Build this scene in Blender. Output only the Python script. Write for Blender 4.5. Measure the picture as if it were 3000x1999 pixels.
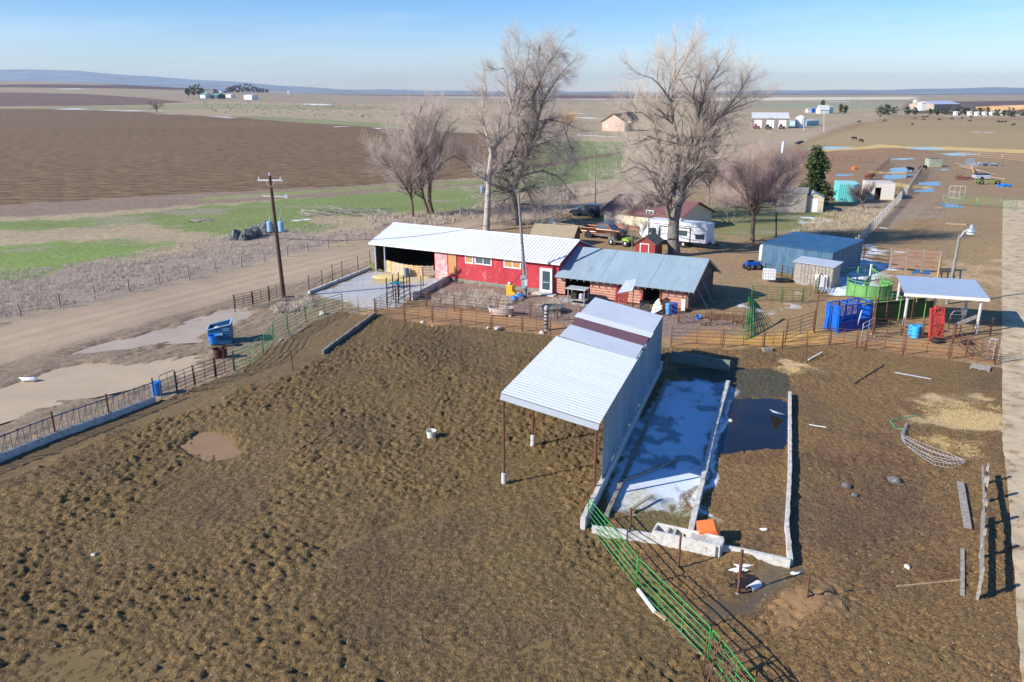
import bpy, math, random
import numpy as np
from mathutils import Vector, Matrix, noise as mnoise
R = math.radians
scene = bpy.context.scene
for o in list(bpy.data.objects): bpy.data.objects.remove(o)
col = scene.collection

# ---------------------------------------------------------------- camera
F = 2333.0; H = 18.0; TH = math.atan(730 / F); S_ = math.sin(TH); C_ = math.cos(TH)
cam_d = bpy.data.cameras.new("camera"); cam = bpy.data.objects.new("camera", cam_d); col.objects.link(cam)
cam.location = (0, 0, H); cam.rotation_euler = (math.pi / 2 - TH, 0, 0)
cam_d.sensor_width = 36; cam_d.lens = F / 3000 * 36; cam_d.clip_start = .5; cam_d.clip_end = 40000
scene.camera = cam
scene.render.resolution_x = 1024; scene.render.resolution_y = 682

# ---------------------------------------------------------------- sky, sun, exposure
SUN_EL, SUN_AZ = 30.0, 22.0          # elevation; heading of the light on the ground (from +x towards +y)
w = bpy.data.worlds.new("World"); scene.world = w; w.use_nodes = True
nt = w.node_tree; bg = nt.nodes['Background']
sky = nt.nodes.new('ShaderNodeTexSky'); sky.sky_type = 'NISHITA'; sky.sun_disc = False
sky.sun_elevation = R(SUN_EL); sky.sun_rotation = R(270 - SUN_AZ); sky.altitude = 700
sky.air_density = 1.0; sky.dust_density = .3; sky.ozone_density = 3.5
# thin cirrus low over the horizon
tc = nt.nodes.new('ShaderNodeTexCoord'); mp = nt.nodes.new('ShaderNodeMapping'); mp.inputs['Scale'].default_value = (1.6, 1.6, 22)
nz = nt.nodes.new('ShaderNodeTexNoise'); nz.inputs['Scale'].default_value = 1.7; nz.inputs['Detail'].default_value = 6; nz.inputs['Roughness'].default_value = .62
rp = nt.nodes.new('ShaderNodeValToRGB'); rp.color_ramp.elements[0].position = .47; rp.color_ramp.elements[1].position = .85
mx = nt.nodes.new('ShaderNodeMixRGB'); mx.inputs[2].default_value = (7.2, 8.0, 9.2, 1)
ml = nt.nodes.new('ShaderNodeMath'); ml.operation = 'MULTIPLY'; ml.inputs[1].default_value = .26
hs = nt.nodes.new('ShaderNodeHueSaturation'); hs.inputs['Saturation'].default_value = 1.4; hs.inputs['Value'].default_value = 1.0
nt.links.new(tc.outputs['Generated'], mp.inputs[0]); nt.links.new(mp.outputs[0], nz.inputs['Vector'])
nt.links.new(nz.outputs['Fac'], rp.inputs[0]); nt.links.new(rp.outputs[0], ml.inputs[0]); nt.links.new(ml.outputs[0], mx.inputs[0])
nt.links.new(sky.outputs[0], hs.inputs['Color']); tn = nt.nodes.new('ShaderNodeMixRGB'); tn.blend_type = 'MULTIPLY'; tn.inputs[0].default_value = 1; tn.inputs[2].default_value = (1.0, .96, 1.14, 1); nt.links.new(hs.outputs[0], tn.inputs[1]); nt.links.new(tn.outputs[0], mx.inputs[1]); nt.links.new(mx.outputs[0], bg.inputs[0])
bg.inputs[1].default_value = .106
sd = bpy.data.lights.new("sun", 'SUN'); sd.energy = 5.0; sd.angle = R(.5); sd.color = (1, .95, .87)
sun = bpy.data.objects.new("sun", sd); col.objects.link(sun)
ldir = Vector((math.cos(R(SUN_AZ)) * math.cos(R(SUN_EL)), math.sin(R(SUN_AZ)) * math.cos(R(SUN_EL)), -math.sin(R(SUN_EL))))
sun.rotation_euler = ldir.to_track_quat('-Z', 'Y').to_euler(); sun.location = (-60, -20, 60)
scene.view_settings.view_transform = 'Standard'; scene.view_settings.look = 'None'
scene.view_settings.exposure = 0.48; scene.view_settings.gamma = 1.0
scene.render.engine = 'CYCLES'

# ---------------------------------------------------------------- helpers
rnd = random.Random(7)
def G(px, py, z=0.0):
    u = (px - 1500) / F; v = (py - 1000) / F; t = (H - z) / (S_ + v * C_)
    return Vector((u * t, (C_ - v * S_) * t, z))
def PL(px, py, Y):
    u = (px - 1500) / F; v = (py - 1000) / F; t = Y / (C_ - v * S_)
    return Vector((u * t, Y, H - t * (S_ + v * C_)))
def PX(x, y, z):
    dz = z - H; Z = y * C_ - dz * S_; Y = y * S_ + dz * C_
    return 1500 + F * x / Z, 1000 - F * Y / Z
def HT(py, y):
    v = (py - 1000) / F; return H - y * (S_ + v * C_) / (C_ - v * S_)
def lin(c):
    c = c / 255.0; return c / 12.92 if c <= .04045 else ((c + .055) / 1.055) ** 2.4
def rgb(r, g, b, k=1.0): return (min(lin(r) * k, .9), min(lin(g) * k, .9), min(lin(b) * k, .9), 1)

_m = {}
def mat(name, c, rough=.7, metal=0.0, var=.18, scale=2.0, bump=0.0, bscale=20.0, c2=None, th=.55, spec=.4, stretch=None):
    if name in _m: return _m[name]
    m = bpy.data.materials.new(name); m.use_nodes = True; n = m.node_tree; b = n.nodes['Principled BSDF']
    b.inputs['Roughness'].default_value = rough; b.inputs['Metallic'].default_value = metal
    b.inputs['Specular IOR Level'].default_value = spec
    t = n.nodes.new('ShaderNodeTexCoord'); mpn = n.nodes.new('ShaderNodeMapping'); n.links.new(t.outputs['Object'], mpn.inputs[0])
    if stretch: mpn.inputs['Scale'].default_value = stretch
    a = n.nodes.new('ShaderNodeTexNoise'); a.inputs['Scale'].default_value = scale; a.inputs['Detail'].default_value = 6; a.inputs['Roughness'].default_value = .65
    n.links.new(mpn.outputs[0], a.inputs['Vector'])
    r = n.nodes.new('ShaderNodeMapRange'); r.inputs[1].default_value = .3; r.inputs[2].default_value = .7; r.inputs[3].default_value = 1 - var; r.inputs[4].default_value = 1 + var
    n.links.new(a.outputs['Fac'], r.inputs[0])
    mm = n.nodes.new('ShaderNodeMixRGB'); mm.blend_type = 'MULTIPLY'; mm.inputs[0].default_value = 1
    n.links.new(r.outputs[0], mm.inputs[2]); mm.inputs[1].default_value = c
    if c2:
        a2 = n.nodes.new('ShaderNodeTexNoise'); a2.inputs['Scale'].default_value = scale * 1.7; a2.inputs['Detail'].default_value = 8; a2.inputs['Roughness'].default_value = .7
        n.links.new(mpn.outputs[0], a2.inputs['Vector'])
        r2 = n.nodes.new('ShaderNodeValToRGB'); r2.color_ramp.elements[0].position = th - .06; r2.color_ramp.elements[1].position = th + .06
        n.links.new(a2.outputs['Fac'], r2.inputs[0])
        m2 = n.nodes.new('ShaderNodeMixRGB'); m2.inputs[1].default_value = c; m2.inputs[2].default_value = c2
        n.links.new(r2.outputs[0], m2.inputs[0]); n.links.new(m2.outputs[0], mm.inputs[1])
    n.links.new(mm.outputs[0], b.inputs['Base Color'])
    if bump:
        bn = n.nodes.new('ShaderNodeTexNoise'); bn.inputs['Scale'].default_value = bscale; bn.inputs['Detail'].default_value = 5
        n.links.new(mpn.outputs[0], bn.inputs['Vector'])
        bp = n.nodes.new('ShaderNodeBump'); bp.inputs['Strength'].default_value = .8; bp.inputs['Distance'].default_value = bump
        n.links.new(bn.outputs['Fac'], bp.inputs['Height']); n.links.new(bp.outputs[0], b.inputs['Normal'])
    _m[name] = m; return m

def tag(o, label=None, cat=None, group=None, kind=None):
    if label: o['label'] = label
    if cat: o['category'] = cat
    if group: o['group'] = group
    if kind: o['kind'] = kind
    return o
def thing(name, label, cat, loc=(0, 0, 0), rz=0.0, group=None):
    o = bpy.data.objects.new(name, None); col.objects.link(o); o.location = loc; o.rotation_euler = (0, 0, rz)
    o.empty_display_size = .3
    return tag(o, label, cat, group)
def copy_tree(o, parent=None):
    c = o.copy(); col.objects.link(c); c.parent = parent
    for ch in list(o.children): copy_tree(ch, c)
    return c

class MB:
    def __init__(s): s.v = []; s.f = []
    def add(s, vs, fs):
        k = len(s.v); s.v += [tuple(p) for p in vs]; s.f += [tuple(i + k for i in f) for f in fs]; return s
    def box(s, c, size, rz=0.0, M=None):
        x, y, z = size[0] / 2, size[1] / 2, size[2] / 2
        P = [Vector(p) for p in ((-x, -y, -z), (x, -y, -z), (x, y, -z), (-x, y, -z), (-x, -y, z), (x, -y, z), (x, y, z), (-x, y, z))]
        if M is None: M = Matrix.Rotation(rz, 3, 'Z')
        c = Vector(c)
        return s.add([c + M @ p for p in P], [(3, 2, 1, 0), (4, 5, 6, 7), (0, 1, 5, 4), (1, 2, 6, 5), (2, 3, 7, 6), (3, 0, 4, 7)])
    def b2(s, a, b):      # axis aligned box from two corners
        return s.box([(a[i] + b[i]) / 2 for i in range(3)], [abs(b[i] - a[i]) for i in range(3)])
    def bar(s, p, q, w, h, up=(0, 0, 1)):
        p, q = Vector(p), Vector(q); d = (q - p); L = d.length
        if L < 1e-6: return s
        d.normalize(); up = Vector(up)
        if abs(d.dot(up)) > .98: up = Vector((1, 0, 0))
        sd_ = d.cross(up).normalized(); u2 = sd_.cross(d)
        M = Matrix((d, sd_, u2)).transposed()
        return s.box((p + q) / 2, (L, w, h), M=M)
    def tube(s, pts, r, n=6, caps=True):
        pts = [Vector(p) for p in pts]; rs = r if isinstance(r, (list, tuple)) else [r] * len(pts)
        vs = []; prev = None
        for i, p in enumerate(pts):
            d = (pts[min(i + 1, len(pts) - 1)] - pts[max(i - 1, 0)])
            if d.length < 1e-9: d = Vector((0, 0, 1))
            d.normalize()
            if prev is None:
                a = Vector((0, 0, 1)) if abs(d.z) < .9 else Vector((1, 0, 0)); prev = d.cross(a).normalized()
            prev = (prev - d * prev.dot(d))
            prev = prev.normalized() if prev.length > 1e-6 else d.orthogonal().normalized()
            b = d.cross(prev)
            for k in range(n):
                t = 2 * math.pi * k / n; vs.append(p + (prev * math.cos(t) + b * math.sin(t)) * rs[i])
        fs = [(i * n + k, i * n + (k + 1) % n, (i + 1) * n + (k + 1) % n, (i + 1) * n + k) for i in range(len(pts) - 1) for k in range(n)]
        if caps: fs += [tuple(reversed(range(n))), tuple((len(pts) - 1) * n + k for k in range(n))]
        return s.add(vs, fs)
    def lathe(s, c, prof, n=16, axis='z', caps=True):
        c = Vector(c); vs = []
        for r, h in prof:
            for k in range(n):
                t = 2 * math.pi * k / n; a, b = r * math.cos(t), r * math.sin(t)
                vs.append(c + (Vector((a, b, h)) if axis == 'z' else Vector((a, h, b)) if axis == 'y' else Vector((h, a, b))))
        fs = [(i * n + k, i * n + (k + 1) % n, (i + 1) * n + (k + 1) % n, (i + 1) * n + k) for i in range(len(prof) - 1) for k in range(n)]
        if caps: fs += [tuple(reversed(range(n))), tuple((len(prof) - 1) * n + k for k in range(n))]
        return s.add(vs, fs)
    def prism(s, poly, y0, y1, axis='y'):   # poly in (x,z) extruded along y, or (x,y) along z
        n = len(poly)
        if axis == 'y': a = [(p[0], y0, p[1]) for p in poly]; b = [(p[0], y1, p[1]) for p in poly]
        elif axis == 'x': a = [(y0, p[0], p[1]) for p in poly]; b = [(y1, p[0], p[1]) for p in poly]
        else: a = [(p[0], p[1], y0) for p in poly]; b = [(p[0], p[1], y1) for p in poly]
        return s.add(a + b, [tuple(range(n)), tuple(reversed(range(n, 2 * n)))] + [((i + 1) % n, i, n + i, n + (i + 1) % n) for i in range(n)])
    def quad(s, a, b, c, d, t=0.0):
        a, b, c, d = map(Vector, (a, b, c, d))
        if not t: return s.add([a, b, c, d], [(0, 1, 2, 3)])
        n_ = (b - a).cross(d - a).normalized() * t
        return s.add([a, b, c, d, a - n_, b - n_, c - n_, d - n_], [(0, 1, 2, 3), (7, 6, 5, 4), (1, 0, 4, 5), (2, 1, 5, 6), (3, 2, 6, 7), (0, 3, 7, 4)])
    def corr(s, a, b, c, d, pitch=.1, amp=.012, t=.006, ss=4):
        # corrugated sheet a->b is across the ribs, a->d along them (double skinned)
        a, b, c, d = map(Vector, (a, b, c, d)); n = max(2, int((b - a).length / pitch * ss)); nn = (b - a).cross(d - a).normalized()
        vs = []
        for i in range(n + 1):
            f = i / n; o = nn * amp * math.sin(2 * math.pi * i / ss)
            p, q = a.lerp(b, f), d.lerp(c, f)
            vs += [p + o, q + o, q + o - nn * t, p + o - nn * t]
        fs = []
        for i in range(n):
            k = 4 * i; fs += [(k, k + 4, k + 5, k + 1), (k + 3, k + 2, k + 6, k + 7)]
            fs += [(k, k + 3, k + 7, k + 4), (k + 1, k + 5, k + 6, k + 2)]
        fs += [(0, 1, 2, 3), (4 * n, 4 * n + 3, 4 * n + 2, 4 * n + 1)]
        return s.add(vs, fs)
    def build(s, name, m, parent=None, smooth=False, world=False, bevel=0.0, loc=None):
        me = bpy.data.meshes.new(name); vs = s.v
        if world and parent is not None:
            L = parent.location
            while parent is not None and parent.type != 'EMPTY' and parent.parent: L = parent.parent.location; break
            vs = [(p[0] - L[0], p[1] - L[1], p[2] - L[2]) for p in vs]
        if loc is not None: vs = [(p[0] - loc[0], p[1] - loc[1], p[2] - loc[2]) for p in vs]
        me.from_pydata(vs, [], s.f); me.update()
        if m: me.materials.append(m)
        if smooth: me.polygons.foreach_set('use_smooth', [True] * len(me.polygons))
        o = bpy.data.objects.new(name, me); col.objects.link(o); o.parent = parent
        if loc is not None: o.location = loc
        if bevel:
            bv = o.modifiers.new('bevel', 'BEVEL'); bv.width = bevel; bv.segments = 2; bv.limit_method = 'ANGLE'
        return o
# ================================================================ GROUND: one height field, cut into its surfaces
def h2(ix, iy, seed):
    n = (ix.astype(np.int64) * 374761393 + iy.astype(np.int64) * 668265263 + seed * 974634777) & 0xffffffff
    n = ((n ^ (n >> 13)) * 1274126177) & 0xffffffff
    return ((n ^ (n >> 16)) & 0xffff) / 65535.0
def vn(x, y, sc, seed=0):
    x = x / sc; y = y / sc; ix = np.floor(x); iy = np.floor(y); fx = x - ix; fy = y - iy
    fx = fx * fx * (3 - 2 * fx); fy = fy * fy * (3 - 2 * fy)
    a = h2(ix, iy, seed); b = h2(ix + 1, iy, seed); c = h2(ix, iy + 1, seed); d = h2(ix + 1, iy + 1, seed)
    return (a * (1 - fx) + b * fx) * (1 - fy) + (c * (1 - fx) + d * fx) * fy
def fbm(x, y, sc, oc=4, seed=0, g=.5):
    s = 0; a = 1; t = 0
    for i in range(oc):
        s = s + a * vn(x * (1 + .13 * i) + 7 * i, y + 3.7 * i, sc / 2 ** i, seed + i * 11); t += a; a *= g
    return s / t
def ss(x, a, b):
    t = np.clip((x - a) / (b - a), 0, 1); return t * t * (3 - 2 * t)
def pip(x, y, poly):
    ins = np.zeros(x.shape, bool); n = len(poly)
    for i in range(n):
        x1, y1 = poly[i]; x2, y2 = poly[(i + 1) % n]
        if y1 == y2: continue
        c = ((y1 > y) != (y2 > y)) & (x < (x2 - x1) * (y - y1) / (y2 - y1) + x1); ins ^= c
    return ins
def axis_x():
    s = .085; p = [0.0]
    while p[-1] < 20: p.append(p[-1] + s)
    while p[-1] < 9500: s *= 1.02; p.append(p[-1] + s)
    a = np.array(p); return np.concatenate([-a[:0:-1], a])
def axis_y():
    p = [14.0]
    while p[-1] < 60: p.append(p[-1] + max(.075, .003 * p[-1]))
    while p[-1] < 12000: p.append(p[-1] * 1.0075)
    return np.concatenate([[-400, -100, -20, 0, 8], np.array(p)])
ax = axis_x(); ay = axis_y(); X, Y = np.meshgrid(ax, ay); D = np.hypot(X, Y)
print('grid', X.shape, X.size)

def rise(x, y):       # the plain climbs gently towards the far left
    u = -x / np.maximum(y, 1.0)
    return 56 * ss(y, 700, 3200) * ss(u, .12, .62)
def GT(px, py):      # where a pixel's ray meets the climbing plain
    u = (px - 1500) / F; v = (py - 1000) / F; dy = C_ - v * S_; dz = -(S_ + v * C_); y = 60.0
    while y < 11000:
        if H + dz * y / dy <= float(rise(np.array(u * y / dy), np.array(y))): return Vector((u * y / dy, y, float(rise(np.array(u * y / dy), np.array(y)))))
        y *= 1.004
    return Vector((u * y / dy, y, 0))
P_ = lambda *a: [tuple(G(px, py)[:2]) for px, py in a]
RD = math.radians(60.0); rc = G(900, 782); rn = (-math.sin(RD), math.cos(RD))
road_d = (X - rc.x) * rn[0] + (Y - rc.y) * rn[1]
# bend of the road follows the surveyed line
rpts = [(-75, -12), (-38.3, 56.8), (-30.9, 70.0), (-22.2, 84.8), (-16.5, 93.6), (-1.0, 118.5), (17.9, 148.0), (93.1, 291.8), (330.5, 750.2), (640, 1350)]
def dist_poly(x, y, pts):
    best = np.full(x.shape, 1e9)
    for (x1, y1), (x2, y2) in zip(pts[:-1], pts[1:]):
        dx, dy = x2 - x1, y2 - y1; t = np.clip(((x - x1) * dx + (y - y1) * dy) / (dx * dx + dy * dy), 0, 1)
        best = np.minimum(best, np.hypot(x - x1 - t * dx, y - y1 - t * dy))
    return best
ZONES = [  # surface, px outline on the ground, colour, edge wander (fraction of distance), soften
 ('dry_grass', [(-9000, 300), (12000, 300), (12000, 560), (3000, 700), (1200, 900), (-9000, 900)], (166, 148, 118), .004),
 # far bands
 ('ploughed_field', [(-900, 272), (0, 272), (250, 276), (420, 288), (560, 300), (420, 308), (200, 312), (-300, 316), (-900, 320)], (118, 96, 84), .001),
 ('ploughed_field', [(-900, 252), (0, 249), (300, 251), (560, 257), (700, 263), (700, 268), (500, 264), (200, 259), (-900, 262)], (104, 84, 80), .001),
 ('ploughed_field', [(820, 272.5), (3600, 272.5), (3600, 277.0), (2200, 278.5), (1500, 281), (1000, 279)], (112, 92, 84), .001),
 ('ploughed_field', [(1600, 281), (2080, 281), (2080, 289), (1600, 289)], (112, 86, 76), .001),
 ('grass_field', [(-200, 322), (250, 311), (700, 305), (1100, 314), (1100, 322), (700, 318), (420, 325), (100, 330)], (150, 142, 104), .002),
 ('grass_field', [(600, 341), (760, 342), (1150, 362), (1240, 372), (1100, 378), (800, 358)], (138, 138, 94), .002),
 ('grass_field', [(2180, 306), (2660, 300), (2600, 318), (2180, 318)], (150, 150, 118), .002),
 ('pale_field', [(2080, 287), (2690, 284.5), (2670, 292), (2080, 296)], (212, 200, 172), .001),
 ('feedlot', [(2660, 300), (3300, 292), (3300, 336), (2690, 334), (2640, 322)], (104, 84, 76), .002),
 ('ploughed_field', [(-400, 318), (0, 320), (190, 321), (400, 328), (640, 342), (1000, 368), (1330, 388), (1500, 398), (1560, 420), (1500, 470), (1450, 520), (1250, 531), (1000, 546), (800, 556), (600, 568), (420, 577), (200, 590), (0, 602), (-500, 630)], (120, 96, 70), .003),
 ('dry_grass', [(-500, 630), (0, 602), (420, 577), (1000, 546), (1450, 524), (1500, 534), (1200, 560), (900, 580), (500, 606), (300, 622), (0, 640), (-500, 670)], (138, 118, 100), .005),
 ('grass_field', [(600, 580), (1000, 552), (1450, 526), (1450, 533), (1000, 561), (600, 590)], (136, 140, 84), .005),
 ('grass_field', [(-100, 655), (300, 637), (620, 604), (1000, 572), (1400, 545), (1440, 560), (1420, 640), (1340, 620), (1200, 630), (1000, 632), (920, 622), (880, 645), (1000, 660), (900, 690), (800, 680), (640, 690), (450, 655), (250, 668), (0, 680)], (122, 134, 76), .008),
 ('grass_field', [(-300, 745), (0, 722), (300, 700), (500, 712), (420, 745), (330, 762), (150, 792), (60, 825), (0, 835), (-300, 880)], (124, 140, 74), .008),
 ('grass_field', [(1480, 470), (1580, 420), (1700, 412), (1830, 418), (1840, 470), (1820, 520), (1700, 535), (1560, 560), (1440, 590), (1440, 520)], (122, 132, 78), .004),
 ('dirt_track', [(1560, 486), (1700, 462), (1830, 446), (1832, 452), (1700, 472), (1580, 496)], (120, 98, 80), .003),
 ('weedy_verge', [(-300, 900), (0, 820), (120, 800), (330, 765), (480, 750), (640, 700), (900, 690), (1060, 668), (1110, 690), (800, 760), (500, 850), (200, 905), (0, 950), (-300, 1010)], (152, 136, 120), .01),
 ('weedy_verge', [(1100, 640), (1500, 600), (1740, 540), (1800, 548), (1500, 628), (1120, 690)], (148, 128, 108), .008),
 # farmyard
 ('yard_dirt', [(1100, 690), (1500, 640), (1900, 560), (2300, 430), (2600, 335), (2780, 345), (3400, 345), (3400, 1300), (2900, 1060), (1100, 1000)], (150, 125, 93), .006),
 ('dry_grass', [(2350, 425), (2600, 352), (3400, 352), (3400, 462), (2700, 440), (2400, 452)], (160, 138, 98), .003),
 ('weedy_verge', [(1300, 800), (1720, 880), (2080, 930), (2170, 960), (2150, 985), (1640, 960), (1300, 915), (1230, 890)], (140, 118, 104), .012),
 ('lawn', [(1600, 650), (1760, 640), (1900, 640), (2120, 590), (2280, 600), (2480, 640), (2420, 680), (2260, 700), (2150, 700), (1900, 680), (1620, 680)], (126, 124, 78), .012),
 ('weedy_verge', [(2400, 610), (2620, 590), (2650, 600), (2500, 740), (2400, 700), (2280, 690), (2500, 640)], (150, 134, 116), .012),
 ('weedy_verge', [(2760, 560), (2800, 570), (2740, 650), (2680, 740), (2600, 730), (2660, 640)], (146, 132, 118), .012),
 ('corral_dirt', [(2330, 440), (2500, 445), (2640, 440), (2760, 452), (2640, 500), (2600, 590), (2420, 588), (2350, 520)], (150, 118, 88), .005),
 ('corral_mud', [(2560, 470), (2780, 455), (2790, 480), (2720, 600), (2560, 590), (2540, 540)], (148, 120, 84), .01),
 ('straw', [(2380, 437), (2500, 432), (2570, 424), (2640, 430), (2700, 432), (2800, 430), (2950, 438), (3400, 448), (3400, 456), (2950, 449), (2800, 441), (2700, 440), (2600, 436), (2500, 440), (2400, 445)], (204, 172, 108), .004),
 ('straw', [(2570, 503), (2660, 503), (2650, 510), (2580, 511)], (206, 180, 116), .006),
 ('straw', [(2600, 537), (2680, 540), (2720, 555), (2640, 550)], (200, 170, 110), .006),
 ('alley_dirt', [(1090, 905), (1330, 905), (1640, 950), (1700, 990), (1600, 985), (1440, 968), (1260, 952), (1090, 925)], (168, 130, 90), .006),
 ('alley_dirt', [(1955, 985), (2080, 960), (2180, 985), (2290, 965), (2380, 985), (2520, 1000), (2660, 1010), (2920, 1000), (2940, 1065), (2780, 1050), (2640, 1040), (2530, 1032), (2430, 1012), (2240, 1026), (2100, 1020), (1960, 1012)], (170, 128, 84), .008),
 ('alley_straw', [(2160, 985), (2330, 968), (2400, 985), (2380, 1008), (2240, 1024), (2120, 1018)], (190, 146, 78), .012),
 ('worn_yard', [(2380, 700), (2640, 640), (2760, 640), (2930, 600), (2935, 1050), (2700, 1010), (2400, 960), (2200, 980), (2130, 900)], (150, 124, 88), .01),
 ('straw_litter', [(2700, 760), (2930, 760), (2935, 860), (2880, 900), (2850, 830), (2720, 800)], (180, 150, 112), .03),
 ('roadside_mud', [(-400, 1010), (0, 960), (300, 930), (700, 850), (1000, 790), (1090, 760), (1100, 905), (1000, 915), (870, 960), (690, 1095), (470, 1170), (0, 1350), (-400, 1500)], (140, 122, 100), .01),
 ('mud_pen', [(-1200, 1800), (-400, 1520), (0, 1352), (300, 1240), (455, 1182), (700, 1092), (800, 1010), (900, 950), (1003, 912), (1095, 925), (1260, 952), (1440, 966), (1640, 990), (1962, 1018), (1962, 1030), (1777, 1404), (1715, 1540), (2130, 2010), (2500, 2600), (-1200, 2600)], (118, 96, 62), .004),
 ('mud_flat', [(700, 1092), (800, 1010), (900, 950), (1003, 915), (1090, 930), (1105, 925), (960, 1030), (860, 1090), (640, 1180), (420, 1240), (0, 1400), (-300, 1500), (0, 1352), (455, 1184)], (120, 98, 66), .006),
 ('mud_yard', [(1962, 1016), (2240, 1028), (2430, 1012), (2600, 1036), (2780, 1052), (2960, 1085), (3100, 1999), (3200, 2600), (2500, 2600), (2130, 2005), (1715, 1540), (1777, 1404), (1962, 1030)], (130, 102, 66), .004),
 ('mud_churned', [(2330, 1330), (2700, 1290), (2860, 1400), (2870, 1700), (2700, 1760), (2480, 1700), (2330, 1600)], (116, 88, 60), .05),
 ('sandy_spoil', [(2280, 1760), (2400, 1700), (2500, 1740), (2480, 1830), (2340, 1850), (2260, 1810)], (142, 112, 78), .02),
 ('wet_silt', [(2150, 1720), (2280, 1640), (2330, 1690), (2240, 1760), (2100, 1830), (2000, 1860)], (100, 86, 66), .015),
 ('straw', [(2680, 1190), (2740, 1180), (2860, 1182), (2935, 1190), (2925, 1245), (2880, 1265), (2800, 1245), (2720, 1225)], (188, 160, 116), .016),
 ('straw', [(2800, 1300), (2860, 1300), (2880, 1340), (2830, 1345)], (196, 162, 102), .012),
 ('straw', [(2265, 1078), (2350, 1072), (2420, 1095), (2300, 1100)], (200, 166, 118), .01),
 ('ice_pad', [(915, 862), (1089, 792), (1110, 786), (1330, 800), (1208, 872), (1150, 905), (1088, 906), (1010, 880)], (182, 180, 176), .003),
 ('straw', [(1090, 815), (1120, 800), (1190, 800), (1235, 815), (1210, 828), (1130, 832), (1095, 826)], (206, 182, 118), .01),
 ('straw_litter', [(2960, 728), (3100, 728), (3100, 755), (2960, 745)], (170, 136, 84), .01),
 ('pond_bed', [(2140, 1170), (2309, 1172), (2306, 1310), (2280, 1318), (2110, 1330)], (52, 44, 38), .004),
 ('basin_mud', [(1990, 1075), (2310, 1090), (2312, 1166), (2150, 1172), (2000, 1105)], (86, 80, 62), .003),
 ('snow', [(1950, 1110), (2138, 1118), (2045, 1425), (1990, 1530), (1930, 1535), (1810, 1500), (1785, 1430), (1850, 1290)], (206, 216, 228), .006),  # basin snow: grey-blue tint puts some of its shade into the colour
 ('snow', [(2140, 1120), (2160, 1150), (2120, 1290), (2090, 1400), (2050, 1560), (2030, 1575), (2060, 1430)], (226, 232, 238), .005),
 ('basin_snow_melt', [(1850, 1430), (2030, 1450), (2025, 1500), (1850, 1500)], (196, 194, 176), .02),
 ('basin_mud', [(1850, 1482), (2030, 1486), (2040, 1590), (1960, 1590), (1780, 1550)], (112, 100, 62), .012),
 ('snow', [(2425, 768), (2530, 760), (2590, 775), (2580, 810), (2520, 850), (2480, 870), (2410, 862), (2395, 820)], (232, 236, 242), .012),
 ('snow', [(2505, 728), (2560, 722), (2590, 738), (2540, 755), (2510, 748)], (232, 236, 242), .012),
 ('snow', [(2365, 640), (2400, 636), (2425, 645), (2395, 655)], (230, 234, 240), .006),
 ('snow', [(2170, 895), (2200, 898), (2260, 902), (2240, 912), (2180, 905)], (225, 230, 238), .01),
 ('snow', [(2300, 893), (2325, 890), (2335, 898), (2310, 904)], (225, 230, 238), .01),
 ('snow', [(1620, 880), (1700, 876), (1730, 886), (1640, 890)], (225, 230, 238), .01),
]
FARSNOW = [(190, 320, 375, 326, 1.3), (440, 332, 500, 335, 1), (620, 342, 650, 343, .9), (660, 345, 690, 347, .9), (760, 300, 860, 303, 1), (870, 304, 960, 309, 1), (1000, 372, 1095, 377, 2.2), (118, 261, 210, 261.5, .6), (400, 281, 470, 283, .7), (1350, 286, 1480, 288, .7), (1640, 291, 2100, 293, .7), (2220, 296, 2470, 298, .9), (1480, 330, 1700, 333, .8), (2870, 388, 2960, 390, .8), (1690, 396, 1800, 402, 1.0), (1700, 345, 1740, 347, 1), (2250, 388, 2272, 389, 1), (860, 648, 900, 644, 3)]
WATERS = [(2350, 436, 2500, 428, 1), (2660, 434, 2770, 440, 1), (2720, 447, 2860, 456, 1)]

wn1 = (fbm(X, Y, 2.2, 4, 3) - .5) * 2; wn2 = (fbm(X, Y, 2.2, 4, 19) - .5) * 2
wf1 = (fbm(X, Y, 40.0, 4, 5) - .5) * 2; wf2 = (fbm(X, Y, 40.0, 4, 23) - .5) * 2
far = ss(D, 120, 500); WX = wn1 * (1 - far) + wf1 * far; WY = wn2 * (1 - far) + wf2 * far
names = ['ground'] + sorted({z[0] for z in ZONES} | {'gravel_road', 'field_snow'})
zid = np.zeros(X.shape, np.int16); COL = np.zeros(X.shape + (3,)); COL[:] = rgb(160, 142, 116)[:3]
K = 1.0
def paint(name, mask_w, c, sl=(slice(None), slice(None))):
    m = mask_w[..., None]; COL[sl] = COL[sl] * (1 - m) + np.array(rgb(*c, K)[:3]) * m
    zv = zid[sl]; zv[mask_w > .5] = names.index(name)
for name, poly, c, wa in ZONES:
    pw = [tuple((GT(px, py) if py < 345 and px < 1300 else G(px, max(py, 271.5)))[:2]) for px, py in poly]
    xs = [p[0] for p in pw]; ys = [p[1] for p in pw]; m = .03 * max(abs(v) for v in xs + ys) * 0 + 3 + wa * 60
    i0, i1 = np.searchsorted(ay, min(ys) - m), np.searchsorted(ay, max(ys) + m); j0, j1 = np.searchsorted(ax, min(xs) - m), np.searchsorted(ax, max(xs) + m)
    if i1 <= i0 or j1 <= j0: continue
    sl = (slice(i0, i1), slice(j0, j1)); x, y, d = X[sl], Y[sl], D[sl]
    acc = np.zeros(x.shape); amp = wa * d * 4
    for jx, jy, sg in ((0, 0, 1.0), (.5, .3, 1.25), (-.4, .5, .8), (.2, -.6, 1.1)):
        q = wa * d * 1.2
        acc += pip(x + WX[sl] * amp * sg + jx * q, y + WY[sl] * amp * sg + jy * q, pw)
    paint(name, acc / 4, c, sl)
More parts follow.
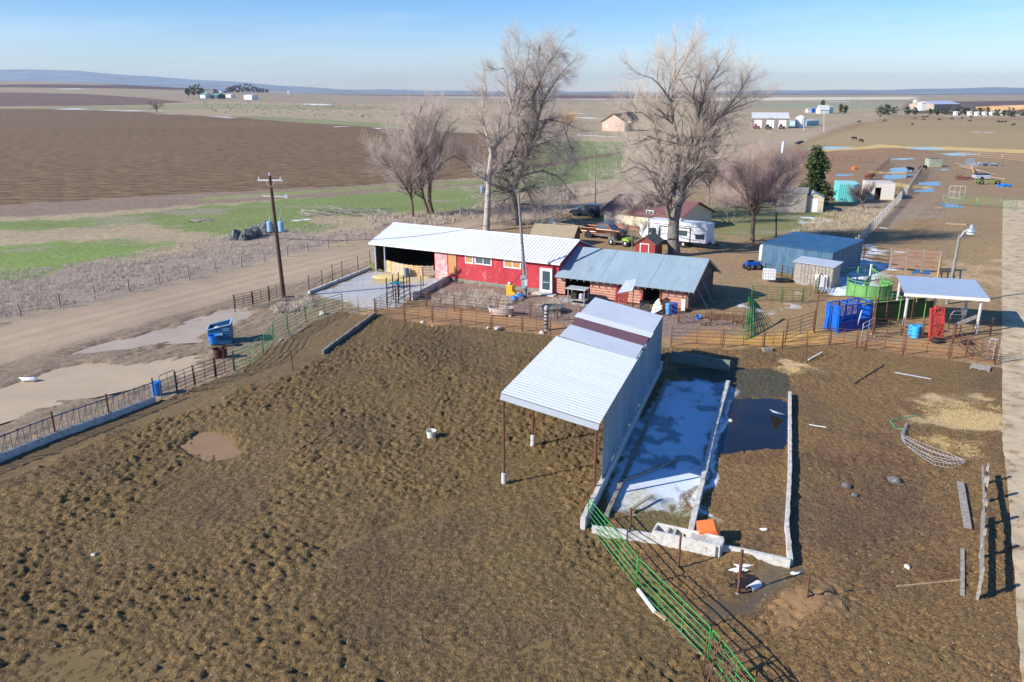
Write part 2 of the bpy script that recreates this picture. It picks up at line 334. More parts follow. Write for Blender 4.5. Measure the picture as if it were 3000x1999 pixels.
# road
rdw = dist_poly(X, Y, rpts) + WX * .5
rw = 4.3 + 0 * X
paint('gravel_road', 1 - ss(rdw, 3.9, 5.2), (170, 148, 124))
wheel = np.exp(-((rdw - 1.1) / .55) ** 2) + np.exp(-((rdw - 2.9) / .4) ** 2) * .5
isroad = (zid == names.index('gravel_road'))
COL[:] = np.where(isroad[..., None], COL * (1 + .16 * (np.clip(wheel, 0, 1)[..., None] - .4)), COL)
for x1, y1, x2, y2, th in FARSNOW:
    a, b = (GT(x1, y1), GT(x2, y2)) if x1 < 1000 and y1 < 400 else (G(x1, y1), G(x2, y2)); a.z = b.z = 0; dd = a.length; hw = th * dd * dd / (F * H) * .32
    m = hw * 3 + 2; i0, i1 = np.searchsorted(ay, min(a.y, b.y) - m), np.searchsorted(ay, max(a.y, b.y) + m); j0, j1 = np.searchsorted(ax, min(a.x, b.x) - m), np.searchsorted(ax, max(a.x, b.x) + m)
    sl = (slice(i0, i1), slice(j0, j1)); dxy = dist_poly(X[sl], Y[sl], [(a.x, a.y), (b.x, b.y)])
    br = fbm(X[sl], Y[sl], dd * .03 if dd > 200 else 1.5, 4, 77)
    paint('field_snow', ((dxy < hw * (.2 + 1.8 * br)) & (br > .5)).astype(float), (236, 238, 242), sl)
# broad mottling of every surface
mot = 1 + .22 * (fbm(X, Y, 6.0, 4, 41) - .5) * (1 - far) + .30 * (fbm(X, Y * 3.5, 160.0, 4, 43) - .5) * far + .18 * (fbm(X, Y, 1.4, 3, 47) - .5) * (1 - far)
COL *= mot[..., None]
zi = lambda *n: np.isin(zid, [names.index(k) for k in n])
dry = fbm(X, Y, 5.0, 4, 61)
gm = zi('grass_field', 'lawn')
t = (ss(fbm(X + 30, Y * 2.2, 9.0, 4, 63), .54, .76) * gm)[..., None]
COL[:] = COL * (1 - t * .75) + np.array(rgb(150, 138, 118)[:3]) * t * .75
mp_ = zi('mud_pen', 'mud_yard', 'mud_flat', 'mud_churned')
t = (ss(fbm(X, Y, 3.5, 3, 65), .5, .75) * mp_)[..., None]; COL[:] = COL * (1 - .2 * t) + np.array(rgb(128, 108, 66)[:3]) * t * .2
t = (ss(fbm(X, Y, 4.5, 3, 67), .52, .75) * mp_)[..., None]; COL[:] = COL * (1 - .4 * t) + np.array(rgb(88, 72, 60)[:3]) * t * .4
sn = (ss(fbm(X, Y, 1.1, 4, 71), .56, .66) * zi('snow'))[..., None]; COL[:] = COL * (1 - .62 * sn) + np.array(rgb(84, 92, 96)[:3]) * .62 * sn
# wheel ruts beside the road
rut = zi('roadside_mud')
# heights
Z = rise(X, Y) + .05 * (fbm(X, Y, 5.0, 3, 81) - .5)
def soft(*n):
    m = zi(*n).astype(np.float32)
    for _ in range(2):
        m[1:-1, 1:-1] = (m[1:-1, 1:-1] * 2 + m[:-2, 1:-1] + m[2:, 1:-1] + m[1:-1, :-2] + m[1:-1, 2:]) / 6
    return m
near = 1 - ss(D, 70, 130)
cl = np.abs(fbm(X, Y, .5, 3, 91, .75) - .5) * 2
pit = ss(fbm(X, Y, .26, 2, 93, .6), .56, .8)
rough = soft('mud_pen'); 
amp_ = .62 + .75 * ss(fbm(X, Y, 5.0, 4, 89), .34, .62)
Z += rough * near * (amp_ * (.07 * (1 - cl) - .06 * pit * (.3 + .9 * vn(X, Y, 2.4, 94)) + .22 * (fbm(X, Y, .19, 2, 95, .8) - .5)) + .10 * (fbm(X, Y, 4.0, 3, 88) - .5))
ry = soft('mud_yard', 'mud_churned', 'sandy_spoil') + .6 * soft('basin_mud', 'mud_flat')
Z += ry * near * (.045 * (1 - cl) - .085 * pit * ss(fbm(X, Y, 4, 2, 96), .3, .6) + .09 * (fbm(X, Y, .2, 2, 97, .8) - .5))
Z += soft('roadside_mud') * near * .07 * (fbm(X, Y, .5, 3, 107) - .5)
Z += soft('roadside_mud') * near * .20 * (fbm(X * .5 + Y * .87, (Y * .5 - X * .87) * 3.2, 1.6, 3, 98) - .5)
Z += soft('weedy_verge') * near * .10 * (fbm(X, Y, .8, 3, 99) - .45)
Z += soft('ploughed_field') * .16 * (1 - ss(D, 150, 420)) * (fbm(X, Y, .9, 2, 101) - .5)
Z += .02 * soft('snow') * fbm(X, Y, .8, 2, 103)
def bump_at(px, py, r, h, ry_=1.0):
    c = G(px, py); global Z
    Z += h * np.exp(-(((X - c.x) / r) ** 2 + ((Y - c.y) / (r * ry_)) ** 2)) * (1 + .4 * (fbm(X, Y, r * .3, 3, 7) - .5))
bump_at(2610, 446, 13, 1.2, .5); bump_at(2385, 1770, 1.3, .35); bump_at(2180, 1640, .8, .25)
bump_at(700, 1180, 6, .1)
# hollows that hold the puddles
def hollow(poly, dep, wa=.012):
    pw = P_(*poly); xs = [p[0] for p in pw]; ys = [p[1] for p in pw]; m = 4
    i0, i1 = np.searchsorted(ay, min(ys) - m), np.searchsorted(ay, max(ys) + m); j0, j1 = np.searchsorted(ax, min(xs) - m), np.searchsorted(ax, max(xs) + m)
    sl = (slice(i0, i1), slice(j0, j1)); x, y, d = X[sl], Y[sl], D[sl]; acc = np.zeros(x.shape)
    for k in range(10):
        q = .5 * (k % 5 - 2) * .35; q2 = .5 * (k // 5 * 2 - 1) * .5; acc += pip(x + WX[sl] * wa * d * 3 + q, y + WY[sl] * wa * d * 3 + q2, pw)
    Z[sl] -= dep * acc / 10
c1 = lambda *a: [(x / 2.353, y / 2.353 + 700) for x, y in a]
PUD1 = c1((560, 775), (700, 725), (830, 690), (1000, 645), (1150, 610), (1400, 530), (1600, 465), (1820, 500), (1740, 560), (1600, 590), (1480, 660), (1430, 700), (1150, 710), (1020, 720), (860, 765))
PUD2 = c1((-700, 1200), (0, 1040), (120, 990), (300, 930), (600, 850), (900, 860), (1200, 820), (1450, 800), (1440, 850), (1350, 910), (1200, 960), (1060, 985), (1000, 1000), (800, 1045), (600, 1090), (400, 1130), (200, 1200), (0, 1260), (-700, 1500))
hollow(PUD1, .21); hollow(PUD2, .21)
hollow([(520, 1295), (600, 1265), (680, 1262), (715, 1290), (690, 1325), (600, 1345), (520, 1330)], .24)
hollow([(-300, 1900), (0, 1880), (150, 1840), (300, 1870), (520, 1900), (700, 1960), (900, 2100), (-300, 2300)], .085)
hollow([(100, 1700), (350, 1680), (480, 1700), (400, 1780), (200, 1760)], .06)
hollow([(1480, 1860), (1650, 1830), (1740, 1900), (1600, 1960)], .07)
hollow([(850, 1620), (1080, 1540), (1280, 1480), (1300, 1500), (1100, 1580), (900, 1660)], .10)
for pl in ([(2350, 436), (2420, 429), (2500, 430), (2440, 437)], [(2650, 433), (2720, 431), (2775, 438), (2700, 440)], [(2715, 448), (2790, 446), (2870, 452), (2800, 457)],
           [(2605, 466), (2640, 463), (2685, 464), (2640, 469)], [(2620, 492), (2660, 490), (2670, 503), (2600, 505)], [(2590, 514), (2660, 511), (2680, 517), (2600, 526)],
           [(2695, 533), (2750, 533), (2745, 543), (2700, 542)], [(2680, 558), (2735, 550), (2735, 564), (2680, 564)], [(2735, 496), (2770, 494), (2770, 499), (2735, 500)],
           [(2760, 592), (2830, 604), (2820, 612), (2765, 608)], [(2680, 785), (2740, 790), (2735, 803), (2680, 800)], [(2450, 510), (2490, 511), (2490, 516), (2452, 516)]):
    hollow(pl, .22, .003)
hollow([(2145, 1172), (2309, 1172), (2306, 1308), (2112, 1326)], .2, .004)
hollow([(2160, 1680), (2200, 1655), (2240, 1680), (2200, 1720), (2165, 1730)], .3, .004)
# build the surfaces
ny, nx = X.shape; vid = np.arange(nx * ny).reshape(ny, nx)
quads = np.stack([vid[:-1, :-1], vid[:-1, 1:], vid[1:, 1:], vid[1:, :-1]], -1).reshape(-1, 4)
fz = zid[:-1, :-1].reshape(-1)
yy = Y[:-1, :-1].reshape(-1); xx = X[:-1, :-1].reshape(-1)
keep = (np.abs(xx) < yy * .95 + 60) ; quads = quads[keep]; fz = fz[keep]
VX = np.stack([X, Y, Z], -1).reshape(-1, 3); VC = np.concatenate([COL.reshape(-1, 3), np.ones((COL.shape[0] * COL.shape[1], 1))], -1)
# name: rough, fine contrast, fine scale (1/m), fleck amount, fleck colour, bump distance, bump scale
GM = dict(ground=(.95, .3, 2, .1, (190, 170, 140), .03, 3), dry_grass=(.95, .35, 1.2, .2, (196, 178, 150), .05, 2), ploughed_field=(.95, .95, .6, .3, (186, 150, 106), .14, 1.2),
  grass_field=(.9, .5, 1.8, .12, (176, 166, 120), .05, 3), pale_field=(.9, .1, .1, 0, (200, 190, 170), .0, 1), feedlot=(.9, .9, .12, .3, (190, 170, 150), .0, 1), dirt_track=(.9, .3, 1, .1, (170, 150, 120), .03, 2),
  weedy_verge=(.95, .7, 3.5, .38, (196, 184, 168), .10, 5), yard_dirt=(.95, .45, 2.5, .22, (190, 168, 136), .04, 6), lawn=(.9, .5, 3, .15, (176, 160, 110), .04, 6),
  corral_dirt=(.9, .35, 2, .1, (180, 146, 120), .03, 4), corral_mud=(.6, .5, 1.6, .1, (170, 150, 90), .05, 3), straw=(.9, .5, 5, .45, (226, 204, 158), .03, 14), straw_litter=(.9, .6, 3, .4, (214, 188, 140), .04, 8),
  alley_dirt=(.95, .3, 4, .15, (196, 160, 120), .03, 9), alley_straw=(.95, .4, 4, .3, (214, 172, 100), .03, 9), worn_yard=(.9, .4, 2, .2, (186, 158, 120), .04, 6),
  roadside_mud=(.75, .45, 3, .15, (176, 158, 132), .05, 5), mud_pen=(.8, .8, 6, .22, (176, 152, 108), .12, 11), mud_flat=(.75, .45, 7, .14, (170, 148, 100), .03, 14), mud_yard=(.85, .95, 9, .2, (176, 154, 118), .09, 13),
  mud_churned=(.85, .95, 9, .14, (160, 136, 108), .09, 11), sandy_spoil=(.95, .3, 8, .12, (180, 154, 120), .03, 14), wet_silt=(.35, .25, 5, .02, (140, 130, 110), .01, 10), ice_pad=(.5, .35, 3, .25, (214, 214, 212), .02, 6),
  concrete_road=(.85, .22, 3, .12, (232, 220, 196), .008, 10), pond_bed=(.5, .3, 3, .02, (90, 80, 60), .02, 5), basin_mud=(.75, .95, 8, .14, (160, 146, 110), .08, 11), snow=(.6, .06, 2, 0, (255, 255, 255), .02, 5),
  basin_snow_melt=(.6, .5, 4, .45, (236, 238, 240), .03, 8), field_snow=(.7, .05, 1, 0, (255, 255, 255), 0, 1), gravel_road=(.95, .22, 5, .14, (206, 188, 164), .02, 9))
def ground_mat(nm):
    rough_, con, fs, fl, fc, bd, bs = GM[nm]
    m = bpy.data.materials.new(nm + '_surface'); m.use_nodes = True; n = m.node_tree; b = n.nodes['Principled BSDF']; L = n.links.new
    b.inputs['Roughness'].default_value = rough_; b.inputs['Specular IOR Level'].default_value = .25
    at = n.nodes.new('ShaderNodeAttribute'); at.attribute_name = 'tint'; tc = n.nodes.new('ShaderNodeTexCoord')
    n1 = n.nodes.new('ShaderNodeTexNoise'); n1.inputs['Scale'].default_value = fs; n1.inputs['Detail'].default_value = 7; n1.inputs['Roughness'].default_value = .68
    if nm == 'ploughed_field':      # furrows run along the field
        mpn = n.nodes.new('ShaderNodeMapping'); mpn.inputs['Rotation'].default_value = (0, 0, R(9)); mpn.inputs['Scale'].default_value = (.42, 1.5, 1); L(tc.outputs['Object'], mpn.inputs[0]); vec = mpn.outputs[0]
    else: vec = tc.outputs['Object']
    L(vec, n1.inputs['Vector'])
    mr = n.nodes.new('ShaderNodeMapRange'); mr.inputs[1].default_value = .28; mr.inputs[2].default_value = .72; mr.inputs[3].default_value = 1 - con; mr.inputs[4].default_value = 1 + con
    L(n1.outputs['Fac'], mr.inputs[0]); mu = n.nodes.new('ShaderNodeMixRGB'); mu.blend_type = 'MULTIPLY'; mu.inputs[0].default_value = 1
    L(at.outputs['Color'], mu.inputs[1]); L(mr.outputs[0], mu.inputs[2]); out = mu.outputs[0]
    if fl:
        n2 = n.nodes.new('ShaderNodeTexNoise'); n2.inputs['Scale'].default_value = fs * 2.1; n2.inputs['Detail'].default_value = 8; n2.inputs['Roughness'].default_value = .8
        L(vec, n2.inputs['Vector'])
        r2 = n.nodes.new('ShaderNodeMapRange'); r2.inputs[1].default_value = .62 - .22 * fl; r2.inputs[2].default_value = .74 - .12 * fl; r2.inputs[3].default_value = 0; r2.inputs[4].default_value = min(1, .5 + fl)
        L(n2.outputs['Fac'], r2.inputs[0]); m2 = n.nodes.new('ShaderNodeMixRGB'); L(r2.outputs[0], m2.inputs[0]); L(out, m2.inputs[1]); m2.inputs[2].default_value = rgb(*fc); out = m2.outputs[0]
    if nm == 'ploughed_field':
        wv = n.nodes.new('ShaderNodeTexWave'); wv.bands_direction = 'Y'; wv.inputs['Scale'].default_value = .045; wv.inputs['Distortion'].default_value = 3; wv.inputs['Detail'].default_value = 3; wv.inputs['Detail Scale'].default_value = 2; L(vec, wv.inputs['Vector'])
        w2 = n.nodes.new('ShaderNodeMapRange'); w2.inputs[3].default_value = .8; w2.inputs[4].default_value = 1.12; L(wv.outputs['Fac'], w2.inputs[0]); w3 = n.nodes.new('ShaderNodeMixRGB'); w3.blend_type = 'MULTIPLY'; w3.inputs[0].default_value = 1; L(out, w3.inputs[1]); L(w2.outputs[0], w3.inputs[2]); out = w3.outputs[0]
    L(out, b.inputs['Base Color'])
    if bd:
        n3 = n.nodes.new('ShaderNodeTexNoise'); n3.inputs['Scale'].default_value = bs; n3.inputs['Detail'].default_value = 6; n3.inputs['Roughness'].default_value = .65
        L(vec, n3.inputs['Vector']); bp = n.nodes.new('ShaderNodeBump'); bp.inputs['Strength'].default_value = 1; bp.inputs['Distance'].default_value = bd
        L(n3.outputs['Fac'], bp.inputs['Height']); L(bp.outputs[0], b.inputs['Normal'])
    return m
for k, nm in enumerate(names):
    q = quads[fz == k]
    if not len(q): continue
    u, inv = np.unique(q, return_inverse=True); inv = inv.reshape(-1)
    me = bpy.data.meshes.new(nm); me.vertices.add(len(u)); me.vertices.foreach_set('co', VX[u].astype(np.float32).ravel())
    me.loops.add(len(inv)); me.loops.foreach_set('vertex_index', inv.astype(np.int32)); me.polygons.add(len(q))
    me.polygons.foreach_set('loop_start', np.arange(0, len(inv), 4, dtype=np.int32)); me.update(calc_edges=True)
    me.polygons.foreach_set('use_smooth', np.ones(len(q), bool))
    ca = me.color_attributes.new('tint', 'FLOAT_COLOR', 'POINT'); ca.data.foreach_set('color', VC[u].astype(np.float32).ravel())
    me.materials.append(ground_mat(nm)); o = bpy.data.objects.new(nm, me); col.objects.link(o); tag(o, kind='structure')
_zx, _zy = ax, ay
def zat(x, y):
    j = min(max(int(np.searchsorted(ax, x)) - 1, 0), nx - 2); i = min(max(int(np.searchsorted(ay, y)) - 1, 0), ny - 2)
    tx = (x - ax[j]) / (ax[j + 1] - ax[j]); ty = (y - ay[i]) / (ay[i + 1] - ay[i])
    return float((Z[i, j] * (1 - tx) + Z[i, j + 1] * tx) * (1 - ty) + (Z[i + 1, j] * (1 - tx) + Z[i + 1, j + 1] * tx) * ty)
# water lies in the hollows
def water(name, poly, z, c, rough=.06, grow=1.0, var=.1):
    pw = [G(*p) for p in poly]; cx = sum(p.x for p in pw) / len(pw); cy = sum(p.y for p in pw) / len(pw)
    pts = [(cx + (p.x - cx) * grow, cy + (p.y - cy) * grow, z) for p in pw]
    o = MB().add(pts, [tuple(range(len(pts)))]).build(name, mat(name + '_surface_%d' % len(_m), c, rough, 0, var, .35, .0006, 3, spec=.5 if rough < .2 else .12))
    if o.data.polygons[0].normal.z < 0: o.data.flip_normals()
    return tag(o, kind='structure')
water('puddle', PUD1, -.10, rgb(176, 160, 138), .4, 1.12); water('puddle', PUD2, -.10, rgb(186, 164, 134), .4, 1.1)
water('puddle', [(505, 1290), (600, 1255), (690, 1255), (730, 1290), (700, 1335), (600, 1355), (505, 1340)], -.075, rgb(150, 120, 84), .2)
lowm = pip(X, Y, P_((0, 1990), (900, 1990), (300, 1850), (0, 1800))); lvl = float(np.percentile(Z[lowm], 22)); print('low level', lvl)
water('puddle', [(-500, 1690), (200, 1650), (700, 1600), (1300, 1440), (1720, 1760), (2050, 2100), (1500, 2500), (-500, 2400)], lvl, rgb(124, 104, 68), .2)
for p in ([(2330, 438), (2420, 425), (2520, 428), (2440, 440)], [(2640, 432), (2720, 429), (2790, 438), (2700, 442)], [(2700, 448), (2790, 444), (2885, 452), (2800, 460)],
          [(2595, 466), (2640, 461), (2695, 464), (2640, 471)], [(2590, 486), (2700, 486), (2700, 528), (2580, 530)], [(2685, 530), (2760, 530), (2755, 546), (2690, 546)],
          [(2670, 558), (2735, 548), (2740, 568), (2670, 568)], [(2725, 494), (2780, 492), (2780, 502), (2725, 503)], [(2750, 588), (2840, 602), (2830, 616), (2755, 612)], [(2670, 780), (2750, 784), (2745, 808), (2670, 806)], [(2440, 508), (2500, 509), (2500, 519), (2440, 519)]):
    water('puddle', p, -.07, rgb(60, 66, 84), .03)
water('pond', [(2140, 1160), (2309, 1166), (2306, 1330), (2095, 1345)], -.05, rgb(34, 28, 26), .03)
water('pond', [(2140, 1670), (2200, 1640), (2260, 1680), (2210, 1730), (2160, 1745)], -.1, rgb(48, 34, 26), .04)
slab = MB(); Lp = [G(*p, .07) for p in ((2938, 588), (2936, 800), (2937, 1280), (2950, 1400), (2966, 1600), (2994, 1999), (3060, 2500))]
lx = []
for a_, b_ in zip(Lp[:-1], Lp[1:]):
    for k in range(40): lx.append(a_.lerp(b_, k / 40))
for i, p in enumerate(lx): j = .06 * (mnoise.noise(Vector((p.x * .9, p.y * .9, 0)))) ; lx[i] = Vector((p.x + j, p.y, .07))
vs = []; 
for p in lx: vs += [(p.x, p.y, -.1), (p.x, p.y, .07), (p.x + 6.5, p.y, .07), (p.x + 6.5, p.y, -.1)]
slab.add(vs, [(4 * i + j, 4 * i + j + 1, 4 * i + j + 5, 4 * i + j + 4) for i in range(len(lx) - 1) for j in range(3)] + [(0, 3, 2, 1)])
so = slab.build('concrete_road', mat('worn_concrete_road', rgb(192, 172, 140), .92, 0, .22, .6, .006, 14, c2=rgb(158, 128, 90), th=.57)); tag(so, kind='structure')
if so.data.polygons[1].normal.z < 0: so.data.flip_normals()
# distant ridges
def ridge(prof, d0, d1, name='hills', c=(128, 134, 138)):  # pale blue-grey default puts some distance haze into the hill colour
    cols_ = []; n = len(prof)
    for k in range(n - 1):
        for s_ in range(12):
            f = s_ / 12; px = prof[k][0] * (1 - f) + prof[k + 1][0] * f; py = prof[k][1] * (1 - f) + prof[k + 1][1] * f; cols_.append((px, py + .7 * math.sin(px * .031) + .5 * math.sin(px * .013 + 1)))
    vs, fs = [], []
    m_ = 7
    for i, (px, py) in enumerate(cols_):
        u = (px - 1500) / F
        for j in range(m_):
            f = j / (m_ - 1); y = d0 + (d1 - d0) * f; top = (270 - py) / F * d1 / C_ * 1.0 + H
            z = -8 + (top + 8) * (math.sin(f * math.pi / 2) ** 1.5) + 14 * (mnoise.noise(Vector((u * 30, f * 4, 3))) ) * f * (1 - f) * 3
            vs.append((u * y / C_ * 1.0, y, z))
    for i in range(len(cols_) - 1):
        for j in range(m_ - 1): fs.append((i * m_ + j, (i + 1) * m_ + j, (i + 1) * m_ + j + 1, i * m_ + j + 1))
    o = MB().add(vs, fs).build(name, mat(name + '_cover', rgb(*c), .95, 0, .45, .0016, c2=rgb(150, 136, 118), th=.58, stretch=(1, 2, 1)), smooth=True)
    return tag(o, kind='structure')
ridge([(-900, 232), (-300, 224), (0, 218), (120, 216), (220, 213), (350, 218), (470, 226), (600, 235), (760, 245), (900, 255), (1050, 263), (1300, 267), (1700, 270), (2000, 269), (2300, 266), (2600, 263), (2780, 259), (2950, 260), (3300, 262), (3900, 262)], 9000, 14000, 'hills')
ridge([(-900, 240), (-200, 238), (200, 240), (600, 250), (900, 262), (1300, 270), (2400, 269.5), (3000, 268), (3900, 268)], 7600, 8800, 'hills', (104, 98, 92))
# ================================================================ BUILDINGS
white_metal = mat('white_roof_metal', rgb(234, 236, 240), .5, .0, .05, .5, c2=rgb(226, 224, 220), th=.64, stretch=(.4, 4, 1))
galv = mat('galvanised_metal', rgb(190, 198, 208), .42, .2, .07, .6)
galv_wall = mat('weathered_metal_siding', rgb(128, 156, 172), .5, .2, .2, .9, stretch=(1, 1.2, .12), c2=rgb(104, 126, 138), th=.6)
maroon = mat('maroon_metal', rgb(128, 92, 98), .5, .1, .08, 2)
blue_grey = mat('blue_grey_roof_metal', rgb(144, 162, 172), .6, .05, .1, .5, stretch=(2, .3, 1), c2=rgb(132, 150, 158), th=.6)
rusty = mat('rusty_pipe', rgb(104, 66, 52), .8, .1, .3, 6, c2=rgb(132, 88, 68))
darkpipe = mat('dark_pipe', rgb(66, 48, 42), .75, .1, .25, 6)
green_p = mat('green_paint', rgb(56, 142, 66), .45, 0, .14, 4, c2=rgb(84, 160, 88))
green_w = mat('worn_green_paint', rgb(104, 160, 92), .6, 0, .14, 1.5, c2=rgb(150, 160, 90), th=.62)
green_d = mat('dull_green_paint', rgb(72, 102, 60), .6, 0, .2, 3)
conc = mat('concrete', rgb(200, 196, 188), .85, 0, .16, 2.5, .004, 30, c2=rgb(160, 152, 138), th=.58)
conc_d = mat('dirty_concrete', rgb(140, 134, 124), .9, 0, .2, 2.5, .004, 30, c2=rgb(110, 98, 82))
red = mat('red_paint', rgb(180, 56, 64), .75, 0, .2, .9, .002, 20, c2=rgb(204, 112, 112), th=.62, stretch=(1, 1, .5))
red_old = mat('peeling_red_logs', rgb(172, 104, 90), .85, 0, .18, 3, .004, 18, c2=rgb(202, 168, 144), th=.5, stretch=(1, 4, 6))
red_wood = mat('worn_red_boards', rgb(148, 60, 56), .8, 0, .18, 3, c2=rgb(200, 140, 120), th=.62)
dark = mat('dark_interior', rgb(46, 42, 38), .95, 0, .3, 2)  # near-black colour carries the shade of open interiors
whitep = mat('white_paint', rgb(232, 230, 224), .5, 0, .05, 2)
glass = mat('window_glass', rgb(64, 84, 90), .08, 0, .1, 1, spec=.8)
wood = mat('bare_wood', rgb(176, 150, 116), .85, 0, .2, 4, .003, 30, c2=rgb(146, 118, 88))
grey_wood = mat('grey_weathered_wood', rgb(160, 152, 142), .9, 0, .2, 4, .003, 30, c2=rgb(120, 110, 100))
ply = mat('plywood', rgb(190, 140, 90), .8, 0, .15, 3)
cream = mat('cream_stucco', rgb(222, 208, 184), .85, 0, .05, 1.5, .002, 40)
teal = mat('teal_paint', rgb(96, 186, 184), .5, 0, .08, 1)
blue_tarp = mat('blue_grey_metal', rgb(70, 128, 168), .55, .1, .18, .8, c2=rgb(110, 152, 180), th=.6)
black = mat('black_rubber', rgb(34, 34, 36), .7, 0, .15, 6)
blue_pl = mat('blue_plastic', rgb(30, 124, 208), .4, 0, .06, 3)
yellow = mat('yellow_plastic', rgb(222, 172, 44), .45, 0, .06, 3)
orange = mat('orange_plastic', rgb(238, 120, 58), .5, 0, .05, 3)
bluep = mat('blue_paint', rgb(14, 92, 190), .45, 0, .2, 4, c2=rgb(40, 112, 190), th=.6)
redp = mat('faded_red_paint', rgb(196, 72, 62), .5, 0, .1, 3)
straw_m = mat('straw_stalks', rgb(214, 190, 130), .9, 0, .25, 8)

class FR:      # building frame: origin, heading of its long side; wall plane picker
    def __init__(s, O, ang): s.O = Vector(O); s.a = ang; s.d = Vector((math.cos(ang), math.sin(ang), 0)); s.n = Vector((-math.sin(ang), math.cos(ang), 0))
    def on(s, px, py, off=0.0):      # point of the vertical plane y_local = off seen at that pixel -> (x_local, z)
        u = (px - 1500) / F; v = (py - 1000) / F; r = Vector((u, C_ - v * S_, -(S_ + v * C_)))
        o = s.O + s.n * off; t = (Vector((o.x, o.y, 0)) - Vector((0, 0, 0))).dot(s.n) / Vector((r.x, r.y, 0)).dot(s.n)
        p = r * t; return (Vector((p.x, p.y, 0)) - Vector((s.O.x, s.O.y, 0))).dot(s.d), H + p.z
    def loc(s, p): q = Vector((p[0], p[1], 0)) - Vector((s.O.x, s.O.y, 0)); return q.dot(s.d), q.dot(s.n)
def window(root, x0, x1, z0, z1, y, fr=whitep, pane=glass, w_=.09, div=0, ply_part=None):
    m = MB(); m.b2((x0, y - .05, z0), (x1, y + .02, z0 + w_)); m.b2((x0, y - .05, z1 - w_), (x1, y + .02, z1))
    m.b2((x0, y - .05, z0 + w_), (x0 + w_, y + .02, z1 - w_)); m.b2((x1 - w_, y - .05, z0 + w_), (x1, y + .02, z1 - w_))
    for k in range(div):
        c = x0 + (x1 - x0) * (k + 1) / (div + 1); m.b2((c - w_ * .3, y - .04, z0 + w_), (c + w_ * .3, y + .02, z1 - w_))
    f = m.build('window', fr, root)
    MB().b2((x0 + w_, y - .015, z0 + w_), (x1 - w_, y + .015, z1 - w_)).build('pane', pane, f); return f

# ---- long open pole shed with the white roof (near centre)
zl, zr = 4.7, 3.8
a = G(1470, 1152, zl); b = G(1761, 1237, zr); ang = math.radians(71.2)
shed = thing('pole_shed', 'long open pole shed with banded white, grey and maroon corrugated roof in the mud', 'shed', (a.x, a.y, 0), ang - math.pi / 2)
fs = FR((a.x, a.y, 0), ang - math.pi / 2); W_ = 4.62; LEN = 18.9
def yb(px, py): q = fs.loc(G(px, py, zr)); return q[1]
bands = [0, yb(1873, 1055), yb(1898, 1017), yb(1916, 993), yb(1926, 979), LEN]
rm = [('roof_sheets', white_metal, .30, .018, .05), ('roof_sheets', galv, .16, .025, -.12), ('roof_sheets', maroon, .2, .012, -.1), ('roof_sheets', white_metal, .3, .014, .1), ('roof_sheets', galv, .16, .025, 0)]
for k, (nm, m_, pit_, am, ex) in enumerate(rm):
    y0, y1 = bands[k], bands[k + 1]; dz = .03 * (k % 2)
    MB().corr((-ex, y0, zl + dz), (-ex, y1, zl + dz), (W_ + ex * .6, y1, zr + dz), (W_ + ex * .6, y0, zr + dz), pit_, am).build(nm, m_, shed)
MB().bar((-.05, -.03, zl - .17), (W_, -.03, zr - .17), .04, .30).build('fascia', galv, shed)
for yy_ in (0.05, 4.7, 9.4, 14.1, 18.7):
    MB().tube([(.08, yy_, .5), (.06, yy_, zl - .1)], .06, 8).build('post', rusty, shed)
    MB().lathe((.08, yy_, -.1), [(.13, 0), (.13, .68), (.1, .7)], 12).build('footing', conc, shed)
    MB().tube([(W_ - .12, yy_, .6), (W_ - .12, yy_, zr - .12)], .06, 8).build('post', rusty, shed)
pm = MB()
for k in range(9): yy_ = .15 + k * 2.32; pm.bar((0, yy_, zl - .13), (W_, yy_, zr - .13), .08, .14)
for fx in (.05, .5, .95): pm.bar((W_ * fx, 0.05, zl - (zl - zr) * fx - .25), (W_ * fx, LEN, zl - (zl - zr) * fx - .25), .1, .1)
pm.build('roof_beams', rusty, shed)
MB().corr((W_ + .03, .9, .62), (W_ + .03, LEN, .62), (W_ + .03, LEN, zr - .06), (W_ + .03, .9, zr - .06), .2, .02).build('wall_sheets', galv_wall, shed)
MB().corr((.4, LEN, .1), (W_, LEN, .1), (W_, LEN, zr - .1), (.4, LEN, zl - .25), .2, .02).build('wall_sheets', galv_wall, shed)

# ---- concrete walls of the manure basins
def wall_run(label, pts, th, h, name='concrete_wall', m=conc, top_px=False, grp=None):
    t = thing(name, label, 'wall', (pts[0][0], pts[0][1], 0), 0, grp); mb = MB()
    st_ = []
    for p, q in zip(pts[:-1], pts[1:]):
        p, q = Vector((p[0], p[1], 0)), Vector((q[0], q[1], 0)); k = max(2, int((q - p).length / .3)); st_ += [(p.lerp(q, i / k), (q - p).normalized()) for i in range(k)]
    st_.append((Vector((pts[-1][0], pts[-1][1], 0)), st_[-1][1])); vs = []
    for i, (c, d) in enumerate(st_):
        nn_ = Vector((-d.y, d.x, 0)); j = [.10 * th * (mnoise.noise(c * 2.1 + Vector((k * 9, 0, 0)))) * 2 for k in range(3)]
        vs += [c - nn_ * (th / 2 + j[0] * .3) + Vector((0, 0, -.4)), c - nn_ * (th / 2 + j[0]) + Vector((0, 0, h + j[2])), c + nn_ * (th / 2 + j[1]) + Vector((0, 0, h + j[2])), c + nn_ * (th / 2 + j[1] * .3) + Vector((0, 0, -.4))]
    n_ = len(st_); mb.add(vs, [(4 * i + j, 4 * i + (j + 1) % 4, 4 * i + 4 + (j + 1) % 4, 4 * i + 4 + j) for i in range(n_ - 1) for j in range(4)] + [(3, 2, 1, 0), (4 * n_ - 4, 4 * n_ - 3, 4 * n_ - 2, 4 * n_ - 1)])
    o = mb.build('wall', m, t, world=True, bevel=.012); return t
t2 = lambda *pp, z=.55: [tuple(G(px, py, z)[:2]) for px, py in pp]
